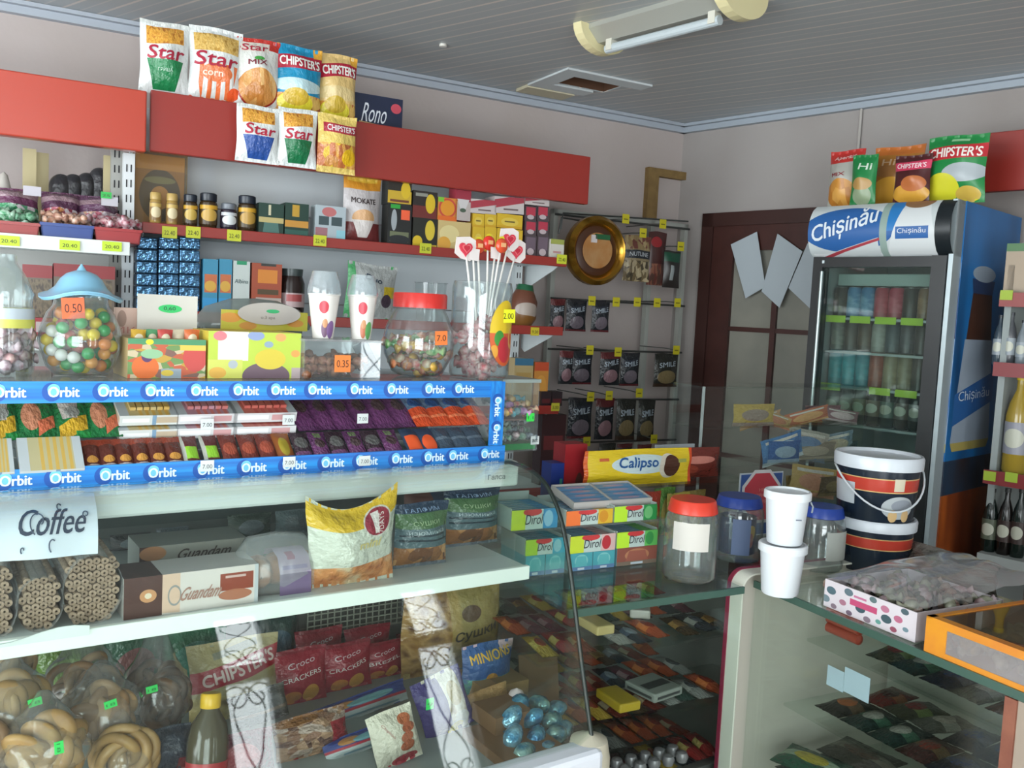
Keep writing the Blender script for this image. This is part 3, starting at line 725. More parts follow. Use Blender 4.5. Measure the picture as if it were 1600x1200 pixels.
# ================================================================== GLASS COUNTER 1 (between case and corner)
t = thing('glass_counter', 'low glass counter with shelves of sweets right of the curved case', 'counter', L2W(1.28, 1.5, 0, RB), RB)
c0, c1 = W2L(Vector((1.125, 1.42, 0)), RB).x, 1.46
ALU = M('9da39c', .35, .5)
def CB(name, x0, x1, y0, y1, z0, z1, m, bev=0): return B().box(x0 - 1.28, x1 - 1.28, y0 - 1.5, y1 - 1.5, z0, z1).build(name, m, t, bev=bev)
CB('glass_top', c0, c1, 1.50, 2.15, .942, .95, GLASS)
CB('glass_top', c1, 2.0, 1.615, 2.15, .942, .95, GLASS)
CB('front_glass', c0, c1, 1.50, 1.506, .46, .941, GLASS)
CB('base', c0, 2.0, 1.62, 2.13, 0, .45, M('8b8a84', .5))
CB('back_panel', c0, 2.0, 2.13, 2.15, .45, .94, M('7d7f7c', .5))
CB('inner_floor', c0, c1 + .5, 1.62, 2.13, .45, .46, M('6e6e6a', .5))
CSH = [.46, .62, .79]
for z in CSH[1:]: CB('glass_shelf', c0 + .01, 1.9, 1.62, 2.12, z - .006, z, GLASS)
CB('top_edge_strip', c0, c1, 1.497, 1.503, .936, .952, M('3f5a50', .3))
CB('front_base', c0, c1, 1.50, 1.619, 0, .46, M('8b8a84', .5))
# riser shelf
sc0 = xb(1096, 660, 1.99); rx0 = xb(880, 740, 1.885); RWd = sc0 + .12 - rx0
t = thing('glass_riser', 'small clear glass riser shelf on the counter under the yellow cookies', 'shelf', L2W(rx0, 1.885, .95, RB), RB)
B().box(0, RWd, 0, .10, .155, .16).build('glass_shelf', GLASS, t); B().box(0, .005, 0, .10, 0, .155).build('side_glass', GLASS, t); B().box(RWd - .005, RWd, 0, .10, 0, .155).build('side_glass', GLASS, t)
RISZ = 1.11
# showcase box
sc0, sc1 = xb(1096, 660, 1.99), xb(1350, 660, 1.99); sct = hit(1100, 604, 1.99, RB).z
t = thing('glass_showcase', 'upright glass showcase with pastry packs standing on the corner counter', 'display case', L2W((sc0 + sc1) / 2, 1.99, .95, RB), RB)
hw_ = (sc1 - sc0) / 2; H_ = sct - .95
B().box(-hw_, hw_, 0, .005, 0, H_).build('front_glass', GLASS, t); B().box(-hw_, -hw_ + .005, .005, .14, 0, H_).build('side_glass', GLASS, t); B().box(hw_ - .005, hw_, .005, .14, 0, H_).build('side_glass', GLASS, t)
B().box(-hw_, hw_, .005, .14, H_ - .005, H_).build('top_glass', GLASS, t)
B().box(-hw_ - .003, -hw_ + .003, -.004, .002, 0, H_).build('edge_trim', M('8f9a98', .3), t)
SCZ = []
for py in (664, 722, 780): z = hit(1230, py, 2.01, RB).z; SCZ.append(z); B().box(-hw_ + .006, hw_ - .006, .008, .135, z - .95 - .005, z - .95).build('glass_shelf', GLASS, t)
# ================================================================== RIGHT GLASS COUNTER
q0 = W2L(Vector((1.659, 1.393, 0)), RC).x
t = thing('glass_counter', 'right hand glass counter with a cream end panel and maroon edge', 'counter', L2W(q0, YC, 0, RC), RC)
xw = W2L(hz(1572, 1075, .95), RC).x - q0
n_ = 8; rad = .035; Hh = .962
out = [(-.03 + rad - rad * math.cos(math.pi / 2 * k / n_), Hh - rad + rad * math.sin(math.pi / 2 * k / n_)) for k in range(n_ + 1)]
mrot = Matrix.Rotation(R(90), 4, 'Z')
# end panel in local y-z, thickness along x
B().poly(out + [(.52, Hh), (.52, 0), (-.03, 0)], .020, mat=mrot).build('end_panel', M('b2aea2', .5), t, (0.004, 0, 0))
rim = [(-.034, 0), (-.034, Hh - rad)] + [(-.034 + (rad + .0) - (rad) * math.cos(math.pi / 2 * k / n_), Hh + .004 - rad + rad * math.sin(math.pi / 2 * k / n_)) for k in range(1, n_ + 1)] + [(.5, Hh + .004)]
b = B()
def ribbon(pts, xa, xb_, th):
    vs = []; fs = []
    for k, (y, z) in enumerate(pts):
        a = pts[max(0, k - 1)]; c = pts[min(len(pts) - 1, k + 1)]; d = Vector((c[0] - a[0], c[1] - a[1])).normalized(); nn_ = Vector((-d.y, d.x)) * th
        vs += [(xa, y, z), (xb_, y, z), (xb_, y + nn_.x, z + nn_.y), (xa, y + nn_.x, z + nn_.y)]
    for k in range(len(pts) - 1):
        o = 4 * k
        for i in range(4): fs.append((o + i, o + (i + 1) % 4, o + 4 + (i + 1) % 4, o + 4 + i))
    fs += [(0, 1, 2, 3), (len(vs) - 4, len(vs) - 3, len(vs) - 2, len(vs) - 1)]
    return vs, fs
B().add(*ribbon(rim, -.018, .022, .004)).build('white_edging', M('d9d9cc', .4), t)
B().add(*ribbon([(y + .0, z) for y, z in rim], -.030, -.0182, .006)).build('maroon_edging', M('8c2a45', .35), t)
B().box(.02, xw + .5, 0, .5, .942, .95).build('glass_top', GLASS, t)
B().box(.023, xw, 0, .006, .30, .941).build('front_glass', GLASS, t)
B().box(.02, xw + .5, -.003, .003, .937, .953).build('top_edge_strip', M('3a5248', .3), t)
WD = M('6e3b2c', .5, sub=(20, '84503c'))
B().box(xw, xw + .022, -.006, .03, .0, .936).build('timber_post', WD, t)
B().box(xw + .022, xw + .5, -.002, .02, 0, .936).build('side_board', M('8f8072', .6), t)
B().box(.02, xw + .5, .48, .5, 0, .94).build('back_board', M('8f8d84', .6), t)
B().box(.02, xw + .5, .0, .48, .25, .3).build('inner_floor', M('6e6a64', .6), t)
RSH = [.30, .50, .66, .81]
for z, d in ((.50, .02), (.66, .08), (.81, .14)): B().box(.06, xw - .005, d, .475, z - .006, z).build('glass_shelf', GLASS, t)
RCT = t
# ================================================================== GUM RACK DISPLAY on the case
GZ = 1.2225
t = thing('gum_display', 'two tier clear sweet rack on the case, edged with blue logo strips', 'display rack', ((DX0 + DX1) / 2, 1.63, GZ))
dx1_ = 1.085; YD = 1.63
BLU = P('1a6cc0', ('r', 0, 0, 1, 1, ('n', 3, '1b62b8', '1e7ccc', '2590dc')), rough=.3)
CLP = glass('f6f8f8', .8, .06, 'clear_acrylic')
def GB(name, x0, x1, y0, y1, z0, z1, m): return B().box(x0 - ox, x1 - ox, y0 - YD, y1 - YD, z0 - GZ, z1 - GZ).build(name, m, t)
GB('rack_floor', DX0, dx1_, 1.64, 1.95, GZ, GZ + .003, CLP)
STZ = 1.283
GB('upper_step', DX0, dx1_, 1.705, 1.95, STZ - .003, STZ, CLP); GB('step_riser', DX0, dx1_, 1.702, 1.705, GZ + .004, STZ, CLP)
GB('rack_top', DX0, dx1_, 1.64, 1.97, 1.395, 1.401, glass('eef2f2', .8, .10, 'rack_top'))
GB('back_sheet', DX0, dx1_, 1.95, 1.953, GZ + .004, 1.394, M('8f9896', .5))
GB('end_sheet', dx1_ - .003, dx1_, 1.64, 1.94, GZ + .004, 1.394, CLP)
TOPZ = 1.4015
o1 = GB('logo_strip', DX0, dx1_ + .003, 1.632, 1.637, 1.366, 1.4015, BLU)
o2 = GB('logo_strip', DX0, dx1_ + .018, 1.630, 1.635, GZ, 1.2585, BLU)
o3 = GB('logo_strip', dx1_ - .026, dx1_ + .010, 1.6295, 1.6315, 1.2595, 1.4005, BLU)
ws = 'd8ecf8'
tv, tf = text_verts('Orbit')
def logo(par, cx, cz, y, w_=.046, h_=.021, rot=0):
    g = B(); c, s_ = math.cos(R(rot)), math.sin(R(rot))
    def T(x, z): return (cx + x * c - z * s_, y, cz + x * s_ + z * c)
    g2 = B(); n2 = 18
    pts = [T(-.4 * w_ + .46 * h_ * 1.5 * math.cos(2 * math.pi * k / n2), .75 * h_ * math.sin(2 * math.pi * k / n2)) for k in range(n2)]
    g2.add([(p[0], p[1] + .0004, p[2]) for p in pts], [tuple(range(n2))]); g2.build('logo_globe', M('1550a4', .3), par)
    g3 = B(); pts = [T(-.33 * w_ + .30 * h_ * 1.5 * math.cos(2 * math.pi * k / n2), .2 * h_ + .45 * h_ * math.sin(2 * math.pi * k / n2)) for k in range(n2)]
    g3.add([(p[0], p[1] + .0002, p[2]) for p in pts], [tuple(range(n2))]); g3.build('logo_highlight', M('6fc0ec', .3), par)
    for q_, (dx, dz) in enumerate(((0, 0), (.0007, 0), (-.0007, 0), (0, .0006))):
        g.add([(p_[0], p_[1] - .00012 * q_, p_[2]) for p_ in [T(a * w_ + dx, b_ * h_ * .8 + dz) for a, b_ in tv]], tf)
    g.build('lettering', M(ws, .35), par)
for px in (15, 100, 177, 250, 320, 385, 443, 500, 565, 622, 680, 726): logo(o1, hit(px, 610, 1.632).x - ox, 1.384 - GZ, 1.6312 - YD)
for px in (25, 103, 180, 254, 330, 397, 460, 520, 573, 628, 678, 716, 765): logo(o2, hit(px, 735, 1.63).x - ox, 1.2405 - GZ, 1.6292 - YD)
for z in (1.345, 1.285): logo(o3, dx1_ - .008 - ox, z - GZ, 1.6287 - YD, .042, .018, -90)
# ================================================================== GOODS: crisps on the headers
n = 'n'; v_ = 'v'
NOOD = (n, 14, 'c98a35', 'e0a848', 'b5702a'); CHIP = (v_, 7, 'e0c23a', 'd8a02c', 'c8702c', 'e8d070')
WB = 'd9dcda'
def star(cup, bg=WB): return P(bg, ('r', .12, .66, .88, .92, NOOD), ('r', .06, .60, .94, .68, bg, .05), ('t', .5, .06, .46, .22, .38, cup), ('r', .0, .95, 1, 1, 'c9ccc8'), crinkle=.35, rough=.25)
YT = YF + .02
zf = 2.146
bag('crisp_bag', 'large white puffed snack bag with a green cup, leftmost on top of the header', 'snack bag', S(220, 300, 30, YT, RB, zf), .07, star('1f7a48'), [('Star', .52, .555, .74, .19, 'a8243c', .2), ('ГРИЦА', .5, .32, .3, .05, 'b8d8c4')], 1, group='snack bags on top of the red header')
bag('crisp_bag', 'white puffed snack bag with an orange striped cup on top of the header', 'snack bag', S(298, 384, 40, YT, RB, zf), .07,
    P(WB, ('r', .08, .66, .92, .90, ('n', 14, 'c9a052', 'd8b468', 'b58a3c')), ('t', .5, .0, .50, .26, .42, ('s', 6, 'e0703c', 'dfe0dc')), ('e', .5, .38, .3, .12, 'e07848'), ('e', .86, .1, .14, .12, 'e85a2c'), crinkle=.35, rough=.25),
    [('Star', .5, .555, .82, .19, 'a8243c', .2), ('corn', .42, .36, .38, .06, 'f0d8c0')], 2, group='snack bags on top of the red header')
bag('crisp_bag', 'snack mix bag with a red top and a round picture of snacks on the header', 'snack bag', S(371, 443, 57, YT, RB, zf - .002), .07,
    P('d4d4ce', ('r', 0, .84, 1, 1, 'b8342c'), ('t', .42, .80, .94, .30, .34, 'd8cfc4'), ('e', .5, .28, .47, .26, '9a2c24'), ('e', .5, .30, .44, .26, (v_, 5, 'd09a58', 'c88a48', 'e0b070', 'b87838')), ('e', .5, .70, .12, .03, '4aa04a'), crinkle=.3, rough=.25),
    [('Star', .42, .86, .58, .10, 'a8243c', .2), ('MIX', .46, .64, .42, .07, '7a2434')], 3, group='snack bags on top of the red header')
def chipster(base, low, chip='dccf3a'): return P(base, ('r', 0, .66, 1, .86, 'a62438', .05), ('r', .8, .86, 1, 1, 'd8a03a'), ('e', .45, .42, .6, .10, low), ('r', 0, 0, 1, .30, (v_, 6, 'b86a3c', 'c88a3a', 'd8b060', '9a5030')), ('e', .42, .18, .38, .16, chip), ('e', .42, .26, .28, .12, 'c8a838'), crinkle=.3, rough=.22)
bag('crisp_bag', 'blue crisps bag with a red brand band and yellow crisps on the header', 'snack bag', S(435, 509, 69, YT, RB, zf - .004), .07, chipster('1c86ae', 'b9d4d8'), [("CHIPSTER'S", .5, .755, .86, .13, 'e8e6e0', 0)], 4, group='snack bags on top of the red header')
bag('crisp_bag', 'cream and orange crisps bag, rightmost of the bags on top of the header', 'snack bag', S(503, 564, 82, YT + .02, RB, zf - .006), .07, chipster('d8b878', 'd8c088'), [("CHIPSTER'S", .5, .755, .86, .13, 'e8e6e0', 0)], 5, group='snack bags on top of the red header')
# pegged on the front of the header
YP = YF - .075
bag('crisp_bag', 'small white snack bag with a blue cup pinned on the header front', 'snack bag', S(372, 441, 163, YP, RB, yb=253), .05, star('2b4f96'), [('Star', .54, .565, .72, .18, 'b0243c', .2)], 6, group='snack bags pinned on the red header')
bag('crisp_bag', 'small white snack bag with a green cup pinned on the header front', 'snack bag', S(438, 500, 168, YP, RB, yb=260), .05, star('1f6e44'), [('Star', .52, .555, .72, .18, 'b0243c', .2)], 7, group='snack bags pinned on the red header')
bag('crisp_bag', 'small yellow crisps bag pinned on the header front', 'snack bag', S(500, 562, 178, YP, RB, yb=270), .05,
    P('dcc06a', ('r', .12, .68, 1, .84, 'a83040'), ('r', 0, .10, 1, .5, (v_, 6, 'e0b83a', 'b86a3a', 'd8a050', 'c88a48')), ('e', .8, .28, .2, .14, 'e8b820'), crinkle=.35, rough=.25), [("CHIPSTER'S", .58, .76, .74, .10, 'ecdfe0')], 8, group='snack bags pinned on the red header')
s = S(555, 630, 150, YF + .12, RB, 2.128)
carton('biscuit_carton', 'dark navy biscuit carton lying on the shelf top behind the header', 'box', s, .12, P('1c2540', ('r', .1, .25, .95, .3, 'c0a070', -.10), ('e', .86, .75, .11, .12, 'c04858')), M('1c2540'), [('Rono', .42, .56, .50, .46, 'dfe3ea', .2)])
# crisps on the fridge
Yf = 2.96; zf = ztop + .001
bag('crisp_bag', 'snack mix bag with a red top, leftmost on the drinks fridge', 'snack bag', S(1290, 1345, 232, Yf, RW, zf), .08, P('a8a8a0', ('r', 0, .78, 1, 1, 'b8332e'), ('e', .45, .26, .45, .25, (v_, 5, 'c88a3a', 'b87830', 'd8a050'))), [('Aperitif', .5, .86, .6, .08, 'd8b0ac', .1), ('MIX', .4, .58, .4, .06, '8a3038')], 11, group='snack bags on the drinks fridge')
bag('crisp_bag', 'narrow green snack bag between two others on the drinks fridge', 'snack bag', S(1328, 1368, 240, Yf - .05, RW, zf), .05, P('1e7a40', ('e', .5, .2, .36, .2, '8a9a7c'), ('e', .5, .42, .4, .12, 'b08a50')), [('Hi', .6, .76, .5, .12, 'c8d8c8', .1)], 12, group='snack bags on the drinks fridge')
bag('crisp_bag', 'orange brown snack bag standing at the back on the fridge', 'snack bag', S(1362, 1440, 226, Yf + .06, RW, zf), .07, P('a8702c', ('r', 0, .86, 1, 1, 'b8682c'), ('e', .4, .25, .5, .25, 'd8a03a'), ('e', .35, .6, .34, .1, '9a6a3a')), [('Hi', .35, .74, .3, .1, 'd0b090', .1)], 13, group='snack bags on the drinks fridge')
bag('crisp_bag', 'maroon crisps bag with a pink brand band on the fridge', 'snack bag', S(1394, 1452, 240, Yf - .04, RW, zf), .06, P('4a1e20', ('r', 0, .68, 1, .86, 'c83a5a', .03), ('e', .5, .2, .5, .2, 'd09a3a'), ('e', .6, .4, .34, .16, 'b86a3a')), [("CHIPSTER'S", .5, .77, .8, .10, 'ecd0d4')], 14, group='snack bags on the drinks fridge')
bag('crisp_bag', 'large green crisps bag with a red brand band, rightmost on the fridge', 'snack bag', S(1445, 1540, 208, Yf, RW, zf), .08, P('1f8040', ('r', 0, .64, 1, .84, 'b82c34', .04), ('e', .68, .44, .36, .14, 'a8b0b4'), ('e', .3, .22, .32, .22, 'd0cc30'), ('e', .75, .12, .2, .12, 'c8a84a'), ('r', .4, .90, .7, .94, '8ac090')), [("CHIPSTER'S", .5, .74, .88, .14, 'ece4dc')], 15, group='snack bags on the drinks fridge')
# ================================================================== COFFEE SHELF (B1, z 1.76)
Z1 = 1.7605; YI = YF + .03
s = S(212, 289, 243, 3.02, RB, Z1)
t = thing('coffee_gift_pack', 'tall gold and clear gift pack with a dark round emblem on the coffee shelf', 'gift pack', s.p, RB)
B().box(-s.w / 2, s.w / 2, 0, .06, 0, s.h).build('backing', P('8a6a20', ('e', .5, .45, .42, .36, '2c2620'), ('e', .5, .42, .2, .16, 'b08a40'), ('r', 0, .8, 1, 1, 'b08a24'), ('e', .5, .66, .32, .05, '6a7a78')), t)
B().box(-s.w / 2 - .004, s.w / 2 + .004, -.03, .064, 0.001, s.h + .004).build('clear_cover', glass('ecd9a0', 1.2, .06, 'amber_plastic'), t)
def coffee_jar(px0, px1, py, lb, body, lid, lab, Y=YI, h0=.78):
    s = S(px0, px1, py, Y, RB, Z1); r = s.w / 2
    t = thing('coffee_jar', lb, 'jar', L2W(s.x, Y + r, Z1, RB), RB, group='instant coffee jars on the shelf')
    o = B().lathe([(r * .86, 0), (r * .95, s.h * .05), (r, s.h * .35), (r * .95, s.h * h0 * .95), (r * .8, s.h * h0)], 20).build('jar_body', M(body, .12), t); autosmooth(o)
    o = B().lathe([(r * 1.01, s.h * .14), (r * 1.02, s.h * h0 * .88)], 20, cap=False).build('label', P(lab[0], ('e', .5, .45, .16, .3, lab[1]), ('r', .3, .75, .7, .95, lab[2])), t); autosmooth(o)
    lathe_obj('lid', [(r * .9, s.h * h0), (r * .93, s.h * h0 + .002), (r * .93, s.h - .003), (r * .8, s.h)], M(lid, .35), t, 20)
coffee_jar(235, 254, 300, 'left gold jar in front of the gold gift pack', 'a88a4c', 'b89a5a', ('8a6a3c', 'd8c8a0', 'c8aa60'), YI)
coffee_jar(261, 280, 302, 'right gold jar in front of the gold gift pack', 'a88a4c', 'b89a5a', ('8a6a3c', 'd8c8a0', 'c8aa60'), YI)
coffee_jar(288, 311, 303, 'smaller dark coffee jar with a dark lid and gold label', '3a2c1c', '1c2430', ('4a3c22', 'c8a850', 'c89a30'))
coffee_jar(314, 343, 301, 'large dark coffee jar with a wide dark lid beside the smaller one', '3a2a18', '1c222c', ('4a3618', 'c8a048', 'd0a030'))
coffee_jar(347, 373, 317, 'dark coffee jar with a silver cap and a red and white oval label', '2a2230', '6a7078', ('2c2634', 'd8dcdc', 'c8ccd0'))
coffee_jar(375, 404, 305, 'dark coffee jar with a gold label beside the green tins', '3a2a18', '1a2230', ('4a3a1c', 'b89040', 'd0a030'))
def ca(nm, lb, px0, px1, py, Y, z, d, front, side, tx=(), r=RB, cat='box', group=None, yb=None, **k):
    return carton(nm, lb, cat, S(px0, px1, py, Y, r, z, yb), d, front, side, tx, group, **k)
ca('tea_tin', 'dark green tea box with a pale band, left of the pair', 405, 444, 318, YI, Z1, .07, P('1c3a30', ('r', .0, .38, 1, .55, 'b8a870'), ('t', .5, 0, .38, .34, .28, '4a7068'), ('r', .38, .62, .48, .95, 'c8c0a0')), M('1c332c'), group='dark green tea boxes')
ca('tea_tin', 'dark green tea box with an orange band, right of the pair', 446, 483, 318, YI, Z1, .07, P('1a382e', ('r', 0, .28, 1, .48, 'c08a38'), ('r', .3, .6, .6, .95, 'b89030'), ('r', .0, .0, 1, .2, '2a564c')), M('1c332c'), group='dark green tea boxes')
ca('chocolate_box', 'small pale blue and grey box with dark pictures on the coffee shelf', 494, 541, 322, YI, Z1, .06, P('a8b4ba', ('r', .1, .42, .44, .68, '3c4c50'), ('r', .52, .42, .88, .68, '3c4c50'), ('e', .44, .82, .24, .14, 'b86a6a'), ('r', 0, .08, .4, .34, '9a6a70'), ('r', .7, .05, 1, .3, '8ac0cc')), M('b4c0c4'))
bag('coffee_pouch', 'tall instant coffee pouch with an orange top and a cup picture', 'pouch', S(541, 601, 275, YI, RB, Z1), .06, P('b8b2b2', ('r', 0, .80, 1, 1, 'c8882a'), ('r', .1, .92, .9, 1, 'd8b040'), ('r', 0, 0, 1, .30, '6a2a2a'), ('e', .5, .36, .30, .14, 'c89a6a'), ('t', .5, .08, .34, .12, .30, 'c8c0bc'), crinkle=.2), [('MOKATE', .5, .63, .66, .08, '3a2c2c')], 21, stand=True)
YA = YI + .01
for (a, b_, c, d, lb, fr_) in (
    (607, 644, 281, 320, 'black and yellow coffee pack, upper of the left stack', P('2a2620', ('r', 0, .05, 1, .55, 'c0a030'), ('e', .75, .6, .2, .34, 'd0b028'), ('r', .1, .1, .9, .2, '6a3a2a'))),
    (607, 644, 320, 380, 'tall black coffee pack with an orange sticker, lower of the left stack', P('1c1e1e', ('r', .1, .1, .9, .34, '6a7054'), ('e', .5, .16, .45, .1, '1c2024'), ('e', .26, .62, .12, .26, '9aa0a4'), ('r', .1, .9, .5, 1, '2f9a3a'), ('r', .55, .64, .92, .88, 'e8603a'))),
    (646, 684, 299, 341, 'black and red coffee pack, upper of the right stack', P('2a2422', ('r', 0, .0, 1, .45, '6a2a26'), ('e', .72, .55, .2, .36, 'd0b028'), ('r', .1, .8, .6, .92, '8a8a80'))),
    (646, 684, 341, 381, 'black and yellow coffee pack, lower of the right stack', P('22241e', ('e', .7, .6, .2, .34, 'd0b838'), ('e', .2, .2, .2, .2, 'd8b828'), ('r', 0, 0, 1, .12, 'c8a830')))):
    s = S(a, b_, c, YA, RB, None, d); s2 = Z1 if d > 370 else None
    if s2: s = S(a, b_, c, YA, RB, Z1)
    carton('coffee_pack', lb, 'pack', s, .06, fr_, M('24221e'), group='coffee packs stacked by the tea')
zz_ = S(684, 715, 345, YA, RB, Z1)
for (a, b_, c, d, lb, fr_, sd) in (
    (685, 736, 346, 999, 'cream and orange tea box, lower', P('c8b078', ('e', .35, .55, .3, .3, 'd8c890'), ('r', .6, .3, 1, .5, '8a7040'), ('e', .2, .2, .2, .25, 'd8a040')), 'c8a868'),
    (685, 715, 309, 345, 'orange tea box with a round fruit picture, upper', P('cc8038', ('e', .5, .55, .36, .34, 'd8902c'), ('arc', .5, .55, .46, .42, .8, 'c0483a'), ('r', 0, .8, .3, 1, '7ab838'), ('r', 0, 0, 1, .2, 'd86828')), 'c88a40'),
    (713, 737, 291, 345, 'narrow red and white tea box standing on end', P('b4a8a4', ('r', 0, .55, 1, 1, '9a3444'), ('t', .5, .25, .62, .1, .4, 'c8c4c4'), ('e', .5, .3, .2, .06, '4a5a4a')), 'a03040')):
    s = S(a, b_, c, YA, RB, Z1) if d == 999 else S(a, b_, c, YA, RB, None, d)
    carton('tea_box', lb, 'box', s, .06, fr_, M(sd), group='tea boxes on the coffee shelf')
YEL = P('d0ac30', ('e', .5, .45, .34, .3, 'd8bc50'), ('r', .3, .42, .7, .52, '6a5a30'), ('r', 0, 0, 1, .16, 'c89a28')); k = 0
for (a, b_, c, d) in ((739, 757, 355, 999), (758, 776, 355, 999), (777, 817, 358, 999), (739, 757, 334, 355), (758, 776, 334, 355), (777, 817, 335, 357)):
    s = S(a, b_, c, YA, RB, Z1) if d == 999 else S(a, b_, c, YA, RB, None, d)
    carton('tea_box', '%s yellow tea box of the %s row behind the heart lollipops' % (('left', 'middle', 'right')[k % 3], ('lower', 'upper')[k // 3]), 'box', s, .06, YEL, M('c8a030'), group='yellow tea boxes'); k += 1
RW_ = P('c4bab8', ('r', 0, .5, 1, 1, 'a8404c', .4), ('r', .3, .2, .8, .3, '6a5a5a'))
for (a, b_, c, d, lb, rl) in ((736, 776, 312, 334, 'white and red flat box, left on the yellow tea boxes', 2), (774, 820, 308, 334, 'white flat box with a red corner lying over the yellow tea boxes', 4), (821, 859, 305, 321, 'red and white flat box on the small red packs', 2)):
    carton('flat_box', lb, 'box', S(a, b_, c, YA, RB, None, d), .08, RW_, M('b8a8a6'), [('Milka', .6, .3, .3, .3, '5a4a4a')] if 0 else (), roll=-rl * .5, group='red and white flat boxes on top of the tea')
for i in range(2):
    for j in range(3):
        a = 821 + 19 * i; c = 322 + j * 23; s = S(a, a + 18, c, YA, RB, Z1) if j == 2 else S(a, a + 18, c, YA, RB, None, c + 23)
        carton('gelatin_pack', 'small dark red spice pack, %s column, %s from top' % (('left', 'right')[i], wd[j]), 'pack', s, .05, P('4a4044', ('r', .1, .35, .9, .92, 'b03a4c' if j < 2 else '6a5a66'), ('e', .5, .25, .3, .16, 'b8a8ac')), M('4a3a3e'), group='small red packs at the shelf end')
ca('small_box', 'little white box at the far right end of the coffee shelf', 861, 882, 374, YI, Z1, .03, P('c9c4bc', ('r', 0, .75, 1, 1, '9aa050'), ('r', .2, .3, .8, .4, 'b88a88')), M('c9c4bc'))
# shelf price tags
for px, py, lb in ((265, 363, 'under the gold gift pack'), (302, 363, 'under the small dark coffee jar'), (366, 368, 'under the silver capped jar'), (500, 376, 'under the pale blue box'), (665, 388, 'under the coffee packs'), (878, 405, 'at the right end of the coffee shelf')):
    tag(px, py, .042, .034, YF - .003, RB, 'c4c832', 'yellow price tag ' + lb, '22.40', group='yellow price tags on the coffee shelf')
tag(836, 518, .035, .03, YF - .003, RB, 'c8b428', 'yellow price tag on the second red shelf right end', '9.50'); tag(868, 636, .035, .03, YF - .003, RB, 'b8b030', 'yellow price tag on the lowest red shelf right end', '5.00')
for px, py, lb in ((14, 376, 'under the green candy bag'), (109, 383, 'under the blue tray'), (175, 385, 'under the right red tray')):
    tag(px, py, .050, .026, 2.744, RB, 'c4e030', 'lime price tag on the white shelf ' + lb, '20.40', group='lime tags on the white candy shelf')
# ================================================================== CANDY TRAYS (left shelf, z 1.692)
Z0 = 1.6925
CK = [('b86a78', 'd8c8cc'), ('c88a5a', 'd8c0b0'), ('d0c8cc', 'a8788a'), ('8a3a4a', 'c8b0b4'), ('c8a088', '9a5a5a')]
def candy_mesh(r=.011):
    b = B(); n_ = 7
    b.lathe([(r * .1, -r * 2.1), (r * .9, -r * 2.0), (r * .28, -r * 1.1), (r * .8, -r * .7), (r * .95, 0), (r * .8, r * .7), (r * .28, r * 1.1), (r * .9, r * 2.0), (r * .1, r * 2.1)], n_)
    return b.mesh('wrapped_candy', True)
CANDY = {}
def candy(col, col2, loc, sc, label, group, rnd, nm='wrapped_candy'):
    k = (col, col2)
    if k not in CANDY:
        me = candy_mesh(); me.materials.append(M(col, .25, sub=(90, col2))); CANDY[k] = me
    o = bpy.data.objects.new(nm, CANDY[k]); C.objects.link(o); o.location = loc; o.scale = (sc,) * 3
    o.rotation_euler = (rnd.uniform(0, 6), rnd.uniform(1, 2), rnd.uniform(0, 6)); return props(o, label, 'candy', group)
def tray(px0, px1, pt, Y, col, lb, cols, clb, grp, seed, pile=.05, nr=(6, 4), z=Z0):
    rnd = random.Random(seed); s = S(px0, px1, pt, Y, RB, z)
    t = thing('candy_tray', lb, 'tray', L2W(s.x, Y, z, RB), RB)
    w0, w1, h, D = s.w / 2 * .93, s.w / 2, s.h, .22
    b = B(); m = .003
    for (x0, x1, y0, y1) in ((-1, 1, 0, 0), (-1, 1, 1, 1), (-1, -1, 0, 1), (1, 1, 0, 1)):
        if y0 == y1:
            y = y0 * D; yo = m if y0 == 0 else -m
            b.add([(-w0, y, 0), (w0, y, 0), (w1, y, h), (-w1, y, h), (-w0, y + yo, 0), (w0, y + yo, 0), (w1, y + yo, h), (-w1, y + yo, h)], [(0, 1, 2, 3), (7, 6, 5, 4), (0, 4, 5, 1), (2, 6, 7, 3), (0, 3, 7, 4), (1, 5, 6, 2)])
        else:
            sg = x0; b.add([(sg * w0, 0, 0), (sg * w0, D, 0), (sg * w1, D, h), (sg * w1, 0, h), (sg * (w0 - m), 0, 0), (sg * (w0 - m), D, 0), (sg * (w1 - m), D, h), (sg * (w1 - m), 0, h)], [(0, 1, 2, 3), (7, 6, 5, 4), (0, 4, 5, 1), (2, 6, 7, 3), (0, 3, 7, 4), (1, 5, 6, 2)])
    b.box(-w0, w0, 0, D, 0, .003); b.build('tray_body', M(col, .35), t); B().box(-w1 - .002, w1 + .002, -.004, 0, h - .008, h).build('rim', M(col, .3), t)
    for i in range(nr[0]):
        for j in range(nr[1]):
            for lay in range(2):
                x = -w0 + .018 + (2 * w0 - .036) * (i + .5 * lay * .6) / (nr[0] - .6); y = .034 + j * .045
                c = rnd.choice(cols); candy(c[0], c[1], L2W(s.x + min(x, w0 - .014), Y + y, z + h * .72 + lay * .024 + j * .006 + rnd.uniform(-.004, .008), RB), rnd.uniform(.95, 1.25), clb, grp, rnd)
    return s
tray(-22, 62, 346, 2.775, '9a2a28', 'left red plastic tray holding green wrapped candies', [('3a8a5a', 'a8c8b0'), ('4a9a6a', 'c0d0c4'), ('8ab89a', '2a6a44')], 'green wrapped candy in the left red tray', 'candies in the left red tray', 31)
tray(63, 147, 350, 2.775, '1f3f86', 'blue plastic tray holding orange and pink wrapped candies', [('c88a6a', 'd8c0b0'), ('b86a78', 'd8c8cc'), ('c8a088', '9a6a5a')], 'orange or pink wrapped candy in the blue tray', 'candies in the blue tray', 32)
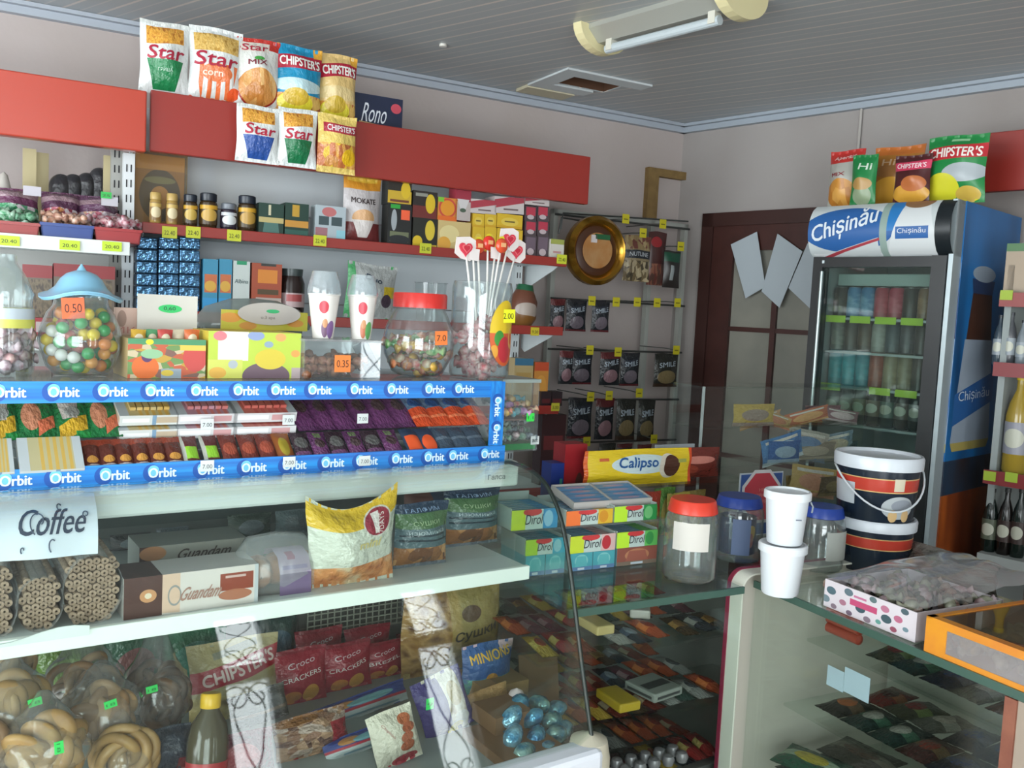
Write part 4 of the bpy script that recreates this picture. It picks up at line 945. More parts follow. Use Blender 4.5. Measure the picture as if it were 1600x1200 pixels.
tray(148, 221, 357, 2.775, 'a02428', 'right red plastic tray holding pink and white wrapped candies', [('d0c0c4', 'b05a6a'), ('a83a50', 'd8c8cc'), ('c8a8a8', '9a4a58')], 'pink or white wrapped candy in the right red tray', 'candies in the right red tray', 33)
PUR = lambda a, b: P(a, ('r', 0, 0, 1, .40, (v_, 9, b[0], b[1], b[2], 'd0c8cc')), ('r', 0, .62, 1, .80, '9a8088'), crinkle=.5, rough=.2)
for px0, px1, py, lb, m, sd in ((-25, 62, 290, 'candy bag with green sweets and a purple top at far left', PUR('6a3c58', ('3a8a5a', '8ab89a', '5aa07a')), 41), (64, 128, 297, 'purple topped candy bag behind the blue tray', PUR('5c3850', ('b86a78', 'c88a5a', '8a3a4a')), 42), (122, 188, 303, 'purple topped candy bag with a white label behind the trays', PUR('62405a', ('c8a088', 'b86a78', 'a89aa0')), 43)):
    t = bag('candy_bag', lb, 'candy bag', S(px0, px1, py, 2.90, RB, Z0 + .05), .10, m, (), sd, group='purple topped candy bags above the trays', lean=-10)
for px, py, lb in ((50, 300, 'white label on the far left candy bag'), (170, 316, 'white label on the right candy bag')):
    p = W2L(hit(px, py, 2.875, RB), RB); o = B().box(-.022, .022, 0, .001, -.013, .013).build('paper_label', M('b9b4bc', .6), None, L2W(p.x, 2.845, p.z, RB), rot=(0, 0, R(RB))); props(o, lb, 'label', 'white labels on the candy bags')
tag(166, 305, .028, .018, 2.84, RB, '2fae4c', 'tiny green price sticker on the purple candy bag', '25')
# dark bundles and white shape behind
for k, (px0, px1, py) in enumerate(((80, 112, 272), (100, 130, 272), (122, 150, 270), (142, 170, 262))):
    s = S(px0, px1, py, 3.12, RB, Z0 + .0); r = s.w / 2 * 1.25
    o = B(); pr = [(0, 0), (r * .8, .01)] + [(r * math.cos(a_ / 8 * math.pi / 2), s.h - r * 1.1 + r * 1.1 * math.sin(a_ / 8 * math.pi / 2)) for a_ in range(9)]
    o.lathe(pr, 18); o = o.build('dark_bundle', M('2c2c30', .35, bump=(40, .5)), None, L2W(s.x, s.Y, s.z, RB)); autosmooth(o, 60)
    props(o, '%s of the dark plastic bundles behind the candy bags' % ('leftmost', 'second', 'third', 'rightmost')[k], 'bundle', 'dark bundles behind the candy bags')
s = S(-10, 22, 268, 3.0, RB, Z0); o = B().lathe([(s.w * .75, 0), (s.w * .6, s.h * .5), (s.w * .2, s.h * .95), (0, s.h)], 20).build('white_bundle', M('b8b4ac', .5, bump=(20, .4)), None, s.p); props(autosmooth(o, 60), 'pale cream bundle at the far left behind the candy bags', 'bundle')
# boxes on the lower left shelf (z 1.42)
Z2 = 1.4205
for a, b_, lb in ((35, 82, 'left red topped display carton on the lower left shelf'), (84, 180, 'wide red topped display carton behind the gumball jar')):
    ca('display_carton', lb, a, b_, 414, 2.86, Z2, .12, P('6a5c50', ('r', 0, .82, 1, 1, '8e2c30'), ('r', .05, .0, .95, .8, (n, 8, '5a5040', '7a6a54', '4a4038'))), M('84282c'), group='red topped cartons on the lower left shelf')
ca('wafer_pack', 'small red wafer pack with a white window lying on the lower left shelf', 48, 88, 497, 2.80, Z2, .05, P('9a3038', ('r', .2, .25, .8, .8, 'b8aaa8'), ('r', .82, .3, 1, .8, 'd86a4a')), M('9a3038'))
# ================================================================== SECOND RED SHELF (z 1.505) goods
Z3 = 1.5055; YJ = YF + .04
FOIL = M('5a86ac', .18, .75, bump=(55, .8), name='blue_foil')
for c_ in range(3):
    for r_ in range(6):
        px = (215, 249, 282)[c_]; s = S(px, px + 32, 370, YJ, RB, Z3); hh = s.h / 6
        o = B().box(-s.w / 2, s.w / 2, 0, .09, .001, hh - .001).build('foil_brick', FOIL, None, L2W(s.x, YJ + .002 * r_, Z3 + r_ * hh, RB), bev=.004, rot=(0, 0, R(RB)))
        props(o, 'shiny blue foil coffee brick, %s column, %s from the bottom' % (('left', 'middle', 'right')[c_], wd[r_]), 'coffee pack', 'stacked blue foil bricks')
for a, b_, lb in ((318, 341, 'left teal and orange dessert box'), (343, 363, 'right teal and orange dessert box')):
    ca('dessert_box', lb, a, b_, 405, YJ, Z3, .05, P('3f8fb0', ('r', .1, .38, .95, .72, 'c87048'), ('e', .5, .5, .4, .1, 'd8a848'), ('r', 0, 0, 1, .28, '3a96cc')), M('3a86a8'), group='teal dessert boxes')
ca('milk_powder_box', 'white pack with green lettering and a green top', 365, 391, 408, YJ, Z3, .05, P('c8d0cc', ('r', .2, .93, .8, 1, '2a9468')), M('c4ccc8'), [('Albina', .5, .62, .8, .08, '2a4c50', .1)])
ca('cocoa_box', 'red and orange cocoa box with a brown picture', 394, 441, 412, YJ, Z3, .06, P('a8523a', ('r', .2, .62, .85, .88, 'd8883a'), ('r', .2, .4, .9, .5, '5a4a34'), ('r', .15, .0, 1, .34, 'b8a8a0'), ('r', .3, .95, .8, 1, '3a3c38')), M('9a4a34'), [('Nesquik', .6, .22, .6, .13, 'a83a34')])
coffee = S(441, 482, 420, YJ, RB, Z3); r = coffee.w / 2
t = thing('dark_jar', 'squat dark jar with a pale red label between cocoa box and cup', 'jar', L2W(coffee.x, YJ + r, Z3, RB), RB)
lathe_obj('jar_body', [(r * .9, 0), (r, .02), (r, coffee.h * .7), (r * .8, coffee.h * .85)], M('2a1e1c', .15), t); lathe_obj('label', [(r * 1.01, .03), (r * 1.01, .075)], P('b8a0a0', ('r', .4, .4, .6, .9, 'a84a4a')), t); lathe_obj('lid', [(r * .82, coffee.h * .85), (r * .85, coffee.h)], M('3a4444', .3), t)
bag('snack_pouch', 'white pouch with dark lettering and a yellow corner leaning on the shelf', 'pouch', S(543, 622, 412, YJ, RB, Z3), .07, P('a9acaa', ('r', .72, .42, 1, .62, 'd0b428'), ('e', .8, .36, .12, .12, '4a3a48'), ('r', 0, .0, .14, 1, '4a9a60'), crinkle=.4), [('Duo', .5, .74, .35, .10, '2a3a4c', .2, -12)], 51, roll=4)
o = S(660, 708, 442, YJ, RB, Z3); t = thing('clear_tub', 'empty clear plastic tub on the shelf behind the red lidded jar', 'tub', L2W(o.x, YJ + o.w / 2, Z3, RB), RB)
lathe_obj('tub_body', [(o.w * .4, 0), (o.w * .48, o.h), (o.w * .52, o.h)], JARM, t)
s = S(806, 848, 443, YJ, RB, Z3); r = s.w / 2; t = thing('peanut_jar', 'leaning pack of brown nuts with a green top beside the lollipop jar', 'pack', L2W(s.x, YJ + r, Z3, RB), RB, roll=6)
o = B().lathe([(r * .7, 0), (r, s.h * .2), (r * .95, s.h * .6), (r * .6, s.h * .85)], 20).build('pack_body', P('6a4030', ('e', .5, .45, .16, .2, 'a89a90'), ('r', 0, 0, 1, .3, '7a5020')), t); autosmooth(o)
lathe_obj('pack_top', [(r * .62, s.h * .84), (r * .5, s.h * .98), (.001, s.h)], M('1f5a3c', .4), t)
Z4 = 1.2105
ca('juice_box', 'orange and red tall box at the right end of the low shelf', 836, 858, 566, YJ, Z4, .05, P('c08038', ('r', 0, .8, 1, 1, 'b84a2c'), ('e', .5, .4, .4, .3, 'cc9040')), M('a86a34'))
ca('small_box', 'cream box with a blue lid behind the lollipop jar', 805, 834, 560, YJ, Z4, .06, P('b09a6c', ('r', 0, .85, 1, 1, '3a6a86'), ('r', .1, .3, .9, .7, 'a88a50')), M('a8946c'))
for k, px in enumerate((846, 863)):
    ca('dark_pack', '%s small dark pack on the low red shelf end' % ('left', 'right')[k], px, px + 16, 612, YF + .02, Z4, .05, P('2c2024', ('r', .1, .2, .9, .5, '5a2428')), M('2a2022'), group='dark packs on the low shelf')
ca('dark_pack', 'wide dark red box beneath the low red shelf end', 848, 885, 648, YF + .06, .9005, .06, P('3a1e20', ('r', .1, .5, .9, .7, '6a2a2c')), M('2a1a1c'))
# ================================================================== PEG RACK
YK = 3.08
def peg(px, py): 
    p = W2L(hit(px, py, YK - .03, RB), RB)
    return p
def hungbag(px0, px1, pt, pb, lb, m, tx=(), sd=0, Y=YK, grp='dark snack bags on the peg rack', d=.035):
    return bag('hanging_snack_bag', lb, 'snack bag', S(px0, px1, pt, Y, RB, None, pb), d, m, tx, sd, group=grp, nu=10, nv=12)
HB = P('22252a', ('r', .05, .60, .95, .80, '2a2e38', .1), ('e', .5, .28, .36, .2, '6a6068'), ('r', 0, 0, 1, .06, '5a2428'), ('r', 0, .9, 1, 1, '2a2a2e'), crinkle=.3, rough=.25)
HB2 = P('24262a', ('r', 0, .8, 1, 1, '5a2426'), ('e', .5, .28, .36, .2, '8a6a70'), crinkle=.3, rough=.25)
HB3 = P('2a2a26', ('e', .5, .3, .4, .2, '7a6a4a'), ('r', 0, 0, 1, .1, '3a2a20'), crinkle=.3, rough=.25)
k = 0
RIN = ['top', 'upper', 'middle', 'bottom']
rows = [(1, [(864, 887, HB2), (889, 921, HB), (929, 957, HB)], 468, 518), (2, [(878, 900, HB2), (895, 930, HB), (942, 974, HB2), (974, 1004, HB), (1027, 1064, HB3)], 549, 601), (3, [(892, 930, HB), (935, 964, HB2), (968, 998, HB3), (1002, 1028, HB3)], 622, 686), (4, [(940, 966, HB3), (968, 992, HB2), (1000, 1022, HB2)], 692, 722)]
for ri, its, pt, pb in rows:
    for j, (a, b_, m) in enumerate(its):
        hungbag(a, b_, pt + (a - 890) * .03, pb + (a - 890) * .03, 'dark snack bag, %s from the left in the %s hanging row' % (wd[j], ('', 'first', 'second', 'third', 'lowest')[ri]), m, [('SMILE', .5, .68, .7, .14, '9aa4ae', .2, 8)] if ri < 4 else (), 60 + k, YK + .02 * (j % 2)); k += 1
hungbag(980, 1022, 368, 440, 'mixed nuts bag with a dark band beside the gold tin', P('8a7a5c', ('r', 0, .0, 1, .45, (v_, 9, '9a8a6a', '6a5a40', 'b0a080', '4a4030')), ('r', 0, .5, 1, .68, '22262c'), ('r', 0, .7, 1, 1, (v_, 8, '8a7450', '6a3c34', 'a08c66')), crinkle=.3), [('NUTLINE', .5, .59, .7, .09, 'a8acb0')], 81)
hungbag(1018, 1046, 362, 446, 'reddish brown nuts bag behind the mixed nuts bag', P('4a2a28', ('r', 0, 0, 1, .4, (v_, 8, '8a5a48', '6a3a34', '5a4038')), ('e', .4, .8, .3, .1, '9a2c30')), (), 82, YK + .05)
hungbag(1042, 1068, 392, 450, 'dark pack with a green top at the right of the peg rack', P('2c2624', ('r', 0, .7, 1, .95, '1f4a38'), ('r', .3, .2, .5, .6, '8a9090')), (), 83, YK)
for j, (px, py, dy) in enumerate(((978, 342, 0), (1036, 350, 0), (1005, 364, 0), (1064, 385, 0), (925, 470, 1), (963, 472, 1), (996, 472, 1), (1027, 473, 1), (1059, 473, 1), (922, 547, 2), (966, 550, 2), (1057, 547, 2), (923, 620, 3), (952, 618, 3), (999, 614, 3), (917, 690, 4), (1022, 686, 4))):
    z = hit(930, ROWS[dy][0], YG, RB).z; p = W2L(hit(px, py, YK - .05, RB), RB)
    t = thing('peg_hook', 'wire peg hook with a yellow tag, %s from the left in rack row %s' % (wd[[0, 2, 1, 3, 0, 1, 2, 3, 4, 0, 1, 2, 0, 1, 2, 0, 1][j]], ('one', 'two', 'three', 'four', 'five')[dy]), 'hook', L2W(p.x, YK - .05, p.z, RB), RB, group='peg hooks with yellow tags')
    B().tube([(0, .002, .0), (0, .08, .004), (0, YG - YK + .04, .004)], .0025, 6).build('wire', M('6a6c68', .4, .6), t)
    B().box(-.017, .017, 0, .0015, -.019, .019).build('tag_card', M('b8ac20', .5), t)
    B().box(-.010, .010, -.0006, 0, -.004, .001).build('print', M('6a641a', .5), t)
for a, b_, py, lb, c in ((868, 1075, 338, 'upper bent wire rail', 0), (865, 960, 345, 'lower bent wire', 1)):
    p0 = hit(a + 12, py - 5, 3.2, RB); p1 = hit(b_, py + 8, 3.2, RB); p2 = hit(a + 8, py + 20, 3.2, RB)
    o = B().tube([p2, p0, (p0 + p1) / 2, p1], .004, 6).build('wire_rail', M('5c5e5c', .4, .6)); props(o, lb + ' at the top of the peg rack', 'wire', 'wire rails at the top of the rack')
# ================================================================== ON TOP OF THE GUM DISPLAY
def jar_thing(nm, lb, cx, cy, z, prof, rz=0, cat='jar', n_=32, mat=JARM, lean=0):
    t = thing(nm, lb, cat, (cx, cy, z), rz, lean=lean)
    # thin-walled vessel: outer and inner skin
    inner = [(max(0, r - .0025), z_ + (.003 if i == 0 else 0)) for i, (r, z_) in enumerate(prof)][::-1]
    o = B().lathe(prof + inner, n_, cap=False).build('jar_body', mat, t); autosmooth(o, 60)
    return t
def sticker(par, x, z, w_, h_, col, tx, y, tc='3a2418', roll=0, nm='price_sticker'):
    t_ = B().box(-w_ / 2, w_ / 2, -.001, 0, -h_ / 2, h_ / 2).build(nm, M(col, .5), par, (x, y, z), rot=(0, R(roll), 0))
    if tx: text(t_, tx, 0, 0, w_ * .75, h_ * .42, tc, y=-.0016)
    return t_
# gumball jar
s = S(66, 191, 455, 1.74, 0, TOPZ); r = s.rad; H = s.h
GP = [(0, 0), (r * .62, .002), (r * .80, H * .10), (r * .97, H * .32), (r, H * .42), (r * .95, H * .56), (r * .80, H * .74), (r * .66, H * .82), (r * .62, H * .92), (r * .62, H * 1.0)]
gj = jar_thing('gumball_jar', 'round clear jar of coloured gumballs under a pale blue hat lid', s.x, 1.74 + .02, TOPZ, GP)
gx, gy = s.x, 1.76
hs = S(67, 188, 412, 1.76, 0, TOPZ + H * .96); hr = hs.rad; hh = hs.h
HP = [(hr, 0), (hr * 1.01, .003), (hr * .80, hh * .12), (hr * .62, hh * .28), (hr * .50, hh * .52), (hr * .36, hh * .68), (hr * .16, hh * .78), (hr * .06, hh * .80), (hr * .055, hh * .9), (0.001, hh * 1.0)]
b = B().lathe(HP + [(r2 * .96, z_ - .003) for r2, z_ in HP[::-1] if z_ < hh * .8], 36, cap=False)
b.v = [(x * (1.0), y, z_ - .012 * (max(0, abs(x) / hr - .45)) + .008 * math.sin(3 * math.atan2(y, x)) * max(0, math.hypot(x, y) / hr - .5)) for x, y, z_ in b.v]
autosmooth(b.build('hat_lid', M('7fb2cc', .22), gj, (0, 0, H * .955)), 60)
sticker(gj, -.02, H * .80, .036, .036, 'e8683a', '0.50', -r * .72, roll=-4)
def ball_pack(cx, cy, z, rad_at, zmax, br, n, cols, nm, lbf, cat, grp, seed, sc=(1, 1, 1)):
    rnd = random.Random(seed); pts = []; me = {}
    tries = 0
    while len(pts) < n and tries < 40000:
        tries += 1
        zz = rnd.uniform(br + .004, zmax); rr_ = rad_at(zz) - br - .004
        if rr_ <= 0: continue
        q_ = rr_ * rnd.random() ** .3; a = rnd.uniform(0, 6.283); p = (q_ * math.cos(a), q_ * math.sin(a), zz)
        if all((p[0] - o_[0]) ** 2 + (p[1] - o_[1]) ** 2 + (p[2] - o_[2]) ** 2 > (1.86 * br) ** 2 for o_ in pts): pts.append(p)
    for i, p in enumerate(pts):
        c = cols[i % len(cols)]
        if c not in me:
            bm = bmesh.new(); bmesh.ops.create_uvsphere(bm, u_segments=16, v_segments=10, radius=br); m_ = bpy.data.meshes.new(nm); bm.to_mesh(m_); bm.free()
            m_.polygons.foreach_set('use_smooth', [True] * len(m_.polygons)); m_.materials.append(M(c[0], .22)); me[c] = m_
        o = bpy.data.objects.new(nm, me[c]); C.objects.link(o); o.location = (cx + p[0], cy + p[1], z + p[2]); props(o, lbf(c[1]), cat, grp + ' ' + c[1] if False else grp + ', ' + c[1])
def prof_r(pr):
    def f(z_):
        for (r0, z0), (r1, z1) in zip(pr, pr[1:]):
            if z0 <= z_ <= z1 and z1 > z0: return r0 + (r1 - r0) * (z_ - z0) / (z1 - z0)
        return pr[-1][0]
    return f
ball_pack(gx, gy, TOPZ, prof_r(GP), H * .74, .0108, 170, [('e0c020', 'yellow'), ('2a9a4c', 'green'), ('d8803a', 'orange'), ('b04a3a', 'red brown'), ('ddd8d0', 'white'), ('d8903a', 'orange'), ('2f9a50', 'green'), ('d8b828', 'yellow')], 'gumball', lambda c: c + ' gumball inside the hat lidded jar', 'gumball', 'gumballs in the jar', 5)
# far left jar
s = S(-42, 50, 396, 1.74, 0, TOPZ); r = s.rad; H = s.h
LP = [(r * .9, 0), (r, .01), (r * 1.0, H * .5), (r * .92, H * .60), (r * .98, H * .68), (r * .7, H * .84), (r * .45, H * .93), (r * .42, H)]
t = jar_thing('candy_jar', 'tall clear jar of pale pink sweets cut off at the left edge', s.x, 1.75, TOPZ, LP)
lathe_obj('label_band', [(r * 1.015, H * .40), (r * 1.01, H * .56)], P('b8c4cc', ('r', 0, 0, 1, .45, 'c8c860')), t)
rnd = random.Random(3)
for k in range(46):
    zz = .012 + .30 * H * (k / 46) * 1.3; a = k * 2.4; q_ = r * .82 * ((k * .37) % 1) ** .35
    c = [('b89098', 'd8c8cc'), ('c8b0a8', 'a87880'), ('9a8088', 'd0c4c8')][k % 3]
    candy(c[0], c[1], (s.x + q_ * math.cos(a) * .9, 1.75 + q_ * math.sin(a) * .9, TOPZ + zz), 1.0, 'pale pink wrapped sweet in the far left jar', 'sweets in the far left jar', rnd)
t = bag('sweet_bag', 'olive and blue sweet bag squeezed between the two left jars', 'sweet bag', S(27, 47, 512, 1.80, 0, TOPZ), .04, P('8a8248', ('r', 0, .75, 1, 1, '4a7a86'), ('e', .5, .35, .4, .25, '9a9060')), (), 91)
# box with price card
s = S(200, 322, 530, 1.69, 0, TOPZ)
YBX = 1.69; fr_ = P('b89a58', ('r', 0, .0, 1, .86, (v_, 7, 'b8943c', '6a8a50', 'c0b090', 'b85a3c', '7a5a50')), ('e', .22, .28, .17, .30, 'd0682c'), ('e', .24, .55, .07, .14, '5a3a62'), ('r', .42, .0, .68, .25, '8a98a0'), ('e', .5, .14, .08, .08, 'c8b040'), ('e', .86, .55, .16, .38, 'c04a44'), ('e', .30, .62, .14, .12, '8ab48a'), ('r', .66, .72, 1, .9, 'd8b850'), ('r', 0, .86, 1, 1, '4a8a60'), ('e', .27, .92, .05, .07, 'd8c830'))
t = carton('sweets_box', 'open sweets box with a pink edge and cartoon-like coloured print holding packs', 'box', s, .13, fr_, M('a8946a'))
B().box(-s.w / 2, s.w / 2, .128, .132, s.h, s.h + .052).build('back_flap', P('c8a898', ('e', .1, .6, .06, .3, '9a7a6a')), t)
text(t, 'ИКОГ', -.03, s.h + .010, .07, .012, 'b87a70', y=.1265)
c_ = S(215, 309, 461, 1.80, 0, TOPZ + s.h + .003)
t = thing('price_card', 'large blank white card with a small green price sticker', 'card', c_.p, 0)
B().box(-c_.w / 2, c_.w / 2, 0, .002, 0, c_.h).build('card', M('cfccc2', .6), t)
g = B(); g.add([(.022 * math.cos(2 * math.pi * k / 20), 0, .008 * math.sin(2 * math.pi * k / 20)) for k in range(20)], [tuple(range(19, -1, -1))]); g.build('price_sticker', M('35c46a', .5), t, (.004, -.0008, c_.h * .66))
text(t, '0,60', .003, c_.h * .66, .022, .008, '1a3a28', y=-.0016)
for k in range(5):
    o = bag('sweet_bag', '%s small bright sweet pack standing inside the cartoon print box' % wd[k], 'sweet bag', S(206 + k * 21, 230 + k * 21, 515, 1.72 + .01 * (k % 2), 0, TOPZ + .055), .02, P((['c8a03a', '5a9a6a', 'b84a44', 'd0c4a8', 'c86a3a'])[k], ('e', .5, .5, .3, .25, 'd8ccb0')), (), 95 + k, group='packs inside the sweets box', nu=8, nv=8)
# yellow-green balloon print box
s = S(326, 471, 519, 1.69, 0, TOPZ)
fr_ = P('b4c848', ('r', .10, .38, .42, 1.0, 'e0dccb'), ('r', 0, 0, .36, .40, 'c8cc60'), ('e', .12, .9, .07, .10, 'd07a80'), ('e', .50, .92, .09, .10, '8a9ac0'), ('e', .77, .90, .06, .09, 'd8a060'), ('e', .26, .30, .05, .09, 'a8b0b4'), ('e', .94, .55, .05, .08, 'd89a50'), ('e', .1, .12, .09, .12, 'd8a848'), ('e', .64, .74, .05, .07, '8aa0b0'),
        ('e', .62, .05, .26, .30, '6a5560'), ('e', .66, .42, .17, .22, 'd0bc40'), ('r', .9, .0, 1, .24, 'b0a0a0'))
t = carton('sweets_box', 'yellow green box printed with balloons, its back flap folded up', 'box', s, .14, fr_, M('c4b040'))
f_ = S(345, 480, 486, 1.83, 0, TOPZ + s.h)
B().box(-f_.w / 2 + (f_.x - s.x), f_.w / 2 + (f_.x - s.x), .136, .139, s.h, s.h + f_.h).build('back_flap', P('b8b038', ('e', .1, .6, .12, .25, 'd0903a'), ('e', .85, .4, .1, .2, 'c88a3a'), ('e', .3, .2, .1, .2, 'c0883a')), t)
# grey domed tub with oval card
s = S(300, 486, 466, 1.92, 0, TOPZ); r = s.w / 2
t = thing('plastic_tub', 'large grey translucent tub with a domed lid behind the sweets boxes', 'tub', (s.x, 1.92, TOPZ), 0)
TG = glass('c4ccca', .8, .35, 'grey_tub', 'a4aca8')
b = B().lathe([(r * .80, 0), (r * .86, s.h * .6)], 32); b.v = [(x, y * .35, z_) for x, y, z_ in b.v]; autosmooth(b.build('tub_body', TG, t))
b = B().lathe([(r * .98, s.h * .58), (r * 1.0, s.h * .64), (r * .8, s.h * .86), (r * .4, s.h * .98), (0, s.h)], 32); b.v = [(x, y * .35, z_) for x, y, z_ in b.v]; autosmooth(b.build('tub_lid', TG, t), 60)
s = S(371, 469, 473, 1.82, 0, None, 508)
t = thing('oval_card', 'grey oval card with a green price sticker leaning on the grey tub', 'card', (s.x, 1.815, s.z), 0)
g = [(s.w / 2 * math.cos(2 * math.pi * k / 32), s.h / 2 + s.h / 2 * math.sin(2 * math.pi * k / 32)) for k in range(32)]
B().poly(g, .002).build('card', M('aaa49e', .6), t)
g = [(.014 * math.cos(2 * math.pi * k / 16), .004 * math.sin(2 * math.pi * k / 16)) for k in range(16)]
B().poly(g, .0008).build('price_sticker', M('2f9e64', .5), t, (.006, -.001, s.h * .62)); text(t, 'o.3 apa', -.004, s.h * .32, .03, .008, '6a6560')
# clear low container with tag
s = S(476, 596, 531, 1.67, 0, TOPZ)
t = thing('clear_container', 'low clear container of brown sweets with an orange price sticker', 'container', (s.x, 1.67, TOPZ), 0)
def shell(w_, d_, h_, th=.003, open_=True):
    b = B(); b.box(-w_ / 2, w_ / 2, 0, th, 0, h_).box(-w_ / 2, w_ / 2, d_ - th, d_, 0, h_).box(-w_ / 2, -w_ / 2 + th, th, d_ - th, 0, h_).box(w_ / 2 - th, w_ / 2, th, d_ - th, 0, h_).box(-w_ / 2 + th, w_ / 2 - th, th, d_ - th, 0, th)
    return b
shell(s.w, .15, s.h - .004).build('tub_body', JARM, t); B().box(-s.w / 2 - .002, s.w / 2 + .002, -.002, .152, s.h - .004, s.h).build('lid', glass('eef2f2', 1.0, .14, 'clear_lid'), t)
sticker(t, -.002, s.h * .40, .034, .034, 'e8803a', '0.35', -.001)
rnd = random.Random(9)
for k in range(36):
    c = [('7a4a34', '9a6a4c'), ('8a4a38', 'b08060'), ('5a3828', '8a5a40')][k % 3]
    candy(c[0], c[1], (s.x - s.w / 2 + .014 + (s.w - .028) * ((k * .618) % 1), 1.69 + .10 * ((k * .33) % 1), TOPZ + .012 + .030 * ((k * .17) % 1)), .95, 'brown wrapped sweet in the low clear container', 'sweets in the low container', rnd, 'chocolate_sweet')
CTZ = TOPZ + s.h + .0005
# two paper cups with dome lids
def cup(px0, px1, pt, pc, Y, lb, spots):
    s = S(px0, px1, pt, Y, 0, CTZ); r = s.rad; hc = hit((px0 + px1) / 2, pc, Y).z - CTZ
    t = thing('paper_cup', lb, 'cup', (s.x, Y, CTZ), 0)
    o = B().lathe([(r * .60, 0), (r * .92, hc), (r * .96, hc + .001), (r * .96, hc + .004)], 28).build('cup_body', P('d6d2cc', ('e', .44, .70, .055, .14, 'c03a48'), ('e', .46, .22, .05, .20, spots[0]), ('e', .46, .34, .035, .10, 'c08a60'), ('e', .55, .2, .06, .2, spots[1])), t); autosmooth(o)
    o = B().lathe([(r * .99, hc + .002), (r * 1.0, hc + .008), (r * .93, hc + (s.h - hc) * .5), (r * .72, s.h), (r * .68, s.h), (r * .90, hc + (s.h - hc) * .5), (r * .96, hc + .006)], 28, cap=False).build('dome_lid', glass('eef4f6', 1.6, .10, 'dome_plastic'), t); autosmooth(o, 60)
cup(481, 534, 424, 462, 1.72, 'left paper cup with a red heart and a clear dome lid', ('6a4a66', '7a5a8a'))
cup(543, 592, 430, 464, 1.72, 'right paper cup with a red heart and a clear dome lid', ('b86a4a', '5a9a58'))
# red lidded round jar
s = S(598, 712, 476, 1.76, 0, TOPZ); r = s.rad; H = s.h
RP = [(0, 0), (r * .55, .002), (r * .72, H * .06), (r * .95, H * .30), (r, H * .46), (r * .94, H * .66), (r * .78, H * .86), (r * .70, H * .93), (r * .70, H)]
t = jar_thing('candy_jar', 'round clear jar of candy sticks with a wide red screw lid', s.x, 1.76, TOPZ, RP); jx = s.x
lr = S(616, 701, 458, 1.76, 0, TOPZ + H * .95).rad; lh = S(616, 701, 458, 1.76, 0, TOPZ + H * .96).h
lathe_obj('lid', [(lr, H * .955), (lr, H * .955 + lh * .9), (lr * .96, H * .955 + lh), (0, H * .955 + lh)], M('c8322c', .3), t, 40)
sticker(t, .012, H * .56, .030, .030, 'e87a38', '7.0', -r * .99, roll=-3)
rnd = random.Random(12)
for k in range(60):
    zz = .012 + H * .48 * ((k * .31) % 1); a = k * 2.399; q_ = (prof_r(RP)(zz) - .022) * ((k * .47) % 1) ** .4
    c = [('c8983a', 'd8b050'), ('b83a38', 'd8c0b0'), ('3a8a48', 'a8c088'), ('cfc2b4', 'b86a5a'), ('c8683a', 'd8a078'), ('d8ccb0', 'c89a80')][k % 6]
    candy(c[0], c[1], (jx + q_ * math.cos(a), 1.76 + q_ * math.sin(a), TOPZ + zz), 1.15, 'colourful wrapped sweet in the red lidded round jar', 'sweets in the red lidded jar', rnd)
o = B().box(-.018, .018, 0, .004, 0, .075).build('blue_card', M('2c4f6c', .5), None, (jx - r * .82, 1.84, TOPZ), rot=(R(-8), R(-28), 0)); props(o, 'dark blue slanting card stuck behind the red lidded jar', 'card')
# lollipop jar
s = S(706, 801, 441, 1.73, 0, TOPZ); r = s.rad; H = s.h
t = jar_thing('lollipop_jar', 'tall clear cylinder holding heart lollipops with a fruit label', s.x, 1.73, TOPZ, [(0, 0), (r * .95, .002), (r, .01), (r, H * .93), (r * .96, H), (r * .93, H)]); lx = s.x
LB = P('d0a828', ('r', 0, .5, 1, 1, 'd8b828'), ('r', 0, 0, 1, .50, 'c85a2c'), ('e', .30, .42, .16, .12, '3f8a3c'), ('e', .5, .25, .24, .2, 'b8303a'), ('arc', .8, .42, .14, .16, .6, 'd8a860'), ('e', .15, .22, .12, .1, 'd89a3a'))
vs = []; fs = []; uvs = []; nn = 26; lw = .33; rc = r + .0015
cx_, cz_, a0_, hz_ = math.radians(20), H * .48, 0.62, H * .34
pts = [(0, 0)] + [(math.cos(2 * math.pi * k / nn), math.sin(2 * math.pi * k / nn)) for k in range(nn)]
for rr_ in (0, .35, .7, 1):
    for k in range(nn):
        a, c = math.cos(2 * math.pi * k / nn) * rr_, math.sin(2 * math.pi * k / nn) * rr_
        th = cx_ + a * a0_; vs.append((rc * math.sin(th), -rc * math.cos(th), cz_ + c * hz_))
for j in range(3):
    for k in range(nn):
        k2 = (k + 1) % nn; q_ = (j * nn + k, j * nn + k2, (j + 1) * nn + k2, (j + 1) * nn + k)[::-1]
        fs.append(q_)
        def uvp(i): rr_ = (0, .35, .7, 1)[i // nn]; a = 2 * math.pi * (i % nn) / nn; return (.5 + .5 * rr_ * math.cos(a), .5 + .5 * rr_ * math.sin(a))
        uvs.append([uvp(i) for i in q_])
B().add(vs, fs, 0, uvs).build('fruit_label', LB, t, smooth=True)
sticker(t, r * .42, H * .66, .036, .030, 'e0e020', '2.00', -r * .98, '3a3a10', -2)
rnd = random.Random(21)
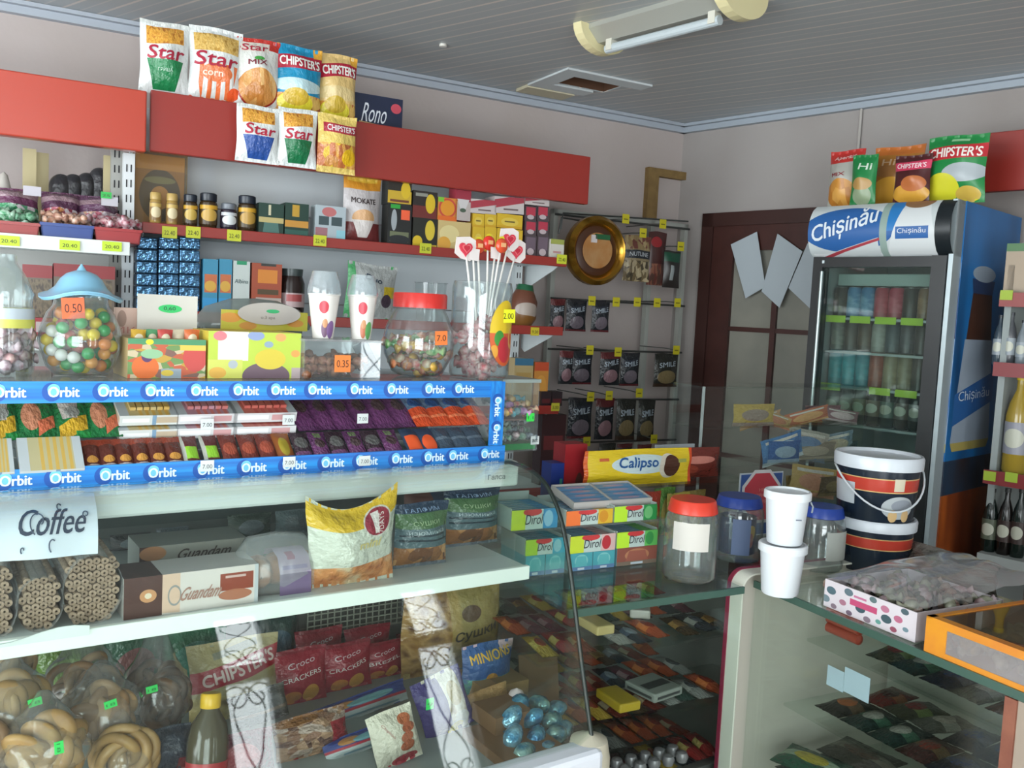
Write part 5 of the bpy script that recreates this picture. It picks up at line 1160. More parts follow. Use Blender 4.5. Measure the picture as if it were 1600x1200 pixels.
for k in range(40):
    zz = .012 + H * .55 * ((k * .29) % 1); a = k * 2.399; q_ = (r - .026) * ((k * .53) % 1) ** .4
    c = [('b85a60', 'd8c0bc'), ('d0b8b0', 'a84a50'), ('a8404c', 'c8a09c')][k % 3]
    candy(c[0], c[1], (lx + q_ * math.cos(a), 1.73 + q_ * math.sin(a), TOPZ + zz), 1.15, 'pink and white wrapped sweet in the lollipop cylinder', 'sweets in the lollipop cylinder', rnd, 'pink_bonbon')
def heart(n_=24, sc=1):
    return [(sc * 16 * math.sin(a) ** 3 / 16, sc * (13 * math.cos(a) - 5 * math.cos(2 * a) - 2 * math.cos(3 * a) - math.cos(4 * a)) / 16) for a in [2 * math.pi * i / n_ for i in range(n_)]]
for k, (px, py, bx, kind, lbl) in enumerate(((729, 388, 738, 'w', 'leftmost heart lollipop in a white wrapper'), (748, 385, 752, 'o', 'orange red lollipop second from the left'), (764, 380, 762, 'r', 'bright red round lollipop in the middle of the bunch'), (784, 384, 770, 'o', 'orange red lollipop right of the middle'), (797, 374, 775, 'w', 'upper right heart lollipop in a white wrapper'), (808, 392, 786, 'w', 'rightmost heart lollipop in a white wrapper'), (741, 398, 744, 'w', 'small white wrapped lollipop low at the left'), (775, 396, 766, 'w', 'small white wrapped lollipop low in the middle'))):
    Yh = 1.71 + .012 * (k % 3); p = hit(px, py, Yh); q_ = hit(bx, 470, Yh)
    t = thing('lollipop', lbl, 'lollipop', (p.x, Yh, p.z), 0, 'lollipops in the clear cylinder')
    d = Vector((q_.x - p.x, 0, q_.z - p.z)); e = d * (1.0 if False else (p.z - TOPZ - .04) / (p.z - q_.z))
    B().tube([(0, .004, -.004), tuple(e + Vector((0, .004, 0)))], .0024, 8).build('stick', M('e2e0da', .35), t, smooth=True)
    if kind == 'w':
        if k < 6:
            B().poly([(x * .024, z_ * .024) for x, z_ in ((-1, .95), (.4, 1.1), (1.05, .8), (1.1, -.6), (.5, -1.15), (-.5, -.95), (-1.15, -.5))], .002).build('wrapper', M('d8cfcc', .25), t, (0, .003, 0))
            B().poly(heart(24, .017), .003).build('heart', M('c8384a', .25), t, (-.001, -.0005, -.001)); B().poly(heart(24, .011), .001).build('heart_centre', M('d86a70', .25), t, (0, -.0018, 0)); B().poly(heart(24, .008), .001).build('heart_core', M('b82a3c', .25), t, (0, -.003, 0))
        else: B().poly([(x * .014, z_ * .014) for x, z_ in ((-1, 1), (1, .9), (.9, -1), (-.9, -.8))], .002).build('wrapper', M('d8cfcc', .25), t)
    else:
        col = 'c84a2c' if kind == 'o' else 'd23428'
        o = B().lathe([(0, -.006), (.014, -.004), (.017, 0), (.014, .004), (0, .006)], 18, mat=rot).build('sweet', M(col, .2), t, (0, 0, 0)); autosmooth(o, 80)
        B().box(-.006, .006, -.002, 0, -.003, .006).build('print', M('d8a070', .4), t, (0, -.0065, 0))
        B().poly([(-.008, .012), (.008, .014), (.004, .022), (-.006, .020)], .001).build('wrapper_tip', M('c8b828', .3), t)
# ================================================================== IN THE GUM DISPLAY
def lying(nm, lb, px0, px1, pt, Yf, z, L_, th, m, lean, grp, cat='sweet pack', bagged=False, tx=()):
    s = S(px0, px1, pt, Yf, 0, z); s.h = L_
    t = thing(nm, lb, cat, (s.x, Yf, z), 0, grp, lean=lean)
    if bagged:
        f = bagfn(s.w * 1.0, L_, th, hash(lb) % 99 if False else int(px0), pinch=.02); b = B(); vs = []; fs = []; uv = []
        for side in (-1, 1):
            o = len(vs)
            for j in range(11):
                for i in range(9):
                    p = f(i / 8, j / 10, side); vs.append((p.x, p.z, th / 2 - p.y))
            for j in range(10):
                for i in range(8):
                    q_ = [o + j * 9 + i, o + j * 9 + i + 1, o + (j + 1) * 9 + i + 1, o + (j + 1) * 9 + i]; u = [(i / 8, j / 10), ((i + 1) / 8, j / 10), ((i + 1) / 8, (j + 1) / 10), (i / 8, (j + 1) / 10)]
                    if side > 0: q_ = q_[::-1]; u = u[::-1]
                    fs.append(q_); uv.append(u)
        b.add(vs, fs, 0, uv); b.build('wrapper', m, t, smooth=True)
    else:
        b = B(); v = [(-s.w / 2, 0, 0), (s.w / 2, 0, 0), (s.w / 2, L_, 0), (-s.w / 2, L_, 0), (-s.w / 2, 0, th), (s.w / 2, 0, th), (s.w / 2, L_, th), (-s.w / 2, L_, th)]
        b.add(v, [(0, 1, 5, 4), (1, 2, 6, 5), (2, 3, 7, 6), (3, 0, 4, 7), (3, 2, 1, 0)], 1, [[(0, 0), (1, 0), (1, 1), (0, 1)]] * 5).add(v, [(4, 5, 6, 7)], 0, [[(0, 0), (1, 0), (1, 1), (0, 1)]])
        b.build('carton', m, t)
    return t, s
GREENB = P('1f6a3a', ('r', .1, .05, .9, .35, 'c8a030', .3), ('t', .42, .35, 1, .2, .34, 'b0a8a0'), ('e', .5, .5, .22, .12, '8a8a84'), ('r', .55, .0, 1, .12, '2a8a44'), crinkle=.5, rough=.2)
GREENB2 = P('1f6a3a', ('e', .35, .45, .26, .30, 'b87a5c'), ('r', .5, .05, .95, .3, 'c86a4a', .4), ('r', .3, .75, .8, 1, 'b0aca8'), crinkle=.5, rough=.2)
for k, (a, b_) in enumerate(((-20, 32), (30, 92), (88, 146), (142, 192))):
    lying('chocolate_pack', '%s green nut snack pack on the upper tier at the left' % wd[k], a, b_, 660, 1.708, STZ + .004, .12, .022, (GREENB, GREENB2)[k % 2], 33, 'green snack packs on the upper tier', 'snack pack', True)
BLK2 = M('9aa4a6', .4)
CART = lambda c, c2: P('b0b8ba', ('r', .16, 0, .86, 1, ('s', 9, c, c2)), ('r', .16, .0, .30, 1, c2))
FRT = P('c8ccc8', ('r', .55, 0, .62, 1, '7a98b0'), ('r', .62, .2, 1, .8, 'b8a890'), ('r', .05, .3, .5, .7, 'dfe2e0'))
FRP = P('d0d0d0', ('r', .6, .2, .9, .8, 'c89a9a'), ('r', .05, .3, .55, .8, 'e6e6e6'))
CTN = [(186, 278, 'c09a48', 'b8a878', 'left gum carton of slim gold sticks', FRT), (276, 370, 'b8685c', 'a8808a', 'middle gum carton of slim pink sticks', FRP), (364, 462, 'b0524a', 'b86a5c', 'right gum carton of slim red sticks', FRP)]
for (a, b_, c, c2, lb, fr_) in CTN:
    for lay in range(2):
        t, s = lying('gum_carton', lb + (', lower of two' if lay == 0 else ', upper of two'), a, b_, 660, 1.709 + lay * .010, STZ + .004 + lay * .026, .15, .020, [CART(c, c2), fr_], 14 + 6 * lay, 'gum cartons on the upper tier', 'gum carton')
        if lay:
            for q_ in range(6):
                B().box(-s.w * .30 + q_ * s.w * .115, -s.w * .30 + q_ * s.w * .115 + s.w * .095, .02, .145, .0205, .027).build('gum_stick', M(c, .35, sub=(60, c2)), t, bev=0)
PURB = P('5a3458', ('r', 0, .10, 1, .5, 'a0949c' if False else '6a3c66'), ('e', .5, .55, .3, .16, '4a3a3c'), ('r', .3, .75, .7, .95, '6a7a58'), crinkle=.6, rough=.16)
for k in range(6):
    a = 466 + k * 31; lying('chocolate_bar', '%s shiny purple chocolate bar on the upper tier' % wd[k], a, a + 33, 660, 1.708 + .004 * (k % 2), STZ + .004, .13, .018, PURB, 30, 'purple bars on the upper tier', 'chocolate bar', True)
ORB = P('d0502c', ('r', 0, .45, 1, 1, '5a7088'), ('e', .5, .6, .35, .14, '2a4a78'), ('r', 0, .2, 1, .26, 'e07a50'), crinkle=.5, rough=.16)
for k in range(4):
    a = 650 + k * 28; lying('chocolate_bar', '%s orange and blue wafer bar on the upper tier' % wd[k], a, a + 32, 660, 1.708 + .003 * (k % 2), STZ + .004, .13, .02, ORB, 30, 'orange bars on the upper tier', 'wafer bar', True)
# lower tier
for (a, b_, lb) in ((-30, 22, 'pale gum carton at the far left of the lower tier'), (30, 131, 'wide gold stick gum carton on the lower tier')):
    lying('gum_carton', lb, a, b_, 700, 1.640, GZ + .016, .075, .022, [CART('c0a050', 'b0a880'), FRT], 38, 'gum cartons on the lower tier', 'gum carton')
BRN = P('5a2c24', ('r', 0, 0, 1, .22, 'b8b0ac'), ('e', .5, .35, .34, .10, 'c08a40'), ('r', 0, .8, 1, 1, '8a3a28'), crinkle=.3, rough=.25)
GRT = P('5a2c2c', ('r', .1, .25, .9, .62, '8ac038'), ('r', 0, 0, .2, 1, 'a8aaa0'), crinkle=.2)
MAR = P('6a3028', ('r', .0, 0, 1, .14, 'a8a8a0'), ('e', .5, .5, .4, .2, '9a4a38'), crinkle=.3)
low = [(134 + 26 * i, BRN, 'brown') for i in range(6)] + [(290, GRT, 'green topped'), (322, GRT, 'green topped'), (352, MAR, 'maroon'), (382, MAR, 'maroon'), (410, MAR, 'maroon'), (437, P('8a5028', ('e', .5, .5, .3, .3, '9a8a30')), 'amber')] + [(466 + 28 * i, PURB if i % 2 else P('3a2c34', ('r', 0, 0, 1, .3, '6a4468'), ('e', .5, .6, .4, .2, '5a5a58'), crinkle=.5, rough=.15), 'dark purple') for i in range(6)] + [(640, P('2c3c52', ('r', .1, .2, .9, .7, 'd8562c')), 'orange labelled'), (664, P('2c3c52', ('e', .5, .4, .4, .3, 'd8562c')), 'orange dotted')] + [(690 + 24 * i, P('3c4a58', ('r', 0, .5, 1, .6, '5a6874'), crinkle=.3, rough=.2), 'slate blue') for i in range(3)]
for k, (a, m, nm_) in enumerate(low):
    lying('chocolate_bar', '%s chocolate bar on the lower tier, number %s of its kind from the left' % (nm_, wd[sum(1 for q_ in low[:k] if q_[2] == nm_)]), a, a + 27, 700, 1.641, GZ + .016, .078, .014, m, 38, 'bars on the lower tier', 'chocolate bar', True)
for px, py, Yt, lb in ((324, 663, 1.70, 'on the pink gum carton'), (451, 656, 1.70, 'beside the red gum carton'), (567, 654, 1.70, 'on the purple bars'), (324, 728, 1.625, 'on the lower blue strip at the left'), (452, 722, 1.625, 'on the lower blue strip in the middle'), (570, 720, 1.625, 'on the lower blue strip at the right'), (836, 688, 1.74, 'on the clear tub of small toys')):
    tag(px, py, .024, .020, Yt, 0, 'd4dad8', 'small white price tag ' + lb, '7.00', '4a5256', group='white price tags on the sweets')
# clear tub of small toys right of display
s = S(786, 844, 598, 1.74, 0, 1.2225)
t = thing('toy_tub', 'clear tub of small coloured toys with a green base right of the display', 'tub', (s.x + .0, 1.74, 1.2225), 0)
shell(s.w, .12, s.h).build('tub_body', JARM, t); B().box(-s.w / 2 + .003, s.w / 2 - .003, .003, .117, .0035, .018).build('green_base', M('1f8a48', .4), t); B().box(-s.w / 2 - .002, s.w / 2 + .002, -.002, .122, s.h, s.h + .008).build('lid', M('8f9c98', .4), t)
B().box(-s.w / 2 + .004, s.w / 2 - .004, .005, .115, s.h * .45, s.h * .47).build('divider', M('7a5a50', .5), t)
rnd = random.Random(8)
for lay, (z0_, cols) in enumerate(((.020, [('5a8a70', 'b0c0b0'), ('8a9aa0', '3a3a44'), ('c0b8b4', '6a5a60')]), (s.h * .49, [('b85048', 'c8a888'), ('c8a050', 'd0b080'), ('3f8a96', '8ab0b4'), ('a860a0', 'c8a0c0')]))):
    for k in range(15):
        c = cols[k % len(cols)]; candy(c[0], c[1], (s.x - s.w * .36 + s.w * .18 * (k % 5), 1.755 + .03 * (k // 5), 1.2225 + z0_ + .014 + .012 * (k // 5)), .95, 'tiny coloured toy in the clear tub, %s layer' % ('lower', 'upper')[lay], 'toys in the clear tub', rnd, 'small_toy')
tag(829, 652, .022, .020, 1.735, 0, '38d850', 'small bright green price tag on the clear tub of toys', '1.1', '1c5a2c')
tag(776, 744, .062, .030, 1.6235, 0, 'c8ccc8', 'small white label on the white rail at its right end', 'Галса', '2c3438', name='rail_label')
# ================================================================== COFFEE SHEET ON THE CASE GLASS
t = thing('paper_sign', 'white sheet with ornate cafe lettering hung over the case front at far left', 'sign', (0, 0, 0))
a0 = hit(-40, 772, 1.615); a1 = hit(146, 770, 1.615); b1 = hit(152, 864, 1.50); b0 = hit(-40, 880, 1.50)
nu, nv = 12, 6; vs = []; fs = []; uvs = []
def shp(u, v):
    top = a0.lerp(a1, u); bot = b0.lerp(b1, u); p = top.lerp(bot, v)
    p.y += -.016 * math.sin(math.pi * v) - .006 + .003 * math.sin(u * 9); p.z += .010 * math.sin(math.pi * v); return p
for j in range(nv + 1):
    for i in range(nu + 1): vs.append(shp(i / nu, j / nv))
o_ = len(vs); vs += [v + Vector((0, .0008, .0006)) for v in vs]
for j in range(nv):
    for i in range(nu):
        q_ = (j * (nu + 1) + i, (j + 1) * (nu + 1) + i, (j + 1) * (nu + 1) + i + 1, j * (nu + 1) + i + 1); fs.append(q_); fs.append(tuple(o_ + k for k in q_[::-1]))
B().add(vs, fs).build('sheet', M('dbe2ec', .7), t, smooth=True)
def csign(st, u, v, wu, hv, sh=.3, bold=0):
    tv_, tf_ = text_verts(st); g = B()
    pts = [shp(u + (x_ * wu + sh * y_ * hv * .3), v - y_ * hv) + Vector((0, -.0012, .0004)) for x_, y_ in tv_]
    g.add(pts, tf_)
    if bold: g.add([p + Vector((bold, -.0001, 0)) for p in pts], tf_)
    g.build('lettering', M('3c4458', .5), t)
csign('Coffee', .62, .50, .56, .40, .5, .0010)
for (u, v, r_, tn) in ((.50, .50, .085, .8), (.37, .88, .02, .7), (.90, .42, .03, 1), (.68, .25, .03, .6), (.62, .82, .05, .5)):
    g = B(); pts = []
    for k in range(26):
        a = k / 25 * 6.28 * tn + 2; rr_ = r_ * (1 - .7 * k / 25); pts.append(shp(u + rr_ * math.cos(a), v + rr_ * 2.4 * math.sin(a)) + Vector((0, -.0018, .0008)))
    g.tube(pts, .0010, 5); g.build('scroll', M('4a5268', .5), t)
# ================================================================== ON THE WHITE CASE SHELF (z 1.022)
ZS = 1.0223; YE = 1.515
def wafer_bundle(px0, px1, pt, pb, lb, rows_, seed, grp):
    rnd = random.Random(seed); s = S(px0, px1, pt, YE, 0, None, pb); r = .0058; w_ = s.w; h_ = s.h
    z0 = ZS + r + .001; L_ = .16; h_ = s.z + s.h - ZS; s.z = ZS
    key = 'wafertube'
    if key not in MATS:
        b = B().lathe([(r * .3, 0), (r, .0), (r, L_), (r * .3, L_), (r * .3, 0)], 10, cap=False, mat=Matrix.Rotation(R(-90), 4, 'X'))
        me = b.mesh('wafer_roll', True); me.materials.append(M('a08a74', .7, bump=(90, .6), sub=(120, '86705c'))); me.set_sharp_from_angle(angle=R(40)); MATS[key] = me
    k = 0; z = z0; j = 0
    while z < s.z + h_:
        n_ = int(w_ / (2 * r)) - (j % 2)
        for i in range(n_):
            x = s.x - (n_ - 1) * r + i * 2 * r; u = (x - s.x) / (w_ / 2); v = (z - ZS) / h_ * 2 - 1
            if abs(u) ** 2.6 + abs(v * .97) ** 2.6 < 1.0:
                o = bpy.data.objects.new('wafer_roll', MATS[key]); C.objects.link(o); o.location = (x, YE + .01 + rnd.uniform(-.004, .006), z); props(o, 'beige wafer roll in the ' + lb, 'wafer roll', grp)
        z += r * 1.78; j += 1
    g = B(); pr = [(-w_ / 2 * math.cos(a), h_ / 2 + h_ / 2 * math.sin(a)) for a in [2 * math.pi * i / 28 for i in range(28)]]
    n_ = 28; vs = [(x * 1.07, 0.16 + .012, max(0.0015, z_ * 1.05)) for x, z_ in pr] + [(x * 1.06, .0, max(.001, z_ * 1.04)) for x, z_ in pr]
    g.add(vs, [(i, (i + 1) % n_, n_ + (i + 1) % n_, n_ + i) for i in range(n_)] + [tuple(range(n_))])
    t = thing('film_bag', 'clear film wrapped round the ' + lb, 'film bag', (s.x, YE, ZS), 0); g.build('film', FILM, t, smooth=True)
wafer_bundle(-26, 28, 888, 996, 'wafer roll bundle cut off at the left edge', 6, 1, 'wafer rolls in the far left bundle')
wafer_bundle(28, 98, 906, 986, 'lower round bundle of wafer rolls', 6, 2, 'wafer rolls in the lower round bundle')
wafer_bundle(102, 191, 872, 978, 'tall bundle of wafer rolls beside the cake box', 7, 3, 'wafer rolls in the tall bundle')
def cakebox(px0, px1, pt, Y, z, lb, fr_, top, sd_, tx, txt_top=None, d=.09):
    s = S(px0, px1, pt, Y, 0, z); t = thing('cake_box', lb, 'box', (s.x, Y, z), 0)
    B().box(-s.w / 2, s.w / 2, 0, d, 0, s.h, 0, front=1).build('box', [top, fr_], t)
    for (st, u, v, wu, hv, col, sh) in tx: text(t, st, (u - .5) * s.w, v * s.h, wu * s.w, hv * s.h, col, shear=sh, bold=.0004)
    return t, s
CKF = P('cfc6c0', ('r', 0, 0, .27, 1, '4a2c26'), ('e', .17, .52, .06, .16, 'c08a60'), ('e', .17, .52, .025, .07, 'd8c8b0'), ('r', .27, .0, .40, 1, 'd0b09a', -.2), ('arc', .36, .45, .05, .26, .8, '8a8a88'), ('r', .70, .40, .96, .84, '8a3c28'), ('e', .82, .28, .13, .14, 'a86a50'), ('r', .74, .72, .90, .78, 'c8a8a0'), ('r', .97, 0, 1, 1, 'b8bcc0'))
cakebox(194, 404, 893, 1.515, ZS, 'white and brown roll cake box lying along the case shelf', CKF, P('b4aeaa', ('r', 0, 0, .27, 1, '3e2622')), None, [('Guandam', .56, .46, .30, .32, 'a0786a', .5)])
CKT = P('9a9890', ('r', .0, 0, .16, 1, '4a2c26'), ('r', .16, 0, .45, .5, '8a5a4a'), ('e', .12, .8, .12, .2, 'b8805a'), ('r', .75, 0, 1, .5, '5a3830'))
cakebox(218, 385, 848, 1.70, ZS, 'second roll cake box standing behind the first with dark lettering on top', CKT, M('a6aaa4'), None, [('Guandam', .6, .72, .5, .28, '3a2a26', .5)], d=.10)
# croissant pack
s = S(404, 500, 876, 1.53, 0, ZS)
t = thing('croissant_pack', 'clear pack of brown croissants with a lilac paper sleeve', 'croissant pack', (s.x - .01, 1.58, ZS), 0)
for k in range(3):
    b = B(); n_ = 14; L_ = .052 - .004 * (k == 1)
    vs = []; m_ = 12
    for i in range(n_ + 1):
        u = i / n_ * 2 - 1; rr_ = .030 * (1 - abs(u) ** 2.2) ** .5 * (1 - .10 * (i % 3 == 0)) + .002
        for j in range(m_): a = 6.283 * j / m_; vs.append((u * .04, L_ * 0 + rr_ * math.cos(a) - .012 * u * u, .031 + rr_ * .95 * math.sin(a)))
    fs = [(i * m_ + j, i * m_ + (j + 1) % m_, (i + 1) * m_ + (j + 1) % m_, (i + 1) * m_ + j) for i in range(n_) for j in range(m_)]
    b.add(vs, fs); o = b.build('croissant', M('8a5030', .4, bump=(40, .5), sub=(50, 'a86a3c')), None, (s.x - .045 + k * .045, 1.585 + .012 * (k % 2), ZS + .001), smooth=True, rot=(0, 0, R(70))); props(o, '%s brown croissant inside the lilac sleeved pack' % wd[k], 'croissant', 'croissants in the lilac pack')
b = B(); W2 = s.w / 2 * .62; pr = [(-.052, 0), (-.050, .04), (-.034, .066), (0, .074), (.034, .066), (.050, .04), (.052, 0)]
vs = []; fs = []; uvs = []
for i, (y, z_) in enumerate(pr): vs += [(-W2 * .55, y, z_), (W2 * 1.1, y, z_)]
for i in range(len(pr) - 1): fs.append((2 * i, 2 * i + 1, 2 * i + 3, 2 * i + 2)); uvs.append([(0, i / 6), (1, i / 6), (1, (i + 1) / 6), (0, (i + 1) / 6)])
b.add(vs, fs, 0, uvs); b.build('paper_sleeve', P('a490a8', ('r', 0, 0, 1, .16, '6a5478'), ('r', .3, .30, .55, .42, '9a5a78'), ('r', 0, .75, 1, .85, '2f6a50'), ('r', .1, .2, .9, .24, '8a78a0')), t, (.012, 0, 0), smooth=True)
b = B().lathe([(.0, -.075), (.03, -.07), (.05, -.05), (.054, 0), (.05, .05), (.03, .08), (.0, .10)], 18, mat=Matrix.Rotation(R(90), 4, 'Y')); b.v = [(x, y, max(.0, z_ * 1.3 + .035)) for x, y, z_ in b.v]
b.build('film', FILM, t, smooth=True)
# 7days bag
BT = S(493, 636, 783, 1.50, 0, ZS)
t = bag('croissant_bag', 'large cream puffed bag with a yellow top and a round red emblem', 'snack bag', BT, .10, P('c4c6b8', ('r', 0, .74, 1, 1, 'cfa828', .10), ('e', .72, .76, .165, .165, 'c8c0b8'), ('e', .72, .76, .15, .15, '8e2c3c'), ('t', .70, .64, .88, .02, .045, 'd8ccc8'), ('r', 0, 0, 1, .28, (n, 3, 'b06a40', 'c88a58', 'c8b898'), .1), crinkle=.6, rough=.18), [('7DAYS', .755, .74, .20, .07, 'e0d0cc', 0, 82), ('mini', .62, .52, .26, .10, 'c8b878', .2)], 101, pinch=.0, nu=20, nv=24, yoff=.045, ears=.22)
B_ring = P('2c3c34', ('r', .0, .86, 1, 1, '26384e'), ('r', 0, .64, 1, .86, '4a6844'), ('r', 0, .30, 1, .64, '4e6268'), ('r', .05, .44, .95, .47, '28343c'), ('r', .05, .52, .85, .55, '2a3840'), ('r', 0, 0, 1, .34, (v_, 5, 'a8784c', '8a5c38', 'b88a5c', '6a4630')), ('r', 0, 0, 1, .05, '6a7078'), crinkle=.4, rough=.2)
bag('rings_bag', 'dark green bag of ring biscuits beside the yellow topped bag', 'snack bag', S(629, 714, 790, 1.56, 0, ZS), .07, B_ring, [('ГАЛФИМ', .48, .90, .62, .055, '8aa0c0'), ('СУШКИ', .5, .72, .5, .06, '9ab088'), ('изюминка', .5, .58, .66, .05, '9aa8ac')], 102, group='ring biscuit bags on the case shelf')
bag('rings_bag', 'dark green bag of ring biscuits, right hand one near the case end', 'snack bag', S(706, 794, 768, 1.66, 0, ZS), .07, B_ring, [('ГАЛФИМ', .5, .90, .62, .055, '8aa0c0'), ('СУШКИ', .5, .74, .5, .06, '9ab088'), ('изюминка', .5, .60, .66, .05, '9aa8ac')], 103, group='ring biscuit bags on the case shelf')
bag('blue_pack', 'dim blue and red pack lying behind the ring biscuit bags', 'pack', S(640, 720, 770, 1.86, 0, ZS), .06, P('4a5a7a', ('r', 0, .5, .5, 1, '8a5a50')), (), 104)
for k, (px0, px1, py, c) in enumerate(((175, 240, 838, '4a4c4c'), (248, 300, 828, '6f7a80'), (360, 430, 806, '4c5a50'), (436, 486, 800, '76868a'))):
    bag('dim_pack', '%s dim grey pack at the back of the case shelf' % wd[k], 'pack', S(px0, px1, py, 1.92, 0, ZS), .05, P(c, ('e', .5, .5, .3, .3, '7a8488'), crinkle=.4), (), 110 + k, group='dim packs at the back of the case')
# white paper curling over the lip at left
o = B(); vs = []; 
for k in range(13): u = k / 12; x = -.02 + .26 * u; dz = .012 * math.sin(u * 9) + .006; vs += [(x, 1.486, ZS - .005), (x, 1.484, ZS + .004 + dz * .6), (x, 1.487, ZS + .004 + dz * .6), (x, 1.489, ZS - .005)]
o.add(vs, [(4 * k + i, 4 * k + 4 + i, 4 * k + 4 + (i + 1) % 4, 4 * k + (i + 1) % 4) for k in range(12) for i in range(4)]); o = o.build('shelf_paper', M('d8dedc', .7)); props(o, 'wavy white lining paper on the front lip of the case shelf', 'paper')
# ================================================================== ON THE CASE DECK (z .68)
ZD = .6805
b = B().box(-.7, .95, 2.0, 2.05, 0, .05); o = b.build('display_step', M('6f7674', .5), None, (0, 0, ZD)); props(o, 'low grey plinth board under the snack bags inside the case', 'step')
ZE = ZD + .0005
def cbag(nm, lb, px0, px1, pt, Y, m, tx=(), sd=0, d=.06, group=None, lean=0, roll=0, z=None, pb=None, **k): return bag(nm, lb, 'snack bag', S(px0, px1, pt, Y, 0, z if pb is None else None, pb), d, m, tx, sd, group=group, lean=lean, roll=roll, **k)
cbag('crisp_bag', 'wide olive and cream crisps bag lying at a slant in the case', 306, 452, 1014, 1.76, P('a89a70', ('r', 0, .50, 1, .76, 'a0323c', .22), ('r', 0, 0, 1, .34, (n, 3, 'a08a4c', 'b8a870', '6a5a34')), ('r', .25, .84, .75, .92, '8a8878', .2), crinkle=.4), [("CHIPSTER'S", .52, .645, .84, .16, 'd0b8b0', 0, 12)], 121, .08, z=ZE, lean=-12)
CR = P('8e1f30', ('e', .35, .14, .16, .13, 'b8743a'), ('e', .68, .18, .16, .16, 'c08840'), ('r', 0, .92, 1, 1, '7a1c2a'), crinkle=.35, rough=.2)
for k, (px0, px1, pt, Y, tx2, lb) in enumerate(((432, 520, 1022, 1.78, 'CRACKERS', 'front left red cracker bag under the wire basket'), (508, 590, 1012, 1.80, 'CRACKERS', 'second red cracker bag under the wire basket'), (572, 640, 1010, 1.82, 'BREZEL', 'red pretzel bag right of the cracker bags'), (470, 545, 990, 1.90, '', 'back left red cracker bag behind the front row'), (548, 620, 985, 1.90, '', 'back middle red cracker bag behind the front row'), (628, 664, 994, 1.92, 'KEKS', 'back right red cracker bag near the beige ring bag'), (655, 690, 1012, 1.86, 'KEKS', 'rightmost small red cracker bag beside the beige bag'))):
    cbag('cracker_bag', lb, px0, px1, pt, Y, CR, [('Croco', .5, .76, .52, .10, 'c8b0b4', .2, 8)] + ([(tx2, .5, .52, .74, .09, 'd8ccc8', 0, 8)] if tx2 else []), 130 + k, .05, z=ZE, group='red cracker bags in the case', lean=-8)
# wire basket
s = S(482, 640, 942, 1.97, 0, None, 984); t = thing('wire_basket', 'grey plastic lattice basket hanging at the back of the case', 'basket', (s.x, 1.97, s.z), 0)
b = B(); m_ = 16
for i in range(m_ + 1): x = -s.w / 2 + s.w * i / m_; b.box(x - .0012, x + .0012, 0, .003, 0, s.h)
for j in range(6): z_ = s.h * j / 5; b.box(-s.w / 2, s.w / 2, -.001, .002, z_ - .0012, z_ + .0012)
b.build('lattice', M('8a8c80', .5), t); B().box(-s.w / 2, s.w / 2, .004, .06, 0, .003).build('basket_floor', M('6a6c64', .5), t); B().box(-s.w / 2, s.w / 2, .06, .065, 0, s.h).build('back_wall', M('4a4c48', .5), t)
# green packs behind left
for k, (px0, px1, pt, c, c2) in enumerate(((58, 168, 1000, '5a7a2c', '7a9a3c'), (165, 262, 985, '1f5a40', '7a4a48'), (255, 362, 975, '1c6a48', '4a8a78'), (410, 470, 960, '26403c', '3a5a6a'))):
    cbag('dark_green_pack', '%s green pack lying at the back of the case under the shelf' % wd[k], px0, px1, pt, 1.94, P(c, ('e', .5, .5, .35, .25, c2), ('r', .0, .0, 1, .2, '7a4a48'), crinkle=.5, rough=.2), (), 140 + k, .06, z=ZE, group='green packs at the back of the case')
cbag('blue_stick_pack', 'dark pack with a blue stripe behind the wire basket', 400, 470, 965, 1.98, P('1f302e', ('r', 0, .2, 1, .4, '2c5a86')), (), 149, .04, z=ZE)
# beige sushki bag
cbag('rings_bag', 'big beige bag of dried bread rings at the right of the case', 648, 798, 918, 1.76, P('ab925c', ('r', 0, .0, .40, 1, (n, 5, '7a5434', 'a88452', '5a3c28'), 0), ('e', .62, .68, .10, .09, '5a4038'), crinkle=.5, rough=.15), [('Сушки', .66, .46, .46, .13, '3a3428', .15, 4), ('простые', .68, .34, .3, .04, '8a7848', 0, 4)], 151, .10, z=ZE, pinch=-.02)
cbag('gum_box_bag', 'blue kids snack bag with yellow block lettering below the beige ring bag', 733, 812, 1010, 1.64, P('31568c', ('r', 0, 0, 1, .4, (n, 4, '3a7a9a', '5aa08a', '2c5a8a')), ('e', .5, .36, .12, .12, 'c88a30'), ('r', .7, .86, 1, 1, 'c8a8b0'), crinkle=.4), [('MINIONS', .5, .80, .8, .16, 'd8a830', 0, 5)], 152, .06, pb=1092)
o = B().box(-.06, .06, 0, .12, 0, .040); o = o.build('cardboard_box', M('9a7a52', .7), None, (hit(775, 1100, 1.64).x, 1.60, ZD)); props(o, 'plain brown carton propping the blue kids snack bag', 'box')
for k, (px0, px1, pt, pb, Y, rl) in enumerate(((718, 806, 1085, 1136, 1.56, 8), (728, 804, 1128, 1190, 1.53, 6))):
    s = S(px0, px1, pt, Y, 0, None, pb); bag('wafer_block', '%s cream wafer block wrapped in clear film' % ('upper', 'lower')[k], 'wafer pack', s, .05, P('b8905e', ('r', 0, .45, 1, .52, '9a7448'), ('r', 0, .1, .1, 1, 'c8a87c'), crinkle=.6), (), 160 + k, group='cream wafer blocks', roll=-rl, pinch=0)
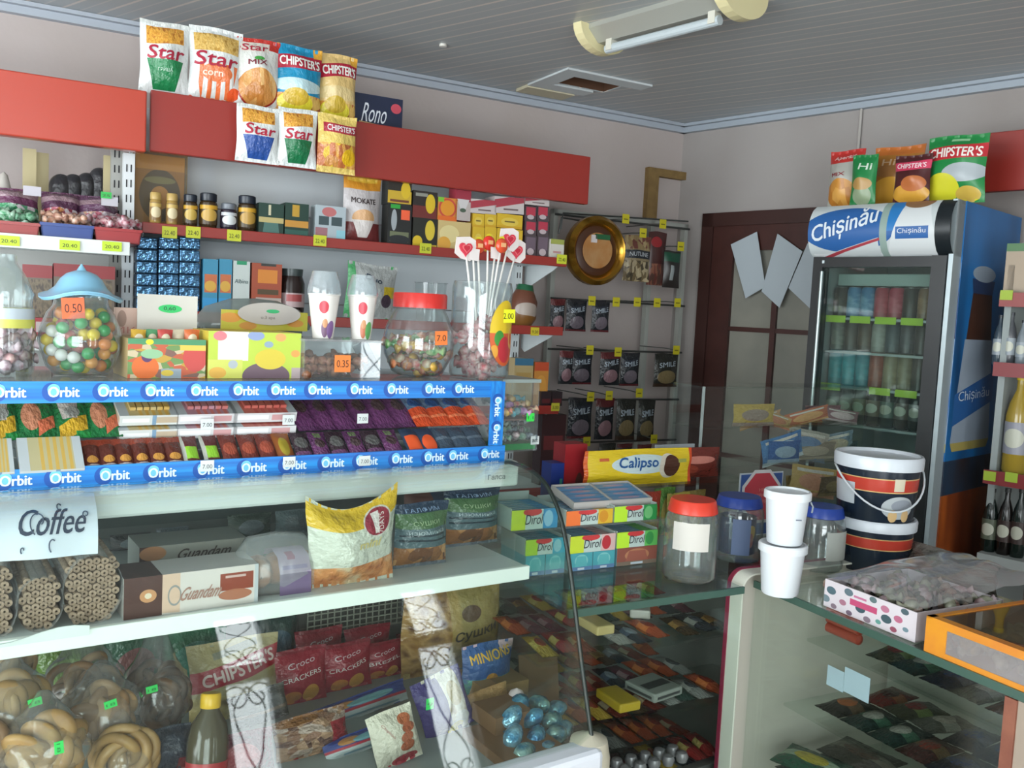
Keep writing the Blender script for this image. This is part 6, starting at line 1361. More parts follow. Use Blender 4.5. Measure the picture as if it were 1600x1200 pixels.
# surprise eggs in blue foil
rnd = random.Random(4)
EG = [('2c7aa0', '8ab8c8'), ('2a6a96', '5a9ab0'), ('357f9c', '9ac0b8')]
k = 0
for (px, py, Y) in ((802, 1150, 1.40), (838, 1152, 1.40), (868, 1148, 1.41), (800, 1120, 1.44), (832, 1122, 1.44), (862, 1126, 1.45), (880, 1140, 1.43), (812, 1098, 1.50), (842, 1100, 1.50), (868, 1108, 1.50), (786, 1140, 1.46), (820, 1176, 1.36), (856, 1174, 1.36)):
    p = hit(px, py, Y); b = B().lathe([(0, -.026), (.012, -.022), (.019, -.010), (.0195, 0), (.016, .014), (.008, .024), (0, .027)], 16); kk = ('egg', k % 3)
    if kk not in MATS: me = b.mesh('foil_egg', True); me.materials.append(M(EG[k % 3][0], .2, .5, bump=(60, .7), sub=(45, EG[k % 3][1]))); MATS[kk] = me
    o = bpy.data.objects.new('foil_egg', MATS[kk]); C.objects.link(o); o.location = p; o.rotation_euler = (rnd.uniform(.6, 1.6), rnd.uniform(-.5, .5), rnd.uniform(0, 6)); props(o, 'blue foil surprise egg in the heap at the case end', 'egg', 'blue foil eggs'); k += 1
p = hit(806, 1100, 1.52); o = B().lathe([(0, -.034), (.016, -.026), (.024, -.008), (.024, .008), (.014, .028), (0, .036)], 20).build('large_egg', P('c8b8b8', ('e', .5, .5, .2, .3, 'c87a5a'), ('r', 0, .5, 1, .6, 'b8a0b0')), None, p, smooth=True); props(o, 'large pale printed surprise egg above the blue foil eggs', 'egg')
o = B().box(-.05, .05, 0, .004, 0, .20).build('brown_board', M('6f5236', .7), None, hit(850, 1100, 1.62) - Vector((0, 0, .09)), rot=(R(-14), 0, R(-12))); props(o, 'brown cardboard flap leaning beside the eggs', 'board')
o = B().box(.945, 1.085, 1.34, 1.50, ZD, ZD + .020).box(.985, 1.075, 1.44, 1.53, ZD + .020, ZD + .055).build('egg_tray', M('6f5236', .7)); props(o, 'brown cardboard tray under the blue foil eggs at the case end', 'tray')
# purple marshmallow pack, white pack, baguette pack, pasta bags at the front
def slab(nm, lb, px0, px1, pt, pb, Y, m, tx=(), sd=0, d=.05, lean=-35, roll=0, cat='snack bag', group=None, pinch=.02):
    s_ = S(px0, px1, pt, Y, 0, None, pb)
    if s_.z < ZD: s_.h -= ZD - s_.z; s_.z = ZD; s_.p.z = ZD
    return bag(nm, lb, cat, s_, d, m, tx, sd, lean=lean, roll=roll, group=group, pinch=pinch)
slab('cookie_bag', 'long purple and clear cookie bag standing at a slant in the case', 684, 760, 1062, 1216, 1.50, P('3c3268', ('r', .50, 0, .86, 1, (n, 4, 'a8a494', 'b8b2a0', '8a7a5c')), ('e', .68, .62, .13, .20, '9a8a60'), ('e', .72, .18, .16, .12, 'b0b0a8'), ('e', .60, .08, .14, .08, 'b8a83a'), crinkle=.4), (), 171, .06, -18, -14)
tag(672, 1100, .016, .022, 1.462, 0, '2fc85a', 'small green price sticker on the purple cookie bag', '9', '1c6a30')
slab('croissant_stick_bag', 'white bag with brown croissant pictures at the lower front of the case', 604, 674, 1120, 1225, 1.44, P('c8c2b0', ('e', .74, .78, .16, .10, 'b0603c'), ('e', .78, .62, .16, .09, 'a85838'), ('e', .70, .46, .16, .09, 'b8684a'), ('e', .66, .32, .18, .09, 'a85838'), ('e', .60, .08, .30, .10, 'a02838'), crinkle=.5), [('Chipicao', .32, .66, .36, .06, '8a3a34', 0, -60)], 172, .05, -18, -10)
BLW = P('2f3f7e', ('r', 0, .0, 1, .38, 'a8b0b0', -.1), ('e', .30, .72, .14, .16, 'b07a44'), ('e', .60, .66, .26, .16, '6a9aa0'), ('r', 0, .38, 1, .50, 'a83040', -.1), ('r', .2, .12, .9, .2, '6a8a98', -.1), crinkle=.3)
slab('wafer_pack', 'blue and white wafer pack with cookie pictures, upper of two', 498, 648, 1094, 1150, 1.66, BLW, (), 173, .05, -30, -8, group='blue and white wafer packs')
slab('wafer_pack', 'blue and white wafer pack with cookie pictures, lower of two', 520, 640, 1150, 1214, 1.52, BLW, (), 174, .05, -30, -8, group='blue and white wafer packs')
slab('cookie_bag', 'dark clear cookie bag lying below the slanted crisps bag', 372, 462, 1090, 1140, 1.62, P('3a3832', ('e', .7, .5, .24, .3, '4a4a48'), ('r', 0, .3, 1, .4, '6a5a4c'), crinkle=.6, rough=.15), (), 175, .06, -20, -6)
slab('rusk_bag', 'clear bag of pinkish brown rusks at the lower middle of the case', 446, 560, 1130, 1215, 1.54, P('8a6a5c', ('r', 0, 0, 1, 1, (v_, 7, '8a6450', 'a88468', '6a4c40', 'b09a8c')), ('r', .72, 0, 1, .7, '9a2a34'), ('e', .3, .9, .3, .1, '8a5a30'), crinkle=.7, rough=.15), (), 176, .07, -20, -4)
slab('cookie_bag', 'maroon cookie bag at the bottom behind the oil bottle', 344, 440, 1160, 1230, 1.50, P('5a1f2c', ('e', .4, .5, .3, .3, '8a3a40'), crinkle=.6, rough=.15), (), 177, .06, -15, 0)
slab('dark_pack', 'dark navy pack in the shadow beside the chocolate ring bag', 244, 310, 1150, 1215, 1.56, P('2c3440', ('r', .6, 0, 1, .3, '8a2c30'), crinkle=.4), (), 178, .06, -15, 0)
# oil bottle with yellow cap
s = S(300, 365, 1112, 1.50, 0, None, 1240); r = s.w / 2; s.h -= max(0, ZD - s.z); s.z = max(ZD, s.z)
t = thing('oil_bottle', 'plastic bottle of dark oil with a bright yellow cap in the case', 'bottle', (s.x - .005, 1.52, s.z), 0, roll=6, lean=-12)
H = s.h; o = B().lathe([(r * .9, 0), (r, .01), (r, H * .55), (r * .85, H * .75), (r * .45, H * .9), (r * .42, H * .95)], 24).build('bottle_body', M('4a4434', .12), t); autosmooth(o)
lathe_obj('cap', [(r * .48, H * .93), (r * .50, H * .94), (r * .50, H * 1.08), (r * .44, H * 1.1), (0, H * 1.1)], M('cfa424', .35), t, 24)
lathe_obj('label', [(r * 1.01, H * .08), (r * 1.01, H * .34)], P('a83034', ('e', .5, .5, .1, .3, 'c8a0a0')), t, 24)
# bread ring bags : individually placed rings inside clear film
FILM2 = glass('f6f8f8', 1.5, .05, 'thin_film', rough=.12)
def ring_bag(px0, px1, pt, pb, Y, lb, cols, kind, seed, stk=None, R0=.030, r0=.0095, N_=12):
    rnd = random.Random(seed); s = S(px0, px1, pt, Y, 0, None, pb); cx, cy, cz = s.x, Y + .05, s.z + s.h * .46; a_, b_, c_ = s.w * .44, .06, s.h * .40
    for k in range(N_):
        key = (kind, cols[k % len(cols)], R0)
        if key not in MATS:
            if kind == 'ring':
                g = B().tube([(R0 * math.cos(q), R0 * math.sin(q), 0) for q in [2 * math.pi * i / 20 for i in range(20)]], r0, 9, closed=True)
            else:
                g = B().lathe([(0, -.006), (R0 * .7, -.007), (R0 * .95, -.002), (R0, .003), (R0 * .85, .009), (R0 * .4, .012), (0, .012)], 22)
            me = g.mesh('bread_ring', True); me.materials.append(M(cols[k % len(cols)][0], .5, bump=(25, .3), sub=(28, cols[k % len(cols)][1]))); MATS[key] = me
        u = rnd.uniform(-1, 1); th = k / N_ * 2 * math.pi; q = .85 * (.35 + .65 * ((k * .618) % 1))
        x = cx + a_ * q * math.cos(th) * .85; z = cz + c_ * q * math.sin(th); y = cy - b_ * (.35 + .5 * (1 - q)) + rnd.uniform(0, .02)
        o = bpy.data.objects.new('bread_ring' if kind == 'ring' else 'round_cookie', MATS[key]); C.objects.link(o); o.location = (x, y, max(z, ZD + R0 * .8)); o.rotation_euler = (R(90 + rnd.uniform(-50, 35)), rnd.uniform(-.5, .5), rnd.uniform(-1, 1)); props(o, ('dried bread ring in the ' if kind == 'ring' else 'flat round cookie in the ') + lb, 'bread ring' if kind == 'ring' else 'cookie', ('rings in the ' if kind == 'ring' else 'cookies in the ') + lb)
    t = thing('film_bag', 'clear film bag, the ' + lb, 'film bag', (cx, cy, max(s.z, ZD)), 0)
    bm = bmesh.new(); bmesh.ops.create_uvsphere(bm, u_segments=28, v_segments=18, radius=1)
    for v in bm.verts:
        p = v.co.copy(); nz_ = noise.noise(p * 2.2 + Vector((seed, 0, 0))) * .16 + noise.noise(p * 5 + Vector((seed, 3, 0))) * .07
        v.co = Vector((p.x * a_ * 1.12 * (1 + nz_), p.y * (b_ + .02) * (1 + nz_), (p.z * c_ * 1.12) * (1 + nz_) + (.42 * s.h * max(0, p.z) ** 10) + cz - max(s.z, ZD)))
        v.co.z = max(v.co.z, .001)
    me = bpy.data.meshes.new('film'); bm.to_mesh(me); bm.free(); me.polygons.foreach_set('use_smooth', [True] * len(me.polygons)); link('film', me, FILM2, t)
    if stk: tag(stk[0], stk[1], .020, .013, Y - .028, 0, '2fd05c', 'green price sticker on the ' + lb, '18', '1c7a38', roll=stk[2], name='price_sticker', group='green stickers on the film bags')
LT = [('a5824f', '8e6c40'), ('b08e5c', '967448')]; TN = [('94704c', '7c5a3c'), ('a8845a', '8a6844')]; DK = [('5e4432', '3e2c22'), ('76583e', '523a2a')]
ring_bag(-50, 64, 990, 1075, 1.72, 'bag of pale rings high at the far left', LT, 'ring', 1, None, .030, .009, 10)
ring_bag(-40, 90, 1068, 1150, 1.60, 'bag of flat cookies at the left edge', LT, 'disc', 2, (56, 1097, -10), .032, N_=12)
ring_bag(68, 205, 1030, 1130, 1.72, 'bag of mixed rings in the middle of the left heap', TN, 'ring', 3, None, .026, .008, 14)
ring_bag(100, 235, 1075, 1165, 1.60, 'bag of tan cookies in the middle front', TN, 'disc', 4, (174, 1100, -10), .030, N_=13)
ring_bag(198, 310, 1030, 1162, 1.68, 'bag of dark chocolate rings at the right of the heap', DK, 'ring', 5, (238, 1077, -6), .025, .0085, 20)
ring_bag(0, 152, 1130, 1230, 1.50, 'bag of golden cookies at the bottom left', [('b08a50', '987040'), ('a47e4a', '8a663a')], 'disc', 6, (85, 1164, 86), .036, N_=14)
ring_bag(150, 245, 1150, 1230, 1.54, 'bag of pale half rings at the bottom', LT, 'ring', 7, None, .030, .010, 12)
ring_bag(-60, 20, 1140, 1225, 1.54, 'bag of rings cut off at the bottom left corner', TN, 'ring', 8, None, .028, .009, 8)
# ================================================================== GLASS COUNTER 1 : gum trays, jars, cookies
def cz_(px, py, z): return hz(px, py, z)
# gum stand
x0_, x1_ = xb(800, 900, 1.73), xb(1034, 900, 1.73)
t = thing('gum_stand', 'clear two level stand of chewing gum trays on the glass counter', 'stand', L2W((x0_ + x1_) / 2, 1.73, .951, RB), RB); hw = (x1_ - x0_) / 2
Z_UP = hit(950, 818, 1.73, RB).z
for nm, a in (('stand_shelf', [(-hw, hw, 0, .15, Z_UP - .955, Z_UP - .951)]), ('side_panel', [(-hw, -hw + .004, 0, .15, 0, Z_UP - .956)]), ('side_panel', [(hw - .004, hw, 0, .15, 0, Z_UP - .956)])):
    for q_ in a: B().box(*q_).build(nm, CLP, t)
def gumtray(px0, px1, pt, pb, Y, z, lb, tagc, txt_c, endc, end2, depth=.14):
    s = S(px0, px1, pt, Y, RB, z if z else None, pb); 
    t = thing('gum_tray', lb, 'gum tray', L2W(s.x, Y, s.z, RB), RB, 'chewing gum trays on the counter')
    b = B(); f_ = P('b4c4be', ('r', 0, 0, .30, 1, tagc), ('r', .68, 0, 1, 1, endc), ('e', .80, .5, .10, .42, end2), ('e', .45, .88, .2, .2, 'c03a3c'), rough=.3)
    b.box(-s.w / 2, s.w / 2, 0, .003, 0, s.h, 1); b.box(-s.w / 2, s.w / 2, depth - .003, depth, 0, s.h * 1.3, 0).box(-s.w / 2, -s.w / 2 + .002, .003, depth - .003, 0, s.h * 1.1, 0).box(s.w / 2 - .002, s.w / 2, .003, depth - .003, 0, s.h * 1.1, 0).box(-s.w / 2, s.w / 2, .003, depth - .003, 0, .002, 0)
    b.build('tray', [M('aab4b0', .4), f_], t); text(t, 'Dirol', -.002, s.h * .5, s.w * .36, s.h * .5, '2c2c34', y=-.0012, shear=.15)
    for j in range(7):
        y = .012 + j * (depth - .02) / 7; B().box(-s.w / 2 + .005, s.w / 2 - .005, y, y + .010, .003, s.h * .9).build('gum_pack', P('6a9ab0', ('r', .1, .2, .6, .8, 'a8b8c8'), ('r', .7, 0, 1, 1, endc)), t)
gumtray(800, 872, 796, 818, 1.735, Z_UP, 'upper left gum tray with a lime tag and blue packs', 'b8cc30', '2c2c34', '3a8ab8', '8ab8d0')
gumtray(886, 958, 797, 820, 1.735, Z_UP, 'upper middle gum tray with an orange tag and yellow end', 'e8743a', '2c2c34', 'd0a830', 'c88a28')
gumtray(961, 1027, 790, 812, 1.735, Z_UP, 'upper right gum tray with a lime tag and green end', 'b4dc38', '2c2c34', '2f8a48', '6ab070')
ZL2 = .951
for (a, b_, c, d, lb, tc_, ec, e2) in ((822, 884, 842, 866, 'lower left gum tray with a lime tag on blue packs', 'a8cc38', '3f9ab0', '8ab8c0'), (892, 962, 836, 862, 'lower middle gum tray with a strawberry end', 'c0d038', 'c8a8a4', 'b03038'), (965, 1028, 830, 854, 'lower right gum tray with a lime tag and green end', 'b4dc38', '5fae58', '3a8a48')):
    s = S(a, b_, d, 1.735, RB, ZL2)
    for j in range(2 if a < 960 else 1):
        w2 = s.w / (2 if a < 960 else 1)
        t = thing('gum_carton', 'carton of %s gum bottles under the %s' % ('blue' if a < 960 else 'red', lb.split(' with')[0] + (', left', ', right')[j]), 'gum carton', L2W(s.x - s.w / 2 + w2 * (j + .5), 1.737, ZL2, RB), RB, 'gum cartons at the base of the stand')
        B().box(-w2 / 2 + .001, w2 / 2 - .001, 0, .12, 0, s.h - .001, 0, front=1).build('box', [M('6a9aa4', .4), P('4a9aa4' if a < 960 else '8a5044', ('e', .5, .55, .3, .36, '7ab8b8' if a < 960 else 'b07a5a'), ('t', .5, .1, .8, .3, .2, '5aa8ac' if a < 960 else '9a5a4c'), ('r', 0, 0, 1, .22, '5a7aa0' if a < 960 else '7a6a5c'), ('r', .35, .04, .65, .16, 'b8c4cc'))], t)
    gumtray(a, b_, c, d, 1.735, ZL2 + s.h, lb, tc_, '2c2c34', ec, e2, .12)
# open white gum cartons on top at the back
for k, (a, b_, c, d) in enumerate(((866, 930, 762, 800), (925, 990, 757, 795))):
    s = S(a, b_, d - 18, 1.84, RB, Z_UP + .03); t = thing('open_carton', '%s open white carton of blue gum packs on the stand' % ('left', 'right')[k], 'carton', L2W(s.x, 1.76, Z_UP + .0315, RB), RB, 'open white gum cartons', lean=12)
    w_ = s.w * .93; shell(w_, .11, .018).build('carton', M('b4b0ac', .5), t)
    for j in range(4): B().box(-w_ / 2 + .006, w_ / 2 - .006, .008 + j * .024, .026 + j * .024, .003, .016).build('gum_pack', P('5a8ab0', ('e', .5, .5, .3, .3, 'a890a8')), t)
# cookies on riser
s = S(922, 1090, 704, 1.888, RB, RISZ + .0005); s.h = max(s.h, .06)
t = bag('cookie_pack', 'long bright yellow cookie pack lying on the glass riser', 'cookie pack', s, .05, P('d0b428', ('e', .50, .60, .28, .26, 'b8c8c8'), ('e', .74, .52, .10, .34, 'c8c0b0'), ('e', .77, .52, .085, .30, '4a2c20'), ('r', .0, 0, .03, 1, 'c85a28'), ('r', .84, .6, .93, .7, '9aa050'), ('r', .12, .72, .20, .8, 'b85a30'), ('r', .97, 0, 1, 1, 'c84a28'), crinkle=.3, rough=.2), [('Calipso', .45, .62, .34, .36, '1f4f86', .1)], 201, pinch=0, nv=12)
s = S(1038, 1133, 702, 1.935, RB, RISZ + .0005)
bag('cookie_pack', 'brown and red cookie pack behind the yellow one on the riser', 'cookie pack', s, .05, P('6a2c24', ('e', .6, .62, .28, .12, 'c07a6c'), ('e', .3, .3, .3, .2, '8a3c2c'), crinkle=.4, rough=.2), (), 202, pinch=0, nv=10)
o = S(885, 918, 694, 1.92, RB, RISZ - .03); carton('red_box', 'small red box with dark print beside the yellow cookie pack', 'box', S(884, 918, 694, 2.0, RB, .951), .06, P('9a242c', ('e', .7, .5, .2, .2, '5a3430')), M('8a2028'))
s = S(862, 882, 724, 2.0, RB, .951); carton('blue_box', 'small deep blue box left of the red box', 'box', s, .05, P('20367e', ('r', .7, .2, .9, .8, '3a8a7a')), M('20367e'))
o = B().box(0, .14, 0, .006, 0, .012).build('glass_strip', M('a8b0b4', .3), None, L2W(xb(1025, 700, 2.0), 2.0, hit(1025, 702, 2.0, RB).z, RB), rot=(0, 0, R(RB))); props(o, 'pale glass edge strip above the yellow cookie pack', 'strip')
for k, (a, b_, c, col) in enumerate(((1010, 1040, 770, 'a83a28'), (1030, 1062, 764, '5a8a38'), (1050, 1085, 772, '9a8a38'), (1074, 1110, 768, '7a6a34'), (1000, 1030, 785, '8a5a34'), (1040, 1075, 788, 'b08a40'))):
    bag('sweet_bag', '%s small mixed sweet bag under the glass riser' % wd[k], 'sweet bag', S(a, b_, c, 1.90 + .04 * (k % 2), RB, .951), .04, P(col, ('e', .5, .5, .3, .3, 'a8984c'), crinkle=.5), (), 210 + k, group='sweet bags under the riser', nu=8, nv=8)
# riser stands clear of the gum stand
# plastic jars with lids
def pjar(px0, px1, pt, z, px, pybase, lidc, lb, lab, labc='c4c0b8', lidk='red'):
    p = hz(px, pybase, z); r = (px1 - px0) / 2 * (p.dot(F0) + .05) / FPX * .97
    H_ = hit(px, pt, p.y).z - z
    p = p + F0 * r * .9; t = jar_thing('plastic_jar', lb, p.x, p.y, z, [(0, 0), (r * .9, .002), (r, .012), (r, H_ * .72), (r * .95, H_ * .80), (r * .84, H_ * .85), (r * .84, H_ * .88)])
    autosmooth(B().lathe([(r * .90, H_ * .84), (r * .93, H_ * .85), (r * .84, H_ * .985), (r * .80, H_), (0, H_)], 32).build('lid', M(lidc, .3), t))
    if lab:
        th0, th1, z0_, z1_ = lab; vs = []; fs = []
        for i in range(9): a = R(th0 + (th1 - th0) * i / 8); vs += [((r + .002) * math.sin(a), -(r + .002) * math.cos(a), H_ * z0_), ((r + .002) * math.sin(a), -(r + .002) * math.cos(a), H_ * z1_)]
        fs = [(2 * i, 2 * i + 2, 2 * i + 3, 2 * i + 1) for i in range(8)]; B().add(vs, fs).build('paper_label', M(labc, .6), t, smooth=True)
    return t, p, r, H_
pjar(1038, 1126, 788, .951, 1083, 915, 'cc3a28', 'empty clear plastic jar with a red lid and a white label', (-85, -8, .42, .76))
t, p, r, H_ = pjar(1118, 1200, 782, .951, 1158, 882, '1f3c8c', 'clear plastic jar with a blue lid and a dark label behind the red lidded jar', (-60, -20, .15, .7), '5a6a8a')
B().lathe([(r * .72, H_ * .12), (r * .72, H_ * .68)], 24, cap=False).build('dark_label', P('1c2c4c', ('e', .5, .62, .06, .2, 'b8983a'), ('e', .5, .4, .03, .2, 'a86a5a')), t)
pjar(1256, 1330, 798, .951, 1290, 898, '1f3c8c', 'clear plastic jar with a blue lid and grey label, right of the white tubs', (-40, 30, .22, .66), 'a8aca6')
# white tubs
def tub(px, pyb, wpx, pt, z, lb, lidded=True, lean=0):
    p = hz(px, pyb, z); r = wpx / 2 * (p.dot(F0) + .04) / FPX * .97
    H_ = hit(px, pt, p.y).z - z
    p = p + F0 * r * .74; t = thing('white_tub', lb, 'tub', (p.x, p.y, z), -30)
    m = M('cfd4d8', .35)
    o = B().lathe([(0, 0), (r * .74, 0), (r * .78, .004), (r * .93, H_ * .84), (r * .93, H_ * .86)], 36).build('tub_body', m, t); autosmooth(o)
    o = B().lathe([(r * .95, H_ * .84), (r * 1.03, H_ * .85), (r * 1.03, H_ * .97), (r * .98, H_), (r * .90, H_), (r * .88, H_ * .965), (0, H_ * .96)], 36).build('lid', M('d6dbde', .3), t); autosmooth(o)
    return t, p, r, H_
ta, p1, r1, H1 = tub(1226, 935, 76, 856, .951, 'lower of the two stacked small white tubs on the right counter')
tb, p2_, r2, H2 = tub(1229, 869, 76, 783, .951 + H1 + .0005, 'upper of the two stacked small white tubs on the right counter')
tb.location = Vector((p1.x + .003, p1.y, .951 + H1 + .0005))
B().box(-.001, .012, -.001, 0, 0, .003).build('mark', M('6a7280', .5), tb, (.006, -r2 * .875, H2 * .50))
B().tube([(r2 * 1.0, -.01, H2 * .80), (r2 * 1.1, -.012, H2 * .72), (r2 * 1.0, -.02, H2 * .62)], .002, 6).build('handle_lug', M('9aa2a8', .4), tb)
# big navy buckets
def bucket(px, w_px, pt, z, H_, loc, r, lb, art):
    t = thing('mayonnaise_bucket', lb, 'bucket', (loc.x, loc.y, z), -52)
    body = P('18222e', ('r', 0, .60, 1, .84, 'b03a2c'), ('r', 0, .83, 1, .85, 'c8a870'), ('r', 0, .58, 1, .60, 'c8a870'), ('r', .26, .30, .40, .72, 'b8bec2') if art else ('r', 0, 0, .001, .001, '18222e'), *((('e', .585, .30, .075, .22, 'a8aeb0'), ('e', .60, .34, .05, .12, '8a9098'), ('e', .56, .14, .02, .12, 'c8a878'), ('e', .62, .14, .02, .12, 'c8a878'), ('r', .555, .62, .60, .86, 'c8c0a8')) if art else ()), rough=.25)
    o = B().lathe([(r * .86, 0), (r * .88, .004), (r * .96, H_ * .80)], 44).build('bucket_body', body, t); autosmooth(o)
    o = B().lathe([(r * .97, H_ * .79), (r * 1.02, H_ * .80), (r * 1.03, H_ * .96), (r * 1.0, H_), (r * .93, H_), (r * .90, H_ * .95), (0, H_ * .94)], 44).build('lid', M('c4cad0', .3), t); autosmooth(o)
    return t
BC = hz(1380, 900, .951); rb = 134 / 2 * (BC.dot(F0) + .08) / FPX * .965
BC = BC + F0 * rb * .8; BC.z = 0
dB = BC.dot(F0) - rb * .9; hzB = lambda py: CAMZ + ray(1380, py).z * dB / ray(1380, py).dot(F0)
zu = hzB(818); zt_ = hzB(716)
bucket(0, 0, 0, .951, zu - .951 - .0005, BC + Vector((.008, 0, 0)), rb * .93, 'lower navy bucket with a red band and white lid, under the handled one', False)
t = bucket(0, 0, 0, zu, zt_ - zu, BC, rb, 'upper navy bucket with a white lid, handle and salad picture', True)
Hb = zt_ - zu
pts = [((rb * 1.05) * math.cos(a), (rb * 1.06) * math.sin(a) * 1.0 if True else 0, 0) for a in [math.pi + math.pi * i / 20 for i in range(21)]]
pts = [(x, y, Hb * .80 - .6 * Hb * math.sin(math.pi * i / 20) ** 1.2) for i, (x, y, _) in enumerate(pts)]
B().tube([(x * math.cos(.3) - y * math.sin(.3), x * math.sin(.3) + y * math.cos(.3), z_) for x, y, z_ in pts], .0025, 8).build('handle', M('c0c6ca', .35), t, smooth=True)
# octagon sticker on the showcase
s = S(1157, 1224, 738, 1.87, RB, None, 800)
t = thing('warning_card', 'blue card with a red octagon sign standing behind the lidded jars', 'sign', L2W(s.x, 1.87, .951, RB), RB)
hh = s.z - .951
B().box(-s.w / 2, s.w / 2, 0, .003, 0, hh + s.h).build('card', M('a8b0b4', .4), t); B().box(-s.w / 2 + .004, s.w / 2 - .004, -.001, 0, .004, hh + s.h - .004).build('blue_field', M('27467c', .4), t)
w_ = s.w / 2; oc = lambda r_: [(r_ * math.cos(R(22.5 + 45 * i)), r_ * math.sin(R(22.5 + 45 * i)) * 1.05) for i in range(8)]
zc = hh + s.h * .40
B().poly([(x, z_ + zc) for x, z_ in oc(w_ * .96)], .0008).build('white_octagon', M('b8b8b8', .4), t, (0, -.002, 0)); B().poly([(x, z_ + zc) for x, z_ in oc(w_ * .84)], .0008).build('red_octagon', M('a83440', .4), t, (0, -.003, 0))
for k, (st, dz) in enumerate((('НЕ', .020), ('КУРИТЬ', .004), ('СПАСИБО', -.014))): text(t, st, 0, zc + dz, (.02, .05, .05)[k], .009, 'd09088', y=-.0036)
# packs in the showcase
for k, (a, b_, pt, zi, c, c2) in enumerate(((1150, 1215, 632, 0, 'a89050', '8a7a70'), (1172, 1225, 655, 0, 'a8684c', 'b08a48'), (1215, 1290, 652, 0, 'a0583c', 'a8804c'), (1262, 1318, 634, 0, '7a5a60', '8a7a70'), (1205, 1255, 690, 1, '2f5a94', '8aa0b4'), (1240, 1310, 692, 1, '8a8478', 'a8a090'), (1290, 1345, 690, 1, '3a4a50', '5a6a78'), (1232, 1290, 742, 2, 'a8884c', 'a8684c'), (1285, 1330, 745, 2, '5a4a34', '7a6a48'), (1160, 1210, 660, 0, 'b07a58', 'a89048'))):
    Yq = 2.002 + .022 * (k % 4); s = S(a, b_, pt, Yq, RB, SCZ[zi])
    bag('pastry_pack', '%s pack in the glass showcase, on its %s shelf' % (wd[k % 8] if k < 8 else ('brown', 'pink')[k - 8], ('top', 'middle', 'low')[zi]), 'pastry pack', s, .022, P(c, ('e', .5, .5, .34, .28, c2), ('r', 0, 0, 1, .15, c2), crinkle=.6, rough=.2), (), 220 + k, group='packs in the glass showcase', nu=8, nv=8)
for k, (a, b_, pt, zi, c, c2, rl) in enumerate(((1176, 1240, 645, 0, 'b8966a', 'b07860', 14), (1232, 1300, 640, 0, 'b06a50', 'c89a68', -10), (1290, 1345, 640, 0, '8a6a70', 'c0b0b0', 8), (1198, 1262, 680, 1, '4a78a8', 'b8c4cc', -12), (1228, 1296, 672, 1, 'a8a49c', '6a88a8', 10), (1276, 1340, 678, 1, '7a8a98', 'a8a08c', -8), (1236, 1310, 730, 2, 'b89a60', 'c08a70', 9), (1160, 1226, 650, 0, 'c09a78', 'a8885a', -14), (1300, 1348, 735, 2, '8a7a58', 'a89a78', -6))):
    s = S(a, b_, pt, 2.012 + .016 * (k % 3), RB, SCZ[zi])
    bag('pastry_pack', 'tilted pastry pack, %s of the tilted ones in the glass showcase' % (wd + ['ninth'])[k], 'pastry pack', s, .02, P(c, ('e', .5, .5, .36, .28, c2), ('r', 0, 0, 1, .15, c2), ('r', .1, .8, .9, .9, 'c8c4bc'), crinkle=.6, rough=.2), (), 240 + k, group='tilted packs in the glass showcase', nu=8, nv=8, roll=rl)
# ================================================================== RIGHT COUNTER TOP : polka carton, orange carton
l0 = W2L(hz(1284, 946, .951), RC); l1 = W2L(hz(1432, 1004, .951), RC)
w_ = l1.x - l0.x; y0 = (l0.y + l1.y) / 2; hb = hit(1284, 903, l0.y, RC).z - .951
t = thing('sweets_carton', 'open white carton with grey and pink spots and a clear film cover', 'carton', L2W(l0.x + w_ / 2, y0, .951, RC), RC)
PK = P('c4bcc0', *[('e', u, v, .05 * s_, .13 * s_, c) for u, v, s_, c in ((.08, .65, 1.1, '4a6068'), (.02, .3, 1, '6a7a80'), (.28, .82, 1, '5a6a72'), (.22, .38, .8, '9a6a7a'), (.42, .40, 1.1, '3c5058'), (.55, .88, .8, '5a6a6c'), (.68, .72, .9, 'a86a80'), (.70, .40, 1.1, '3f5258'), (.82, .55, .9, 'a86078'), (.88, .88, .8, '4a5a60'), (.90, .3, .6, '6a8088'), (.78, .15, .7, '8a4a5a'), (.50, .12, .8, '7a6a74'), (.30, .1, .7, '6a5a68'), (.62, .2, .6, '5a8a80'), (.12, .12, .7, '7a6a74'))], ('r', .30, .42, .60, .64, 'b0486a'), ('r', .34, .72, .48, .80, 'b06a88'))
b = B(); D_ = .26
b.box(-w_ / 2, w_ / 2, 0, .003, 0, hb, 0, front=1).box(-w_ / 2, -w_ / 2 + .003, .003, D_ - .003, 0, hb).box(w_ / 2 - .003, w_ / 2, .003, D_ - .003, 0, hb).box(-w_ / 2, w_ / 2, D_ - .003, D_, 0, hb).box(-w_ / 2, w_ / 2, .003, D_ - .003, 0, .003)
b.build('box', [M('b8b0b4', .5), PK], t)
rnd = random.Random(33)
for k in range(44):
    lx_ = l0.x + .016 + (w_ - .032) * ((k * .618) % 1); ly_ = y0 + .018 + (D_ - .036) * ((k * .5698) % 1)
    c = [('7a5a50', '9a8a7c'), ('6a6a58', '8a8a78'), ('8a6a6c', 'a8989a'), ('4a4a48', '7a746c')][k % 4]
    candy(c[0], c[1], L2W(lx_, ly_, 0.951 + hb * .72 + .014 * ((k * .27) % 1), RC), 1.25, 'wrapped sweet in the spotted carton', 'sweets in the spotted carton', rnd, 'caramel')
